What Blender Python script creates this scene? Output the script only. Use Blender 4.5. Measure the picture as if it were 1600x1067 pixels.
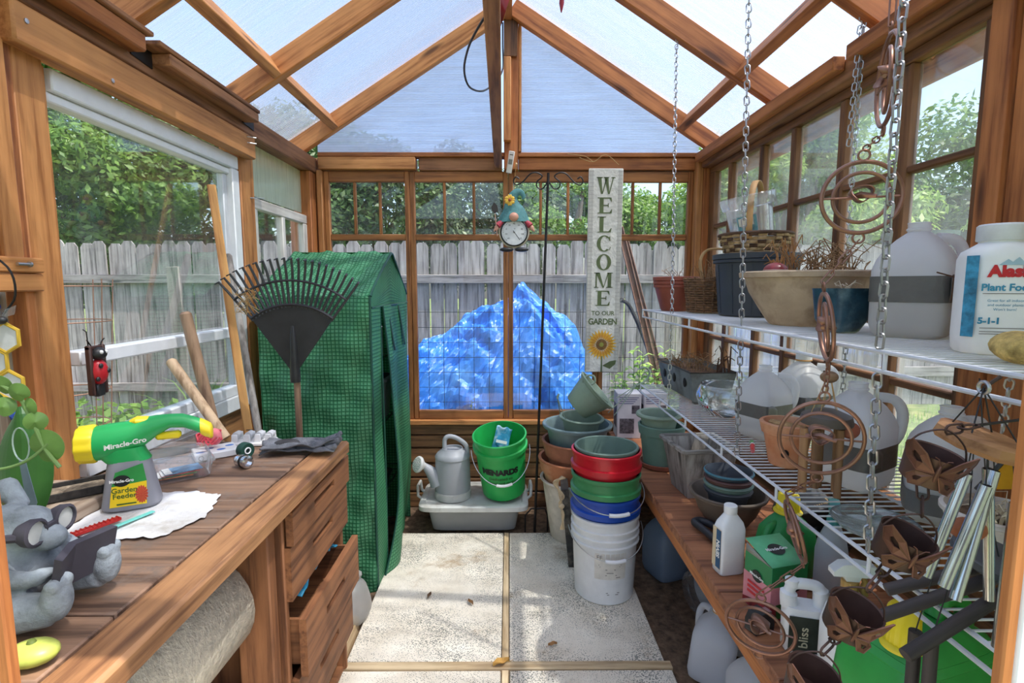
import bpy, math, random
import numpy as np
from mathutils import Vector, Matrix, Euler

# ------------------------------------------------------------------ camera, sky, sun, exposure
scene = bpy.context.scene
COL = scene.collection
for o in list(bpy.data.objects):
    bpy.data.objects.remove(o)
R = math.radians
cam_d = bpy.data.cameras.new('camera')
cam_d.lens = 18.0; cam_d.sensor_width = 36.0; cam_d.clip_start = 0.01; cam_d.clip_end = 500
cam = bpy.data.objects.new('camera', cam_d); COL.objects.link(cam)
cam.location = (0, 0, 1.40); cam.rotation_euler = (R(90 - 6.17), 0, R(-0.358))
scene.camera = cam

SUN_AZ, SUN_EL = -24.0, 65.0        # azimuth from +x towards +y, elevation
sd = Vector((math.cos(R(SUN_AZ)) * math.cos(R(SUN_EL)), math.sin(R(SUN_AZ)) * math.cos(R(SUN_EL)), math.sin(R(SUN_EL))))
world = bpy.data.worlds.new('sky'); scene.world = world; world.use_nodes = True
wn = world.node_tree.nodes; wl = world.node_tree.links
sky = wn.new('ShaderNodeTexSky'); sky.sky_type = 'NISHITA'; sky.sun_disc = False
sky.sun_elevation = R(SUN_EL); sky.sun_rotation = R(90 - SUN_AZ); sky.air_density = 1.0; sky.dust_density = 3.0; sky.ozone_density = 1.0
wn['Background'].inputs[1].default_value = 0.28
wl.new(sky.outputs[0], wn['Background'].inputs[0])
sun_d = bpy.data.lights.new('sun', 'SUN'); sun_d.energy = 3.6; sun_d.angle = R(0.6); sun_d.color = (1.0, 0.94, 0.85)
sun = bpy.data.objects.new('sun', sun_d); COL.objects.link(sun)
sun.rotation_euler = (-sd).to_track_quat('-Z', 'Y').to_euler(); sun.location = (4, 3, 8)
scene.view_settings.view_transform = 'Standard'; scene.view_settings.look = 'None'
scene.view_settings.gamma = 1.0; scene.view_settings.use_curve_mapping = False
scene.view_settings.exposure = 0.68

rng = random.Random(7)
nrg = np.random.default_rng(7)

# ------------------------------------------------------------------ materials
def C(r, g, b):
    f = lambda c: (c / 255 / 12.92) if c / 255 <= 0.04045 else ((c / 255 + 0.055) / 1.055) ** 2.4
    return (f(r), f(g), f(b), 1.0)
MATS = {}
def new_mat(name):
    m = bpy.data.materials.new(name); m.use_nodes = True
    n = m.node_tree.nodes; n.clear()
    out = n.new('ShaderNodeOutputMaterial')
    return m, n, m.node_tree.links, out
def ramp(n, stops):
    r = n.new('ShaderNodeValToRGB'); e = r.color_ramp.elements
    e[0].position, e[0].color = stops[0]; e[1].position, e[1].color = stops[-1]
    for p, c in stops[1:-1]:
        x = e.new(p); x.color = c
    return r
def noise(n, l, scale, detail=4, vec=None, rough=.6):
    t = n.new('ShaderNodeTexNoise'); t.inputs['Scale'].default_value = scale; t.inputs['Detail'].default_value = detail
    t.inputs['Roughness'].default_value = rough
    if vec is not None: l.new(vec, t.inputs['Vector'])
    return t
def dim(c, k): return (c[0] * k, c[1] * k, c[2] * k, 1)
def ocoord(n, l, scale=(1, 1, 1), rnd=True):
    tc = n.new('ShaderNodeTexCoord'); mp = n.new('ShaderNodeMapping'); mp.inputs['Scale'].default_value = scale
    l.new(tc.outputs['Object'], mp.inputs['Vector'])
    if rnd:
        oi = n.new('ShaderNodeObjectInfo'); mu = n.new('ShaderNodeMath'); mu.operation = 'MULTIPLY'; mu.inputs[1].default_value = 37.0
        l.new(oi.outputs['Random'], mu.inputs[0])
        cb = n.new('ShaderNodeCombineXYZ')
        for i in range(3): l.new(mu.outputs[0], cb.inputs[i])
        l.new(cb.outputs[0], mp.inputs['Location'])
    return mp.outputs[0]
def plain(name, col, rough=.5, metal=0, var=.12, scale=18, bump=0.0, bscale=60, spec=.5, dirt=None, dscale=5):
    if name in MATS: return MATS[name]
    m, n, l, out = new_mat(name)
    b = n.new('ShaderNodeBsdfPrincipled'); l.new(b.outputs[0], out.inputs[0])
    b.inputs['Roughness'].default_value = rough; b.inputs['Metallic'].default_value = metal
    b.inputs['Specular IOR Level'].default_value = spec
    v = ocoord(n, l)
    t = noise(n, l, scale, 5, v)
    r = ramp(n, [(.3, dim(col, 1 - var * 1.6)), (.75, dim(col, 1 + var))]); l.new(t.outputs['Fac'], r.inputs[0])
    colout = r.outputs[0]
    if dirt:
        t3 = noise(n, l, dscale, 6, v); r3 = ramp(n, [(.5, (0, 0, 0, 1)), (.68, (1, 1, 1, 1))]); l.new(t3.outputs['Fac'], r3.inputs[0])
        mx = n.new('ShaderNodeMixRGB'); l.new(r3.outputs[0], mx.inputs[0]); l.new(colout, mx.inputs[1]); mx.inputs[2].default_value = dirt
        colout = mx.outputs[0]
    l.new(colout, b.inputs['Base Color'])
    if bump:
        t2 = noise(n, l, bscale, 4, v); bp = n.new('ShaderNodeBump'); bp.inputs['Strength'].default_value = bump; bp.inputs['Distance'].default_value = .01
        l.new(t2.outputs['Fac'], bp.inputs['Height']); l.new(bp.outputs[0], b.inputs['Normal'])
    MATS[name] = m
    return m
def wood(name, axis, light, dark, rough=.65, g=1.0, spots=None, contrast=1.0):
    key = name + axis
    if key in MATS: return MATS[key]
    m, n, l, out = new_mat(key)
    b = n.new('ShaderNodeBsdfPrincipled'); l.new(b.outputs[0], out.inputs[0]); b.inputs['Roughness'].default_value = rough
    sc = {'x': (1.2, 22, 22), 'y': (22, 1.2, 22), 'z': (22, 22, 1.2)}[axis]
    v = ocoord(n, l, tuple(s * g for s in sc))
    t = noise(n, l, 1.6, 6, v, .65)
    r = ramp(n, [(.36, dim(dark, .86)), (.5, tuple((dark[i] * .35 + light[i] * .65) for i in range(4))), (.64, light)]); l.new(t.outputs['Fac'], r.inputs[0])
    v2 = ocoord(n, l, (3, 3, 3))
    t2 = noise(n, l, 1.3, 3, v2); r2 = ramp(n, [(.3, (.78, .74, .72, 1)), (.7, (1.1, 1.08, 1.05, 1))]); l.new(t2.outputs['Fac'], r2.inputs[0])
    mx = n.new('ShaderNodeMixRGB'); mx.blend_type = 'MULTIPLY'; mx.inputs[0].default_value = 1
    l.new(r.outputs[0], mx.inputs[1]); l.new(r2.outputs[0], mx.inputs[2])
    oi = n.new('ShaderNodeObjectInfo'); hs = n.new('ShaderNodeHueSaturation'); ma = n.new('ShaderNodeMapRange')
    ma.inputs['To Min'].default_value = .84; ma.inputs['To Max'].default_value = 1.14
    l.new(oi.outputs['Random'], ma.inputs[0]); l.new(ma.outputs[0], hs.inputs['Value']); l.new(mx.outputs[0], hs.inputs['Color'])
    co = hs.outputs[0]
    # knots
    kv = n.new('ShaderNodeTexVoronoi'); kv.inputs['Scale'].default_value = 1.0
    ksc = {'x': (1.6, 9, 9), 'y': (9, 1.6, 9), 'z': (9, 9, 1.6)}[axis]
    l.new(ocoord(n, l, ksc), kv.inputs['Vector'])
    kr = ramp(n, [(.07, (1, 1, 1, 1)), (.16, (0, 0, 0, 1))]); l.new(kv.outputs['Distance'], kr.inputs[0])
    mk = n.new('ShaderNodeMixRGB'); l.new(kr.outputs[0], mk.inputs[0]); l.new(co, mk.inputs[1]); mk.inputs[2].default_value = dim(dark, .4)
    co = mk.outputs[0]
    if spots:
        t3 = noise(n, l, 2.2, 8, ocoord(n, l, (4, 4, 4)), .7); r3 = ramp(n, [(.52, (0, 0, 0, 1)), (.66, (1, 1, 1, 1))]); l.new(t3.outputs['Fac'], r3.inputs[0])
        ms = n.new('ShaderNodeMixRGB'); l.new(r3.outputs[0], ms.inputs[0]); l.new(co, ms.inputs[1]); ms.inputs[2].default_value = spots
        co = ms.outputs[0]
    l.new(co, b.inputs['Base Color'])
    bp = n.new('ShaderNodeBump'); bp.inputs['Strength'].default_value = .25; bp.inputs['Distance'].default_value = .004
    l.new(t.outputs['Fac'], bp.inputs['Height']); l.new(bp.outputs[0], b.inputs['Normal'])
    MATS[key] = m
    return m
def mixsh(n, l, a, b, fac):
    x = n.new('ShaderNodeMixShader')
    if isinstance(fac, float): x.inputs[0].default_value = fac
    else: l.new(fac, x.inputs[0])
    l.new(a, x.inputs[1]); l.new(b, x.inputs[2]); return x.outputs[0]
def glassy(name, tint=(.96, .98, .97, 1), gl=.08, haze=.0, hazecol=(.8, .8, .8, 1), rough=.02, fres=True, smudge=0.0):
    """thin pane: see-through with a mirror film and optional dust"""
    if name in MATS: return MATS[name]
    m, n, l, out = new_mat(name)
    tr = n.new('ShaderNodeBsdfTransparent'); tr.inputs[0].default_value = tint
    go = n.new('ShaderNodeBsdfGlossy'); go.inputs['Roughness'].default_value = rough; go.inputs[0].default_value = (.9, .9, .9, 1)
    lw = n.new('ShaderNodeLayerWeight'); lw.inputs[0].default_value = .18
    mr = n.new('ShaderNodeMapRange'); mr.inputs['To Min'].default_value = gl * .4; mr.inputs['To Max'].default_value = min(1, gl * 6); l.new(lw.outputs['Fresnel'], mr.inputs[0])
    s = mixsh(n, l, tr.outputs[0], go.outputs[0], mr.outputs[0])
    if haze > 0:
        di = n.new('ShaderNodeBsdfDiffuse'); di.inputs[0].default_value = hazecol
        tl = n.new('ShaderNodeBsdfTranslucent'); tl.inputs[0].default_value = hazecol
        hz = mixsh(n, l, di.outputs[0], tl.outputs[0], .5)
        if smudge:
            t = noise(n, l, 6, 8, ocoord(n, l)); mr2 = n.new('ShaderNodeMapRange'); mr2.inputs['From Min'].default_value = .3; mr2.inputs['From Max'].default_value = .75
            mr2.inputs['To Min'].default_value = max(0, haze - smudge); mr2.inputs['To Max'].default_value = haze + smudge; l.new(t.outputs['Fac'], mr2.inputs[0])
            s = mixsh(n, l, s, hz, mr2.outputs[0])
        else: s = mixsh(n, l, s, hz, haze)
    l.new(s, out.inputs[0]); MATS[name] = m
    return m
def polycarb(name, axis, tint, haze, freq=95, hz=(.82, .88, .95, 1), streaks=True):
    """twin-wall sheet: fine ribs along one axis, partly clear and partly milky"""
    if name in MATS: return MATS[name]
    m, n, l, out = new_mat(name)
    tc = n.new('ShaderNodeTexCoord'); sx = n.new('ShaderNodeSeparateXYZ'); l.new(tc.outputs['Object'], sx.inputs[0])
    mu = n.new('ShaderNodeMath'); mu.operation = 'MULTIPLY'; mu.inputs[1].default_value = freq * 2 * math.pi; l.new(sx.outputs[axis], mu.inputs[0])
    si = n.new('ShaderNodeMath'); si.operation = 'SINE'; l.new(mu.outputs[0], si.inputs[0])
    mr = n.new('ShaderNodeMapRange'); mr.inputs['From Min'].default_value = .55; mr.inputs['From Max'].default_value = 1.0; mr.inputs['To Min'].default_value = haze; mr.inputs['To Max'].default_value = min(1, haze + .16)
    l.new(si.outputs[0], mr.inputs[0])
    fac = mr.outputs[0]
    if streaks:
        sc = [1.2, 1.2, 1.2]; sc[axis] = 16
        t = noise(n, l, 3, 6, ocoord(n, l, tuple(sc)), .6); m2 = n.new('ShaderNodeMapRange'); m2.inputs['From Min'].default_value = .35; m2.inputs['From Max'].default_value = .8
        m2.inputs['To Min'].default_value = -.10; m2.inputs['To Max'].default_value = .22; l.new(t.outputs['Fac'], m2.inputs[0])
        ad = n.new('ShaderNodeMath'); ad.operation = 'ADD'; ad.use_clamp = True; l.new(fac, ad.inputs[0]); l.new(m2.outputs[0], ad.inputs[1]); fac = ad.outputs[0]
    tr = n.new('ShaderNodeBsdfTransparent'); tr.inputs[0].default_value = tint
    tl = n.new('ShaderNodeBsdfTranslucent'); tl.inputs[0].default_value = hz
    di = n.new('ShaderNodeBsdfDiffuse'); di.inputs[0].default_value = hz
    milky = mixsh(n, l, tl.outputs[0], di.outputs[0], .22)
    s = mixsh(n, l, tr.outputs[0], milky, fac)
    go = n.new('ShaderNodeBsdfGlossy'); go.inputs['Roughness'].default_value = .12
    lw = n.new('ShaderNodeLayerWeight'); lw.inputs[0].default_value = .12
    m3 = n.new('ShaderNodeMapRange'); m3.inputs['To Max'].default_value = .45; m3.inputs['To Min'].default_value = .02; l.new(lw.outputs['Fresnel'], m3.inputs[0])
    s = mixsh(n, l, s, go.outputs[0], m3.outputs[0])
    l.new(s, out.inputs[0]); MATS[name] = m
    return m
def milk(name, col, clear=.25, tl=.45, rough=.35, var=.1):
    """translucent plastic"""
    if name in MATS: return MATS[name]
    m, n, l, out = new_mat(name)
    v = ocoord(n, l); t = noise(n, l, 9, 4, v); r = ramp(n, [(.3, dim(col, 1 - var)), (.7, col)]); l.new(t.outputs['Fac'], r.inputs[0])
    di = n.new('ShaderNodeBsdfDiffuse'); l.new(r.outputs[0], di.inputs[0])
    tr = n.new('ShaderNodeBsdfTranslucent'); l.new(r.outputs[0], tr.inputs[0])
    s = mixsh(n, l, di.outputs[0], tr.outputs[0], tl)
    tp = n.new('ShaderNodeBsdfTransparent'); tp.inputs[0].default_value = (.95, .96, .97, 1)
    s = mixsh(n, l, s, tp.outputs[0], clear)
    go = n.new('ShaderNodeBsdfGlossy'); go.inputs['Roughness'].default_value = rough
    lw = n.new('ShaderNodeLayerWeight'); lw.inputs[0].default_value = .25
    m3 = n.new('ShaderNodeMapRange'); m3.inputs['To Max'].default_value = .4; m3.inputs['To Min'].default_value = .02; l.new(lw.outputs['Fresnel'], m3.inputs[0])
    s = mixsh(n, l, s, go.outputs[0], m3.outputs[0])
    l.new(s, out.inputs[0]); MATS[name] = m
    return m
def leafmat(name, c1, c2, tl=.35):
    if name in MATS: return MATS[name]
    m, n, l, out = new_mat(name)
    g = n.new('ShaderNodeNewGeometry'); r = ramp(n, [(0, c1), (1, c2)]); l.new(g.outputs['Random Per Island'], r.inputs[0])
    p = n.new('ShaderNodeBsdfPrincipled'); p.inputs['Roughness'].default_value = .5; l.new(r.outputs[0], p.inputs['Base Color'])
    t = n.new('ShaderNodeBsdfTranslucent'); h = n.new('ShaderNodeHueSaturation'); h.inputs['Value'].default_value = 1.5; l.new(r.outputs[0], h.inputs['Color']); l.new(h.outputs[0], t.inputs[0])
    l.new(mixsh(n, l, p.outputs[0], t.outputs[0], tl), out.inputs[0]); MATS[name] = m
    return m

CED_L, CED_D = C(214, 152, 92), C(168, 106, 54)
def cedar(a): return wood('cedar', a, CED_L, CED_D)
def cedar2(a): return wood('cedar_red', a, C(190, 122, 68), C(138, 78, 38))
def aged(a): return wood('aged_timber', a, C(172, 122, 84), C(118, 76, 48))
def sashw(a): return wood('sash_wood', a, C(176, 118, 66), C(118, 72, 36))
def darkw(a): return wood('muntin_wood', a, C(138, 94, 56), C(86, 54, 30))
def bench(a): return wood('bench_wood', a, C(154, 122, 98), C(92, 70, 56), spots=C(122, 104, 92))
def bfront(a): return wood('bench_front', a, C(190, 140, 94), C(128, 86, 56))
def drw(a): return wood('drawer_wood', a, C(158, 106, 68), C(106, 66, 40))
def greyw(a): return wood('grey_weathered', a, C(172, 168, 162), C(110, 104, 98))
def fencew(a): return wood('fence_wood', a, C(168, 165, 164), C(96, 92, 92))
def rough_t(a): return wood('rough_timber', a, C(160, 116, 74), C(84, 56, 34))
def pine(a): return wood('pale_pine', a, C(226, 204, 166), C(190, 160, 116))
def handlew(a): return wood('handle_wood', a, C(170, 140, 112), C(118, 92, 72))
def whitew(a): return wood('white_paint', a, C(232, 230, 224), C(200, 196, 188), g=.6)
GLASS = glassy('window_glass', tint=(.97, .985, .975, 1), gl=.07, haze=.025, smudge=.02)
GLASSD = glassy('dusty_glass', tint=(.95, .97, .97, 1), gl=.06, haze=.12, smudge=.10, hazecol=(.85, .87, .9, 1))
ROOFM = polycarb('roof_sheet', 1, (.93, .96, 1, 1), .30, 60, hz=(.50, .55, .60, 1))
GABM = polycarb('gable_sheet', 2, (.92, .95, 1, 1), .55, 70, hz=(.86, .90, .98, 1))
SIDEM = polycarb('side_sheet', 1, (.86, .88, .82, 1), .55, 60, hz=(.72, .74, .66, 1))
VINYL = plain('white_vinyl', C(236, 238, 240), .35, var=.04)
BLACK = plain('black_plastic', C(40, 40, 42), .45, var=.2)
BLACKM = plain('black_metal', C(38, 36, 36), .45, metal=.4, var=.25)
DARKM = plain('dark_void', C(22, 18, 16), .8)
STEEL = plain('galvanised', C(190, 192, 194), .32, metal=.9, var=.1)
CHAINM = plain('chain_steel', C(176, 176, 178), .35, metal=.85, var=.12)
COPPER = plain('copper_paint', C(150, 110, 92), .38, metal=.65, var=.18)
BRONZE = plain('bronze_rust', C(88, 62, 52), .5, metal=.45, var=.35, scale=9)
WIREW = plain('white_wire', C(208, 210, 216), .35, var=.05)
JUG = milk('jug_plastic', C(248, 249, 252), .10, .55, var=.04)
CLEARP = glassy('clear_plastic', tint=(.97, .98, .99, 1), gl=.14, haze=.10, hazecol=(.9, .92, .95, 1), rough=.08)
TAPE = plain('grey_tape', C(96, 94, 92), .4, var=.12, bump=.2, bscale=30)
SOIL = plain('soil', C(116, 92, 70), .95, var=.45, scale=30, bump=.6, bscale=50)
WHITEP = plain('white_plastic', C(236, 236, 236), .4, var=.04)
TERRA = plain('terracotta', C(190, 118, 78), .75, var=.2, scale=7, bump=.1, dirt=C(206, 160, 126), dscale=4)
SAGE = plain('sage_plastic', C(140, 158, 138), .5, var=.12, scale=7)

# ------------------------------------------------------------------ mesh helpers
class M:
    def __init__(s): s.v = []; s.f = []
    def add(s, v, f):
        k = len(s.v); s.v += [tuple(map(float, p)) for p in v]; s.f += [tuple(i + k for i in q) for q in f]; return s
    def box(s, x0, x1, y0, y1, z0, z1, c=.003):
        """box with chamfered edges"""
        if x1 < x0: x0, x1 = x1, x0
        if y1 < y0: y0, y1 = y1, y0
        if z1 < z0: z0, z1 = z1, z0
        c = min(c, (x1 - x0) * .3, (y1 - y0) * .3, (z1 - z0) * .3)
        if c <= 0:
            return s.add([(x0, y0, z0), (x1, y0, z0), (x1, y1, z0), (x0, y1, z0), (x0, y0, z1), (x1, y0, z1), (x1, y1, z1), (x0, y1, z1)],
                         [(0, 3, 2, 1), (4, 5, 6, 7), (0, 1, 5, 4), (1, 2, 6, 5), (2, 3, 7, 6), (3, 0, 4, 7)])
        X, Y, Z = (x0, x1), (y0, y1), (z0, z1); vs = []; idx = {}
        for i in (0, 1):
            for j in (0, 1):
                for k in (0, 1):
                    sx, sy, sz = (c if i == 0 else -c), (c if j == 0 else -c), (c if k == 0 else -c)
                    for a in range(3):
                        p = [X[i], Y[j], Z[k]]
                        for b, d in ((0, sx), (1, sy), (2, sz)):
                            if b != a: p[b] += d
                        idx[(i, j, k, a)] = len(vs); vs.append(p)
        F = []
        for a in range(3):
            b, d = [(1, 2), (2, 0), (0, 1)][a]
            for t in (0, 1):
                q = []
                for (m_, n_) in ((0, 0), (1, 0), (1, 1), (0, 1)):
                    k = [0, 0, 0]; k[a] = t; k[b] = m_; k[d] = n_; q.append(idx[(*k, a)])
                F.append(tuple(q if t else q[::-1]))
        for a in range(3):          # edges parallel to axis a
            b, d = [(1, 2), (2, 0), (0, 1)][a]
            for m_ in (0, 1):
                for n_ in (0, 1):
                    k0 = [0, 0, 0]; k0[b] = m_; k0[d] = n_; k1 = list(k0); k1[a] = 1
                    q = [idx[(*k0, b)], idx[(*k1, b)], idx[(*k1, d)], idx[(*k0, d)]]
                    F.append(tuple(q if (m_ == n_) == False else q[::-1]))
        for i in (0, 1):
            for j in (0, 1):
                for k in (0, 1):
                    q = [idx[(i, j, k, a)] for a in range(3)]
                    F.append(tuple(q if (i + j + k) % 2 else q[::-1]))
        return s.add(vs, F)
    def obox(s, p, q, w, h, up=(0, 0, 1), c=.003):
        """bar from p to q: width w across, height h along up"""
        p, q = Vector(p), Vector(q); d = (q - p); L = d.length; d.normalize(); u = Vector(up)
        side = d.cross(u)
        if side.length < 1e-4: side = d.cross(Vector((1, 0, 0)))
        side.normalize(); u = side.cross(d)
        m = M().box(0, L, -w / 2, w / 2, -h / 2, h / 2, c)
        return s.add([p + d * a - side * b + u * e for a, b, e in m.v], m.f)
    def lathe(s, prof, n=24, c=(0, 0, 0), cap0=True, cap1=True, axis='z', tw=None, sx=1, sy=1):
        """profile [(r, z), ...]"""
        vs = []; F = []
        for r, z in prof:
            for i in range(n):
                a = 2 * math.pi * i / n
                vs.append((r * math.cos(a) * sx, r * math.sin(a) * sy, z))
        for j in range(len(prof) - 1):
            for i in range(n):
                F.append((j * n + i, j * n + (i + 1) % n, (j + 1) * n + (i + 1) % n, (j + 1) * n + i))
        if cap0: F.append(tuple(range(n))[::-1])
        if cap1: F.append(tuple((len(prof) - 1) * n + i for i in range(n)))
        if axis == 'x': vs = [(z, x, y) for x, y, z in vs]
        if axis == 'y': vs = [(x, z, -y) for x, y, z in vs]
        return s.add([(x + c[0], y + c[1], z + c[2]) for x, y, z in vs], F)
    def tube(s, path, r, n=8, closed=False, cap=True):
        P = [Vector(p) for p in path]; N = len(P); rr = r if hasattr(r, '__len__') else [r] * N
        vs = []; F = []; prev = None
        for i in range(N):
            if closed: t = P[(i + 1) % N] - P[i - 1]
            else: t = P[min(i + 1, N - 1)] - P[max(i - 1, 0)]
            if t.length < 1e-9: t = Vector((0, 0, 1))
            t.normalize()
            if prev is None:
                a = Vector((0, 0, 1)) if abs(t.z) < .9 else Vector((1, 0, 0)); u = t.cross(a).normalized()
            else:
                u = prev - t * prev.dot(t)
                u = u.normalized() if u.length > 1e-6 else t.orthogonal().normalized()
            prev = u; w = t.cross(u)
            for k in range(n):
                a = 2 * math.pi * k / n; vs.append(P[i] + (u * math.cos(a) + w * math.sin(a)) * rr[i])
        for i in range(N if closed else N - 1):
            j = (i + 1) % N
            for k in range(n):
                F.append((i * n + k, i * n + (k + 1) % n, j * n + (k + 1) % n, j * n + k))
        if cap and not closed:
            F.append(tuple(range(n))[::-1]); F.append(tuple((N - 1) * n + k for k in range(n)))
        return s.add(vs, F)
    def ring(s, R_, r, c=(0, 0, 0), ax=(0, 0, 1), n=32, k=8, sq=1.0):
        a = Vector(ax).normalized(); u = a.orthogonal().normalized()
        if abs(a.z) < .9: u = Vector((0, 0, 1)) - a * a.z; u.normalize()
        w = a.cross(u); c = Vector(c)
        return s.tube([c + u * (R_ * math.cos(t)) + w * (R_ * sq * math.sin(t)) for t in [2 * math.pi * i / n for i in range(n)]], r, k, closed=True)
    def ball(s, c, r, nu=16, nv=10):
        rx, ry, rz = r if hasattr(r, '__len__') else (r, r, r)
        vs = [(0, 0, -1)]; F = []
        for j in range(1, nv):
            t = math.pi * j / nv - math.pi / 2
            for i in range(nu):
                a = 2 * math.pi * i / nu; vs.append((math.cos(t) * math.cos(a), math.cos(t) * math.sin(a), math.sin(t)))
        vs.append((0, 0, 1)); top = len(vs) - 1
        for i in range(nu): F.append((0, 1 + (i + 1) % nu, 1 + i))
        for j in range(nv - 2):
            for i in range(nu):
                a = 1 + j * nu; b = a + nu; F.append((a + i, a + (i + 1) % nu, b + (i + 1) % nu, b + i))
        a = 1 + (nv - 2) * nu
        for i in range(nu): F.append((a + i, a + (i + 1) % nu, top))
        return s.add([(x * rx + c[0], y * ry + c[1], z * rz + c[2]) for x, y, z in vs], F)
    def prism(s, pts, h0, h1, plane='xy'):
        """extruded polygon; pts counter-clockwise in the plane"""
        n = len(pts)
        mp = {'xy': lambda a, b, h: (a, b, h), 'xz': lambda a, b, h: (a, -h, b), 'yz': lambda a, b, h: (h, a, b)}[plane]
        vs = [mp(a, b, h0) for a, b in pts] + [mp(a, b, h1) for a, b in pts]
        F = [tuple(range(n))[::-1], tuple(range(n, 2 * n))] + [(i, (i + 1) % n, n + (i + 1) % n, n + i) for i in range(n)]
        return s.add(vs, F)
    def loft(s, rings, cap=True):
        n = len(rings[0]); vs = [p for r in rings for p in r]; F = []
        for j in range(len(rings) - 1):
            for i in range(n): F.append((j * n + i, j * n + (i + 1) % n, (j + 1) * n + (i + 1) % n, (j + 1) * n + i))
        if cap: F.append(tuple(range(n))[::-1]); F.append(tuple((len(rings) - 1) * n + i for i in range(n)))
        return s.add(vs, F)
    def grid(s, fn, nu, nv):
        vs = [fn(i / nu, j / nv) for j in range(nv + 1) for i in range(nu + 1)]
        F = [(j * (nu + 1) + i, j * (nu + 1) + i + 1, (j + 1) * (nu + 1) + i + 1, (j + 1) * (nu + 1) + i) for j in range(nv) for i in range(nu)]
        return s.add(vs, F)
    def xf(s, fn):
        s.v = [tuple(fn(*p)) for p in s.v]; return s
    def rot(s, e, o=(0, 0, 0)):
        m = Euler(e).to_matrix(); o = Vector(o); s.v = [tuple(m @ (Vector(p) - o) + o) for p in s.v]; return s
    def mv(s, d): s.v = [(p[0] + d[0], p[1] + d[1], p[2] + d[2]) for p in s.v]; return s
    def join(s, o): return s.add(o.v, o.f)
    def mesh(s, name, mat, sharp=38, solid=False):
        me = bpy.data.meshes.new(name); me.from_pydata(s.v, [], s.f); me.update()
        me.materials.append(mat)
        if sharp is not None:
            me.polygons.foreach_set('use_smooth', [True] * len(me.polygons)); me.set_sharp_from_angle(angle=R(sharp))
        return me
    def obj(s, name, mat, parent=None, sharp=38, label=None, thick=0, off=0, kind=None):
        o = bpy.data.objects.new(name, s.mesh(name, mat, sharp)); COL.objects.link(o); o.parent = parent
        if label: o['label'] = label
        if kind: o['kind'] = kind
        if thick:
            md = o.modifiers.new('thickness', 'SOLIDIFY'); md.thickness = thick; md.offset = off
        return o
def tag(o, label, cat, group=None):
    o['label'] = label; o['category'] = cat
    if group: o['group'] = group
    return o
def T(name, label, cat, loc=(0, 0, 0), rz=0, group=None, rot=None):
    o = bpy.data.objects.new(name, None); COL.objects.link(o); o.empty_display_size = .05
    o.location = loc; o.rotation_euler = rot if rot else (0, 0, R(rz))
    return tag(o, label, cat, group)
def ST(name):
    o = bpy.data.objects.new(name, None); COL.objects.link(o); o.empty_display_size = .1; o['kind'] = 'structure'; return o
def copy_tree(root, loc, rz=None, label=None, parent=None, rot=None):
    r = root.copy(); COL.objects.link(r)
    if parent is None:
        r.location = loc
        if rz is not None: r.rotation_euler = (0, 0, R(rz))
        if rot is not None: r.rotation_euler = rot
        if label: r['label'] = label
    else: r.parent = parent
    for ch in list(root.children): copy_tree(ch, None, parent=r)
    return r
def ax(x0, x1, y0, y1, z0, z1):
    d = (abs(x1 - x0), abs(y1 - y0), abs(z1 - z0)); return 'xyz'[d.index(max(d))]
def B(name, x0, x1, y0, y1, z0, z1, wm, parent, c=.004, label=None):
    """a board: object origin at its middle, grain along its length"""
    cx, cy, cz = (x0 + x1) / 2, (y0 + y1) / 2, (z0 + z1) / 2
    mat = wm(ax(x0, x1, y0, y1, z0, z1)) if callable(wm) else wm
    o = M().box(x0 - cx, x1 - cx, y0 - cy, y1 - cy, z0 - cz, z1 - cz, c).obj(name, mat, parent, label=label)
    o.location = (cx, cy, cz); return o
def BAR(name, p, q, w, h, wm, parent, up=(0, 0, 1), c=.004):
    """a sloping board, local x along its length"""
    p, q = Vector(p), Vector(q); d = (q - p); L = d.length; d.normalize(); side = d.cross(Vector(up)).normalized(); u = side.cross(d)
    o = M().box(-L / 2, L / 2, -w / 2, w / 2, -h / 2, h / 2, c).obj(name, wm('x') if callable(wm) else wm, parent)
    rm = Matrix((d, -side, u)).transposed(); o.location = (p + q) / 2; o.rotation_euler = rm.to_euler(); return o
def TUBE(name, path, r, mat, parent=None, n=8, closed=False, label=None):
    return M().tube(path, r, n, closed).obj(name, mat, parent, label=label)
def arc(c, r, a0, a1, n, plane='xz'):
    out = []
    for i in range(n + 1):
        a = R(a0 + (a1 - a0) * i / n); p = (r * math.cos(a), r * math.sin(a))
        out.append({'xz': (c[0] + p[0], c[1], c[2] + p[1]), 'xy': (c[0] + p[0], c[1] + p[1], c[2]), 'yz': (c[0], c[1] + p[0], c[2] + p[1])}[plane])
    return out
def spline(pts, n=6):
    P = [Vector(p) for p in pts]; out = []
    for i in range(len(P) - 1):
        a, b, c_, d = P[max(i - 1, 0)], P[i], P[i + 1], P[min(i + 2, len(P) - 1)]
        for k in range(n):
            t = k / n; out.append(.5 * ((2 * b) + (c_ - a) * t + (2 * a - 5 * b + 4 * c_ - d) * t * t + (3 * b - a - 3 * c_ + d) * t ** 3))
    out.append(P[-1]); return out
TXT = {}
def text(body, size=1.0, bold=0.0, align='CENTER', ext=0.0, sp=1.0, lsp=1.0):
    cu = bpy.data.curves.new('text', 'FONT'); cu.body = body; cu.size = size; cu.align_x = align; cu.align_y = 'CENTER'; cu.offset = bold; cu.extrude = ext
    cu.resolution_u = 3; cu.space_character = sp; cu.space_line = lsp
    o = bpy.data.objects.new('text', cu); me = bpy.data.meshes.new_from_object(o)
    m = M(); m.v = [tuple(v.co) for v in me.vertices]; m.f = [tuple(p.vertices) for p in me.polygons]
    bpy.data.objects.remove(o); bpy.data.curves.remove(cu); bpy.data.meshes.remove(me)
    return m
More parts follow.
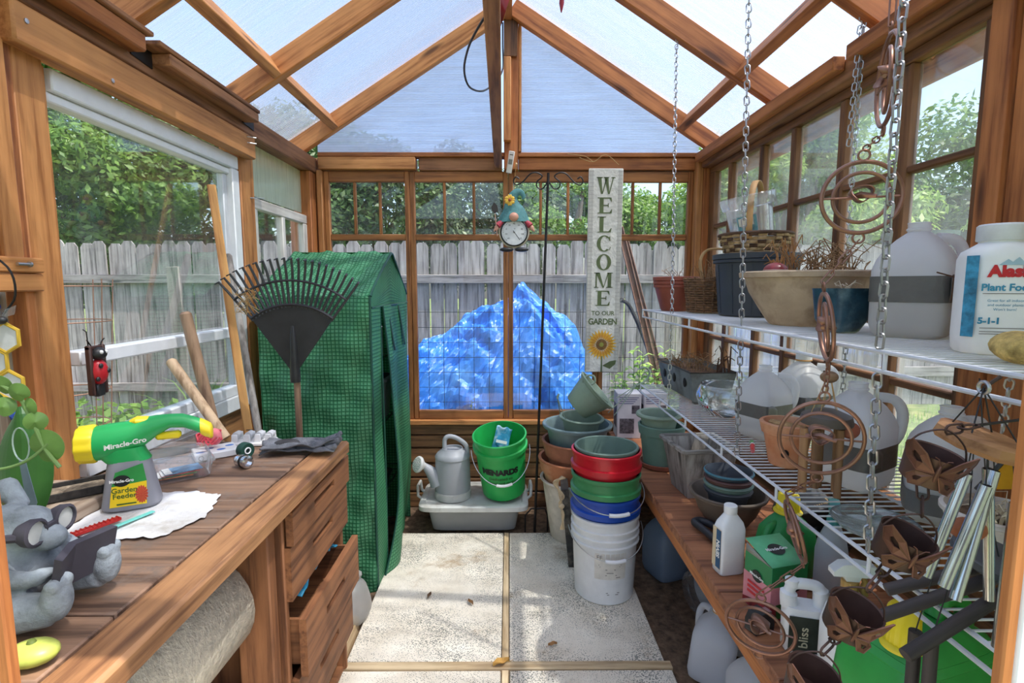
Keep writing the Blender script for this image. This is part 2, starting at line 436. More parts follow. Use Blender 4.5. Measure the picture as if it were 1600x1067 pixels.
def wrap(m, rad, a0, z0, sgn=1, e=.0008):
    """lay flat text (x, y) on a cylinder of radius rad, centred on angle a0 (degrees) and height z0"""
    f = rad if callable(rad) else (lambda z: rad)
    return m.xf(lambda x, y, z: ((f(z0 + y) + e) * math.cos(R(a0) + sgn * x / f(z0)), (f(z0 + y) + e) * math.sin(R(a0) + sgn * x / f(z0)), z0 + y))
def cylpatch(rad, a0, a1, z0, z1, n=14, e=.0005):
    """curved label on a cylinder"""
    f = rad if callable(rad) else (lambda z: rad)
    return M().grid(lambda u, v: ((f(z0 + (z1 - z0) * v) + e) * math.cos(R(a0 + (a1 - a0) * u)), (f(z0 + (z1 - z0) * v) + e) * math.sin(R(a0 + (a1 - a0) * u)), z0 + (z1 - z0) * v), n, 4)
# ================================================================== the setting
def ZT(x): return 3.065 - .633 * abs(x)
# ---- floor
floor = ST('floor')
def speckle(name):
    m, n, l, out = new_mat(name)
    b = n.new('ShaderNodeBsdfPrincipled'); l.new(b.outputs[0], out.inputs[0]); b.inputs['Roughness'].default_value = .85
    v = ocoord(n, l)
    t = noise(n, l, 7, 6, v); r = ramp(n, [(.3, C(208, 196, 176)), (.7, C(236, 227, 210))]); l.new(t.outputs['Fac'], r.inputs[0])
    # fine dark chips, denser in drifts
    vo = n.new('ShaderNodeTexVoronoi'); vo.inputs['Scale'].default_value = 210; l.new(v, vo.inputs['Vector'])
    t2 = noise(n, l, 3.2, 5, v); mr = n.new('ShaderNodeMapRange'); mr.inputs['From Min'].default_value = .35; mr.inputs['From Max'].default_value = .7; mr.inputs['To Min'].default_value = .16; mr.inputs['To Max'].default_value = .62; l.new(t2.outputs['Fac'], mr.inputs[0])
    lt = n.new('ShaderNodeMath'); lt.operation = 'LESS_THAN'; l.new(vo.outputs['Distance'], lt.inputs[0]); l.new(mr.outputs[0], lt.inputs[1])
    sp = n.new('ShaderNodeSeparateColor'); l.new(vo.outputs['Color'], sp.inputs[0])
    g2 = n.new('ShaderNodeMath'); g2.operation = 'GREATER_THAN'; g2.inputs[1].default_value = .28; l.new(sp.outputs[0], g2.inputs[0])
    am = n.new('ShaderNodeMath'); am.operation = 'MULTIPLY'; l.new(lt.outputs[0], am.inputs[0]); l.new(g2.outputs[0], am.inputs[1])
    mx = n.new('ShaderNodeMixRGB'); l.new(am.outputs[0], mx.inputs[0]); l.new(r.outputs[0], mx.inputs[1]); mx.inputs[2].default_value = C(112, 112, 102)
    t3 = noise(n, l, 4.5, 8, v, .7); r3 = ramp(n, [(.6, (0, 0, 0, 1)), (.72, (.75, .75, .75, 1))]); l.new(t3.outputs['Fac'], r3.inputs[0])
    m2 = n.new('ShaderNodeMixRGB'); l.new(r3.outputs[0], m2.inputs[0]); l.new(mx.outputs[0], m2.inputs[1]); m2.inputs[2].default_value = C(168, 140, 104)
    l.new(m2.outputs[0], b.inputs['Base Color'])
    bp = n.new('ShaderNodeBump'); bp.inputs['Strength'].default_value = .35; bp.inputs['Distance'].default_value = .003; l.new(vo.outputs['Distance'], bp.inputs['Height']); l.new(bp.outputs[0], b.inputs['Normal'])
    return m
PAVE = speckle('speckled_paver')
M().grid(lambda u, v: (-1.3 + 2.6 * u, -.2 + 3.55 * v, -.03 + .012 * math.sin(9 * u + 5 * v) * math.sin(13 * v)), 30, 40).obj('soil_bed', SOIL, floor)
for x0, x1, y0, y1 in ((-.612, -.03, 1.782, 2.79), (.002, .585, 1.782, 2.79), (-.612, -.03, .70, 1.738), (.002, .60, .70, 1.738), (-.612, .6, -.2, .69)):
    B('paver', x0, x1, y0, y1, -.05, 0, PAVE, floor, .004)
B('wood_strip', -.027, -.001, 1.782, 2.79, -.05, .001, pine, floor, .002)
B('wood_strip', -.63, .605, 1.741, 1.779, -.05, .004, pine, floor, .003)
B('wood_strip', -.027, -.001, .70, 1.738, -.05, .001, pine, floor, .002)
B('edge_board', -.665, -.63, 1.15, 2.02, -.05, .022, pine, floor, .003)
B('edge_block', -.70, -.64, 1.74, 1.81, -.03, .03, greyw, floor, .004)

# ---- left wall
wl_ = ST('wall_left')
LW = -1.18
B('post', LW - .09, LW, 1.285, 1.372, -.03, 2.075, cedar, wl_)
B('shingle_strip', LW - .05, LW + .004, 1.262, 1.284, -.03, 2.075, cedar2, wl_)
B('jamb_trim', LW - .06, LW - .018, 1.373, 1.398, .9, 1.965, cedar, wl_)
B('post', LW - .09, LW, 2.325, 2.445, -.03, 2.075, cedar, wl_)
B('post', LW - .09, LW + .012, 3.10, 3.19, -.03, 2.075, cedar2, wl_)
B('post', LW - .09, LW, .46, .55, -.03, 2.075, cedar, wl_)
B('header_board', LW, LW + .045, 1.252, 2.385, 1.963, 2.06, cedar, wl_, .006)
B('plate_beam', LW - .09, LW + .02, .40, 3.20, 2.075, 2.165, aged, wl_, .005)
B('rail_board', LW + .021, LW + .078, .40, 1.655, 2.108, 2.16, cedar2, wl_, .005)
B('rail_board', LW + .021, LW + .085, 1.755, 2.345, 2.112, 2.15, aged, wl_, .004)
B('rail_cap', LW + .021, LW + .09, .40, 1.675, 2.161, 2.176, aged, wl_, .003)
B('rail_cap', LW + .021, LW + .09, 1.70, 2.35, 2.151, 2.166, aged, wl_, .003)
for y in (1.71, 2.375):
    M().prism([(y - .05, 2.108), (y + .045, 2.10), (y + .045, 2.15), (y + .03, 2.158), (y - .05, 2.162)], LW + .0205, LW + .025, 'yz').obj('bracket', BLACKM, wl_)
for y, z in ((1.285, 2.02), (1.545, 1.985)):
    M().lathe([(.006, 0), (.006, .003), (.002, .0035)], 10, axis='x').mv((LW + .045, y, z)).obj('screw', STEEL, wl_)
for z in (2.045, 2.02):
    TUBE('nail', [(LW + .045, 2.31, z), (LW + .075, 2.33, z - .001)], .0022, STEEL, wl_, 6)
TUBE('nail', [(LW, 2.40, 1.80), (LW + .03, 2.47, 1.81)], .0022, STEEL, wl_, 6)
# near bay of the left wall: small wooden casement over ribbed sheet
B('casing', LW - .03, LW + .012, 1.205, 1.26, 1.44, 2.07, cedar, wl_)
B('casing', LW - .03, LW + .008, .56, 1.204, 1.47, 1.52, cedar, wl_)
B('rail', LW - .02, LW + .022, .56, 1.30, 1.432, 1.469, cedar, wl_)
B('rail', LW - .05, LW + .018, .56, 1.30, 1.387, 1.430, cedar, wl_)
B('stud', LW - .085, LW - .055, 1.20, 1.262, .86, 1.386, cedar2, wl_)
B('ribbed_sheet', LW - .053, LW - .047, .56, 1.262, .90, 1.386, SIDEM, wl_, .001)
B('clear_strip', LW - .046, LW - .044, .95, 1.255, 1.285, 1.345, glassy('tape_clear', haze=.25, gl=.15), wl_, 0)
B('bottom_rail', LW - .05, LW + .006, .56, 1.284, .90, .925, cedar2, wl_)
for y, z in ((1.222, 1.352), (1.236, 1.252), (1.246, 1.082), (1.25, .945)):
    m = M().lathe([(.012, 0), (.012, .005), (.008, .006), (.008, .014), (.005, .016)], 8, axis='x').mv((LW - .044, y, z))
    m.obj('blue_screw', plain('blue_screw', C(60, 90, 170), .35), wl_)
M().lathe([(.004, 0), (.004, .03), (.007, .03), (.007, .034)], 8, axis='y').mv((LW + .022 + .006, 1.22, 1.452)).obj('bolt', STEEL, wl_)
B('lower_board', LW - .08, LW - .02, .45, 3.2, -.03, .42, rough_t, wl_)
B('lower_board', LW - .08, LW - .02, .45, 3.2, .425, .86, rough_t, wl_)
B('ribbed_sheet', LW - .05, LW - .044, 2.45, 3.10, 1.83, 2.074, SIDEM, wl_, .001)
B('lower_sheet', LW - .05, LW - .044, 2.45, 3.10, .86, 1.30, SIDEM, wl_, .001)
# clutter on the near post: dried web and bark
# ---- window in the near bay
w0 = ST('window_1')
B('pane', LW - .02, LW - .016, .56, 1.204, 1.521, 2.07, GLASSD, w0, 0)
# ---- white vinyl sash window
w1 = ST('window_2'); X0 = LW - .075
B('head_frame', X0, LW - .005, 1.40, 2.322, 1.905, 1.962, VINYL, w1)
B('head_track', X0 + .012, LW - .02, 1.40, 2.29, 1.878, 1.904, VINYL, w1)
B('side_frame', X0, LW - .005, 2.268, 2.323, .90, 1.904, VINYL, w1)
B('side_track', X0 + .018, LW - .03, 2.236, 2.267, .94, 1.877, plain('vinyl_grey', C(205, 208, 212), .4, var=.05), w1)
B('side_frame', X0, LW - .062, 1.399, 1.425, .90, 1.904, VINYL, w1)
B('meeting_rail', X0 + .03, LW + .005, 1.399, 2.268, 1.181, 1.222, VINYL, w1)
B('bottom_rail', X0 + .015, LW - .01, 1.426, 2.235, .925, .968, VINYL, w1)
B('sill', X0 - .02, LW - .002, 1.399, 2.323, .862, .924, VINYL, w1)
B('pane', X0 + .026, X0 + .030, 1.426, 2.235, 1.222, 1.878, GLASS, w1, 0)
B('pane', X0 + .046, X0 + .050, 1.426, 2.235, .968, 1.181, GLASS, w1, 0)
# ---- two-pane white wooden sash in the left corner
w2 = ST('window_3'); X0 = LW - .05
for y0, y1, z0, z1 in ((2.446, 3.10, 1.765, 1.815), (2.446, 3.10, 1.30, 1.34), (2.446, 2.50, 1.341, 1.764), (3.05, 3.10, 1.341, 1.764), (2.765, 2.80, 1.341, 1.764)):
    B('sash_bar', X0, X0 + .035, y0, y1, z0, z1, whitew, w2, .004)
for y0, y1 in ((2.501, 2.764), (2.801, 3.049)):
    B('pane', X0 + .014, X0 + .018, y0, y1, 1.341, 1.764, GLASS, w2, 0)

# ---- back wall
wb = ST('wall_back'); YB = 3.2
for i, (z0, z1) in enumerate(((-.03, .07), (.075, .165), (.17, .262), (.267, .36), (.365, .445), (.45, .524))):
    B('timber', -1.26, 1.165, YB + .002 * (i % 3), YB + .07, z0, z1, rough_t, wb, .008)
B('sill_ledge', -1.16, 1.16, YB - .035, YB + .05, .526, .556, cedar, wb, .004)
B('head_ledge', -1.145, 1.15, YB - .03, YB + .05, 2.172, 2.197, cedar2, wb)
B('head_board', -.545, -.04, YB - .008, YB + .05, 2.095, 2.171, aged, wb)
B('head_board', -1.145, -.56, YB - .03, YB + .05, 2.098, 2.171, cedar, wb)
B('head_board', .06, 1.15, YB - .012, YB + .05, 2.098, 2.171, cedar2, wb)
B('post', -1.158, -1.125, YB - .03, YB + .05, .557, 2.094, cedar, wb); B('corner_board', -1.26, -1.159, YB + .0, YB + .05, .526, 2.17, cedar2, wb)
B('post', 1.128, 1.165, YB - .06, YB + .05, -.03, 2.17, cedar, wb)
B('post', 1.166, 1.25, YB - .06, YB + .05, -.03, 2.17, cedar2, wb)
B('king_post', -.028, .058, YB - .04, YB + .04, 2.095, 2.99, cedar2, wb)
B('king_trim', .059, .076, YB - .035, YB + .04, 2.198, 2.93, cedar, wb)
B('nailing_block', -.030, .014, YB - .085, YB - .041, 2.25, 2.72, cedar, wb)
B('nailing_block', -.028, .050, YB - .06, YB - .041, 2.73, 2.98, darkw, wb)
for s in (-1, 1):
    pts = [(s * .077, 2.198), (s * 1.16, 2.198), (s * 1.16, ZT(1.16) - .02), (s * .077, ZT(.077) - .03)]
    if s < 0: pts = pts[::-1]
    M().prism(pts, -(YB + .03), -(YB + .024), 'xz').obj('gable_sheet', GABM, wb)
n_ = 4
# four wooden sashes, each three small panes over one tall pane
def back_sash(i, x0, x1):
    w = ST('window_%d' % i); y0, y1 = YB, YB + .036
    st = .03
    B('stile', x0, x0 + st, y0, y1, .557, 2.093, sashw, w, .004); B('stile', x1 - st, x1, y0, y1, .557, 2.093, sashw, w, .004)
    a, b = x0 + st, x1 - st
    B('top_rail', a, b, y0, y1, 2.03, 2.093, sashw, w); B('bottom_rail', a, b, y0, y1, .557, .612, sashw, w)
    B('cross_rail', a, b, y0 + .004, y1, 1.680, 1.717, sashw, w)
    for k in (1, 2):
        xm = a + (b - a) * k / 3; B('muntin', xm - .008, xm + .008, y0 + .006, y1 - .004, 1.717, 2.03, sashw, w, .004)
    for k in range(3):
        p, q = a + (b - a) * k / 3 + (.008 if k else 0), a + (b - a) * (k + 1) / 3 - (.008 if k < 2 else 0)
        B('pane', p, q, y0 + .018, y0 + .021, 1.717, 2.03, GLASS, w, 0)
    B('pane', a, b, y0 + .018, y0 + .021, .612, 1.680, GLASS, w, 0)
for i, (a, b) in enumerate(((-1.124, -.604), (-.603, -.004), (-.003, .562), (.563, 1.127))): back_sash(4 + i, a, b)

# ---- right wall
wr = ST('wall_right'); RW = 1.18
B('plate_beam', RW - .03, RW + .09, .40, 3.14, 2.10, 2.172, aged, wr, .005)
B('rail_board', RW - .075, RW - .031, .40, 1.765, 2.135, 2.185, cedar2, wr, .004)
B('rail_board', RW - .075, RW - .031, 1.83, 3.13, 2.13, 2.18, cedar2, wr, .004)
B('post', RW, RW + .09, 1.262, 1.325, -.03, 2.099, cedar2, wr)
B('post', RW + .01, RW + .09, .46, .54, -.03, 2.099, cedar2, wr)
for y0, y1 in ((1.14, 1.258), (1.02, 1.136), (.90, 1.016), (.66, .896), (.545, .656)):
    B('wall_board', RW + .015, RW + .04, y0, y1, .702, 2.099, cedar2, wr, .003)
B('lower_board', RW + .02, RW + .08, .45, 3.13, -.03, .36, rough_t, wr); B('lower_board', RW + .02, RW + .08, .45, 3.13, .365, .70, rough_t, wr)
YS = (1.326, 1.614, 1.914, 2.237, 2.514, 2.86, 3.135)
def grid_window(i, z0, z1, zm):
    w = ST('window_%d' % i); x0, x1 = RW + .02, RW + .06
    B('head_rail', x0, x1, YS[0], YS[-1], z1 - .035, z1, darkw, w); B('foot_rail', x0, x1, YS[0], YS[-1], z0, z0 + .035, darkw, w)
    B('stile', x0, x1, 1.326, 1.36, z0 + .035, z1 - .035, darkw, w); B('stile', x0, x1, 3.06, 3.135, z0 + .035, z1 - .035, darkw, w)
    ys = [1.36] + list(YS[1:-1]) + [3.06]
    for y in ys[1:-1]: B('muntin', x0 + .002, x1, y - .019, y + .019, z0 + .035, z1 - .035, darkw, w, .006)
    for k in range(len(ys) - 1):
        a, b = ys[k] + (.019 if k else 0), ys[k + 1] - (.019 if k < len(ys) - 2 else 0)
        B('cross_bar', x0 + .006, x1, a, b, zm - .011, zm + .011, darkw, w, .005)
        for p, q in ((z0 + .035, zm - .011), (zm + .011, z1 - .035)):
            B('pane', x0 + .026, x0 + .029, a, b, p, q, GLASSD, w, 0)
grid_window(8, 1.265, 2.099, 1.750)
grid_window(9, .705, 1.262, 1.100)

# ---- front wall round the doorway the photograph looks through
wf = ST('wall_front')
for s in (-1, 1):
    B('door_jamb', s * .509, s * .522, .486, .498, -.03, 2.05, cedar2, wf, .002)
    B('door_casing', s * .523, s * .62, .486, .510, -.03, 2.05, WHITEP, wf, .003)
    B('sheet_panel', s * .621, s * 1.17, .495, .501, .05, 2.05, SIDEM, wf, .001)
B('door_header', -1.17, 1.17, .46, .52, 2.055, 2.16, cedar, wf)

# ---- roof
roof = ST('ceiling')
RY = (3.135, 2.385, 1.71, 1.03, .42)
for y in RY:
    for s in (-1, 1):
        BAR('rafter', (s * .022, y, ZT(.022) - .06), (s * 1.36, y, ZT(1.36) - .06), .044, .095, cedar if s < 0 else cedar2, roof)
B('ridge_board', -.02, .02, .38, 3.22, 2.93, 3.06, cedar2, roof)
for k in range(4):
    y0, y1 = RY[k + 1] + .0225, RY[k] - .0225
    for s in (-1, 1):
        o = M().box(-.021, .021, -(y1 - y0) / 2, (y1 - y0) / 2, -.045, .045, .003).obj('purlin', cedar2('y') if s > 0 else cedar('y'), roof)
        o.location = (s * 1.035, (y0 + y1) / 2, ZT(1.035) - .06); o.rotation_euler = (0, s * math.atan(.633), 0)
ll = math.hypot(1.44, 1.44 * .633)
for k in range(4):
    y0, y1 = RY[k + 1], RY[k]
    if k == 0: y1 = 3.30
    if k == 3: y0 = .33
    for s in (-1, 1):
        o = M().box(0, ll, -(y1 - y0) / 2 + .002, (y1 - y0) / 2 - .002, .0, .007, .001).obj('roof_sheet', ROOFM, roof)
        o.location = (0, (y0 + y1) / 2, ZT(0) - .005); o.rotation_euler = (0, math.atan(.633) if s > 0 else math.pi - math.atan(.633), 0)
        if s < 0: o.location.z += .006
for s in (-1, 1): B('fascia', s * 1.37, s * 1.395, .34, 3.29, ZT(1.38) - .13, ZT(1.38) - .012, cedar2, roof)
tb = M().box(-.022, .022, -.935, .935, 0, .14, .003).obj('tie_beam', aged('y'), roof); tb.location = (-.053, 2.235, 2.102); tb.rotation_euler = (0, 0, R(.65))
# ================================================================== outside
GRASS = plain('lawn', C(112, 132, 66), .95, var=.35, scale=8, bump=.5, bscale=30, dirt=C(150, 146, 96), dscale=2)
MULCH = plain('mulch', C(142, 122, 98), .95, var=.5, scale=40, bump=.7, bscale=40, dirt=C(92, 104, 62), dscale=3)
gr = ST('ground')
M().grid(lambda u, v: (-40 + 80 * u, -12 + 72 * v, -.06 - .0 * u), 8, 8).obj('lawn', GRASS, gr)
M().grid(lambda u, v: (-5.2 + 3.95 * u, .2 + 5.0 * v, -.045 + .012 * math.sin(20 * u) * math.sin(17 * v)), 24, 24).obj('mulch_bed', MULCH, gr)
def leaves(n, centres, rad, size, asp=.5, up=.3, seed=1, flat=1.0):
    """n leaf quads scattered in round tufts; returns verts, faces"""
    g = np.random.default_rng(seed)
    ci = g.integers(0, len(centres), n); c = np.array(centres)[ci]; r = np.array(rad)[ci] if hasattr(rad, '__len__') else np.full(n, rad)
    d = g.normal(size=(n, 3)); d /= np.linalg.norm(d, axis=1)[:, None]
    p = c + d * (r * (g.random(n) ** .4))[:, None] * np.array([1, 1, flat])
    nrm = d * .7 + g.normal(size=(n, 3)) * .5 + np.array([0, 0, up]); nrm /= np.linalg.norm(nrm, axis=1)[:, None]
    t = np.cross(nrm, g.normal(size=(n, 3))); t /= np.linalg.norm(t, axis=1)[:, None]; w = np.cross(nrm, t)
    s = size * (.6 + .8 * g.random(n)); a = t * s[:, None]; b = w * (s * asp)[:, None]
    v = np.stack([p - a, p - b * .9 + a * .1, p + a, p + b * .9 + a * .1], 1).reshape(-1, 3)
    f = np.arange(4 * n).reshape(-1, 4)
    return v, f
def leafobj(name, v, f, mat, parent, kind='stuff'):
    me = bpy.data.meshes.new(name); me.from_pydata(v.tolist(), [], f.tolist()); me.update(); me.materials.append(mat)
    o = bpy.data.objects.new(name, me); COL.objects.link(o); o.parent = parent
    if kind: o['kind'] = kind
    return o
LF_D = leafmat('leaf_dark', C(52, 78, 42), C(92, 122, 66)); LF_M = leafmat('leaf_mid', C(70, 106, 44), C(128, 162, 76)); LF_L = leafmat('leaf_light', C(104, 142, 58), C(178, 204, 108))
LF_G = leafmat('leaf_grey', C(62, 82, 58), C(116, 132, 96))
BARK = plain('bark', C(110, 94, 78), .9, var=.3, bump=.5)
def tree(name, label, x, y, h, rx, rz, zc, n, size, mat, seed, group='trees and shrubs beyond the fences', clumps=26, asp=.5):
    t = T(name, label, 'tree', (x, y, -.05), group=group)
    g = random.Random(seed); cs = []; rs = []
    for k in range(clumps):
        a = g.uniform(0, 6.283); e = g.uniform(-.9, 1.0); q = math.sqrt(max(0, 1 - e * e * .9)); f = g.uniform(.55, .95)
        cs.append((rx * f * q * math.cos(a), rx * .8 * f * q * math.sin(a), zc + rz * f * e)); rs.append(rx * g.uniform(.24, .40))
    v, f = leaves(n, cs, rs, size, asp, .35, seed, .8); leafobj('foliage', v, f, mat, t)
    TUBE('trunk', [(0, 0, 0), (.05, 0, zc * .5), (0, .05, zc), (.1, 0, zc + rz * .5)], [.13, .11, .08, .03], BARK, t, 8)
    for k in range(5):
        c = cs[k]; TUBE('branch', [(0.02, 0.02, zc * .55), (c[0] * .5, c[1] * .5, (c[2] + zc * .6) / 2), c], [.05, .035, .012], BARK, t, 6)
    return t
tree('leafy_tree', 'tall bright green tree filling the large white-framed window', -6.6, 8.2, 5, 2.3, 2.1, 3.1, 44460, 0.054, LF_M, 3)
tree('leafy_tree', 'dark green tree at the left edge behind the large window', -9.4, 9.5, 5, 2.4, 2.3, 3.2, 29640, 0.064, LF_D, 4)
tree('leafy_tree', 'dark tree seen above the fence through the corner two-pane window', -4.1, 8.8, 5, 1.9, 1.9, 2.7, 29640, 0.054, LF_D, 5)
tree('leafy_tree', 'dark dense shrub above fence behind the leftmost back window', -2.2, 8.6, 5, 1.8, 1.55, 2.5, 32110, 0.046, LF_D, 6)
tree('leafy_tree', 'grey-green bushy tree behind the second back window from the left', -.6, 9.0, 4, 1.5, 1.25, 2.4, 27170, 0.043, LF_G, 7)
tree('leafy_tree', 'bright green tree behind the black double shepherd hook', 1.2, 9.2, 4, 1.5, 1.3, 2.45, 27170, 0.046, LF_M, 8)
tree('leafy_tree', 'low tree against the sky just right of the welcome sign', 3.0, 11.0, 4, 1.0, 1.0, 2.3, 15808, 0.046, LF_M, 9)
tree('leafy_tree', 'distant rounded tree in the rightmost back window', 4.4, 12.0, 4, 1.3, 1.2, 2.45, 16796, 0.050, LF_D, 10)
tree('yellow_green_tree', 'yellow-green broad-leaved tree close behind the right-hand windows', 4.3, 8.0, 4, 1.6, 1.75, 2.5, 29640, 0.061, LF_L, 11, asp=.35)
tree('leafy_tree', 'mid green tree rising over the fence in the nearest right window', 7.6, 8.0, 5, 2.0, 1.9, 2.4, 32110, 0.058, LF_M, 12)
tree('leafy_tree', 'dark tree mass far behind the right-hand windows', 10.0, 10.6, 5, 2.6, 2.0, 2.3, 27170, 0.068, LF_D, 13)
tree('leafy_tree', 'dark shrub between the yellow-green tree and right back corner', 6.0, 10.5, 5, 1.9, 1.8, 2.5, 24700, 0.058, LF_D, 14)
# ---- fences: every picket its own piece
def fence(name, label, x0, x1, y, yaw, ztop, w=.138, seed=1, rails=((1.43, 1.52), (.28, .37))):
    t = T(name, label, 'fence', (x0, y, 0), yaw); L = x1 - x0; g = random.Random(seed)
    c = .032; me = []
    for k in range(4):
        h = ztop + g.uniform(-.02, .02); pts = [(-w / 2, -.06), (w / 2, -.06), (w / 2, h - .045), (w / 2 - c, h), (-w / 2 + c, h), (-w / 2, h - .045)]
        me.append(M().prism(pts, -.008, .008, 'xz').mesh('picket', fencew('z')))
    n = int(L / (w + .009))
    for i in range(n):
        o = bpy.data.objects.new('picket', g.choice(me)); COL.objects.link(o); o.parent = t
        o.location = (i * (w + .009) + w / 2, .02 + g.uniform(-.004, .004), g.uniform(-.012, .012)); o.rotation_euler = (0, R(g.uniform(-.5, .5)), 0)
    for z0, z1 in rails: B('rail', 0, L, -.045, 0.005, z0, z1, fencew, t, .004)
    for i in range(int(L / 2.4) + 1): B('post', i * 2.4 - .05, i * 2.4 + .05, .03, .12, -.06, ztop - .05, fencew, t)
    return t
fence('picket_fence', 'long weathered grey dog-ear fence behind the blue tarp', -9.5, 1.75, 5.45, 0, 1.86, seed=2)
fence('picket_fence', 'pale weathered fence on the lawn behind the right-hand windows', 1.75, 9.6, 6.2, 0, 1.88, seed=5, rails=((1.45, 1.53), (.30, .42)))
# ---- blue tarp over a heap
def fold(x, y, s):
    g = random.Random(s); z = 0
    for k in range(7):
        a = g.uniform(0, 6.28); f = g.uniform(3, 14); z += abs(math.sin((x * math.cos(a) + y * math.sin(a)) * f + g.uniform(0, 6))) ** .7 * (.30 / f)
    return z
HP = [(-1.5, .0), (-1.25, .3), (-.95, .55), (-.68, .80), (-.35, 1.0), (-.1, 1.10), (.03, 1.15), (.13, 1.27), (.22, 1.17), (.40, 1.06), (.56, .90), (.68, .52), (.80, .2), (.92, 0)]
def hx(x):
    for (a, p), (b, q) in zip(HP, HP[1:]):
        if a <= x <= b: return p + (q - p) * (x - a) / (b - a)
    return 0
def tarp(u, v):
    x = -1.5 + 2.42 * u; yy = v * 2 - 1
    pr = max(0, 1 - abs(yy) ** 2.2); z = hx(x) * pr ** .7
    s = min(1, z * 3)
    k = fold(x * 1.2, yy * 1.2, 5) * 1.2 + fold(x * 3, yy * 3, 9) * .9 + fold(x * 6, yy * 6, 14) * .5
    return (x + .04 * math.sin(9 * yy) * s, 4.45 + yy * .72 - .16 * k * s + .05 * math.sin(11 * x) * s, -.045 + z + (k - .2) * .42 * s)
tp = M().grid(tarp, 130, 90).obj('tarp', plain('blue_tarp', C(38, 116, 216), .42, var=.22, scale=3, bump=.25, bscale=26, dirt=C(92, 160, 236), dscale=2.2), sharp=None)
tp.data.polygons.foreach_set('use_smooth', [False] * len(tp.data.polygons))
tag(tp, 'crumpled bright blue tarpaulin over a heap outside the back windows', 'tarp')
# ---- welded wire panel outside the back windows
wp = T('wire_fencing', 'dark welded wire garden fencing standing outside the back windows', 'wire fencing', (0, 3.36, -.05))
m = M(); 
for i in range(24): 
    x = -1.13 + i * .1; m.tube([(x, 0, 0), (x, 0, 1.30)], .0016, 4, cap=False)
m.obj('upright_wires', BLACKM, wp)
m = M()
for k in range(13): m.tube([(-1.16, .003, .08 + k * .1), (1.2, .003, .08 + k * .1)], .0016, 4, cap=False)
m.obj('cross_wires', BLACKM, wp)
# ---- poles and boards leaning outside at the right of the back windows
for k, (lab, p, q, w) in enumerate((('rusty brown steel channel leaning outside beside the welcome sign', (.86, 4.05, 1.86), (1.30, 3.75, -.05), .045), ('thin rusty brown bar leaning just behind the steel channel', (.93, 4.16, 1.80), (1.40, 3.9, -.05), .03))):
    t = T('metal_channel', lab, 'channel', (0, 0, 0)); BAR('web', p, q, w, .012, plain('rust_paint', C(122, 88, 72), .6, var=.2), t, up=(0, -1, 0))
    for s in (-1, 1):
        d = Vector((s * w * .48, -.012, 0)); BAR('flange', Vector(p) + d, Vector(q) + d, .008, .02, plain('rust_paint', C(122, 88, 72)), t, up=(0, -1, 0))
tag(B('grey_board', .96, 1.06, 5.25, 5.28, -.05, 1.67, greyw, None), 'weathered grey upright board right behind the welcome sign', 'board')
t = T('metal_pole', 'dark curved steel pole leaning outside near the green weeds', 'pole', (0, 0, 0)); TUBE('shaft', spline([(.97, 4.4, 1.28), (1.05, 4.38, 1.2), (1.2, 4.3, .8), (1.45, 4.25, -.05)], 5), .016, BLACKM, t); M().ring(.018, .004, (.97, 4.4, 1.28), (0, 1, 0), 12, 6).obj('end_ring', BLACKM, t)
# ---- weeds by the back right window
def weed(x, y, h, n, seed, label, mat=LF_L, spread=.08, size=.10):
    t = T('weed', label, 'plant', (x, y, -.05), group='weeds growing outside the windows'); g = random.Random(seed)
    m = M(); lm = M()
    for k in range(n):
        a = g.uniform(0, 6.28); dx, dy = spread * math.cos(a) * g.random(), spread * math.sin(a) * g.random(); hh = h * g.uniform(.7, 1)
        m.tube([(dx * .3, dy * .3, 0), (dx, dy, hh * .5), (dx * 1.5, dy * 1.5, hh)], [.005, .004, .002], 5)
        for j in range(40):
            f = .15 + .85 * j / 39; px, py, pz = dx * (1.5 * f), dy * (1.5 * f), hh * f; b = j * 2.4 + k; s = size * (1.25 - .5 * f)
            ex, ey = math.cos(b), math.sin(b)
            lm.add([(px, py, pz), (px + ex * s * .5 - ey * s * .22, py + ey * s * .5 + ex * s * .22, pz + s * .35), (px + ex * s * 1.2, py + ey * s * 1.2, pz + s * .1), (px + ex * s * .5 + ey * s * .22, py + ey * s * .5 - ex * s * .22, pz + s * .30)], [(0, 1, 2, 3)])
    m.obj('stems', plain('green_stem', C(96, 132, 60), .6), t); lm.obj('foliage', mat, t, sharp=None, kind='stuff')
    return t
weed(.955, 3.66, 1.06, 7, 1, 'tallest leafy green weed outside, right of the welcome sign')
weed(1.18, 3.58, 1.0, 9, 2, 'bushy green weed outside behind the white printed boxes', spread=.12)
weed(.80, 3.52, .90, 5, 3, 'green weed outside, partly hidden by the welcome sign')
weed(.42, 3.50, .74, 2, 4, 'small weed growing in front of the tarp, right of shepherd hook', LF_M, .06, .05)
weed(-.22, 3.52, .68, 2, 5, 'small weed in front of the tarp behind the green bucket', LF_M, .05, .045)
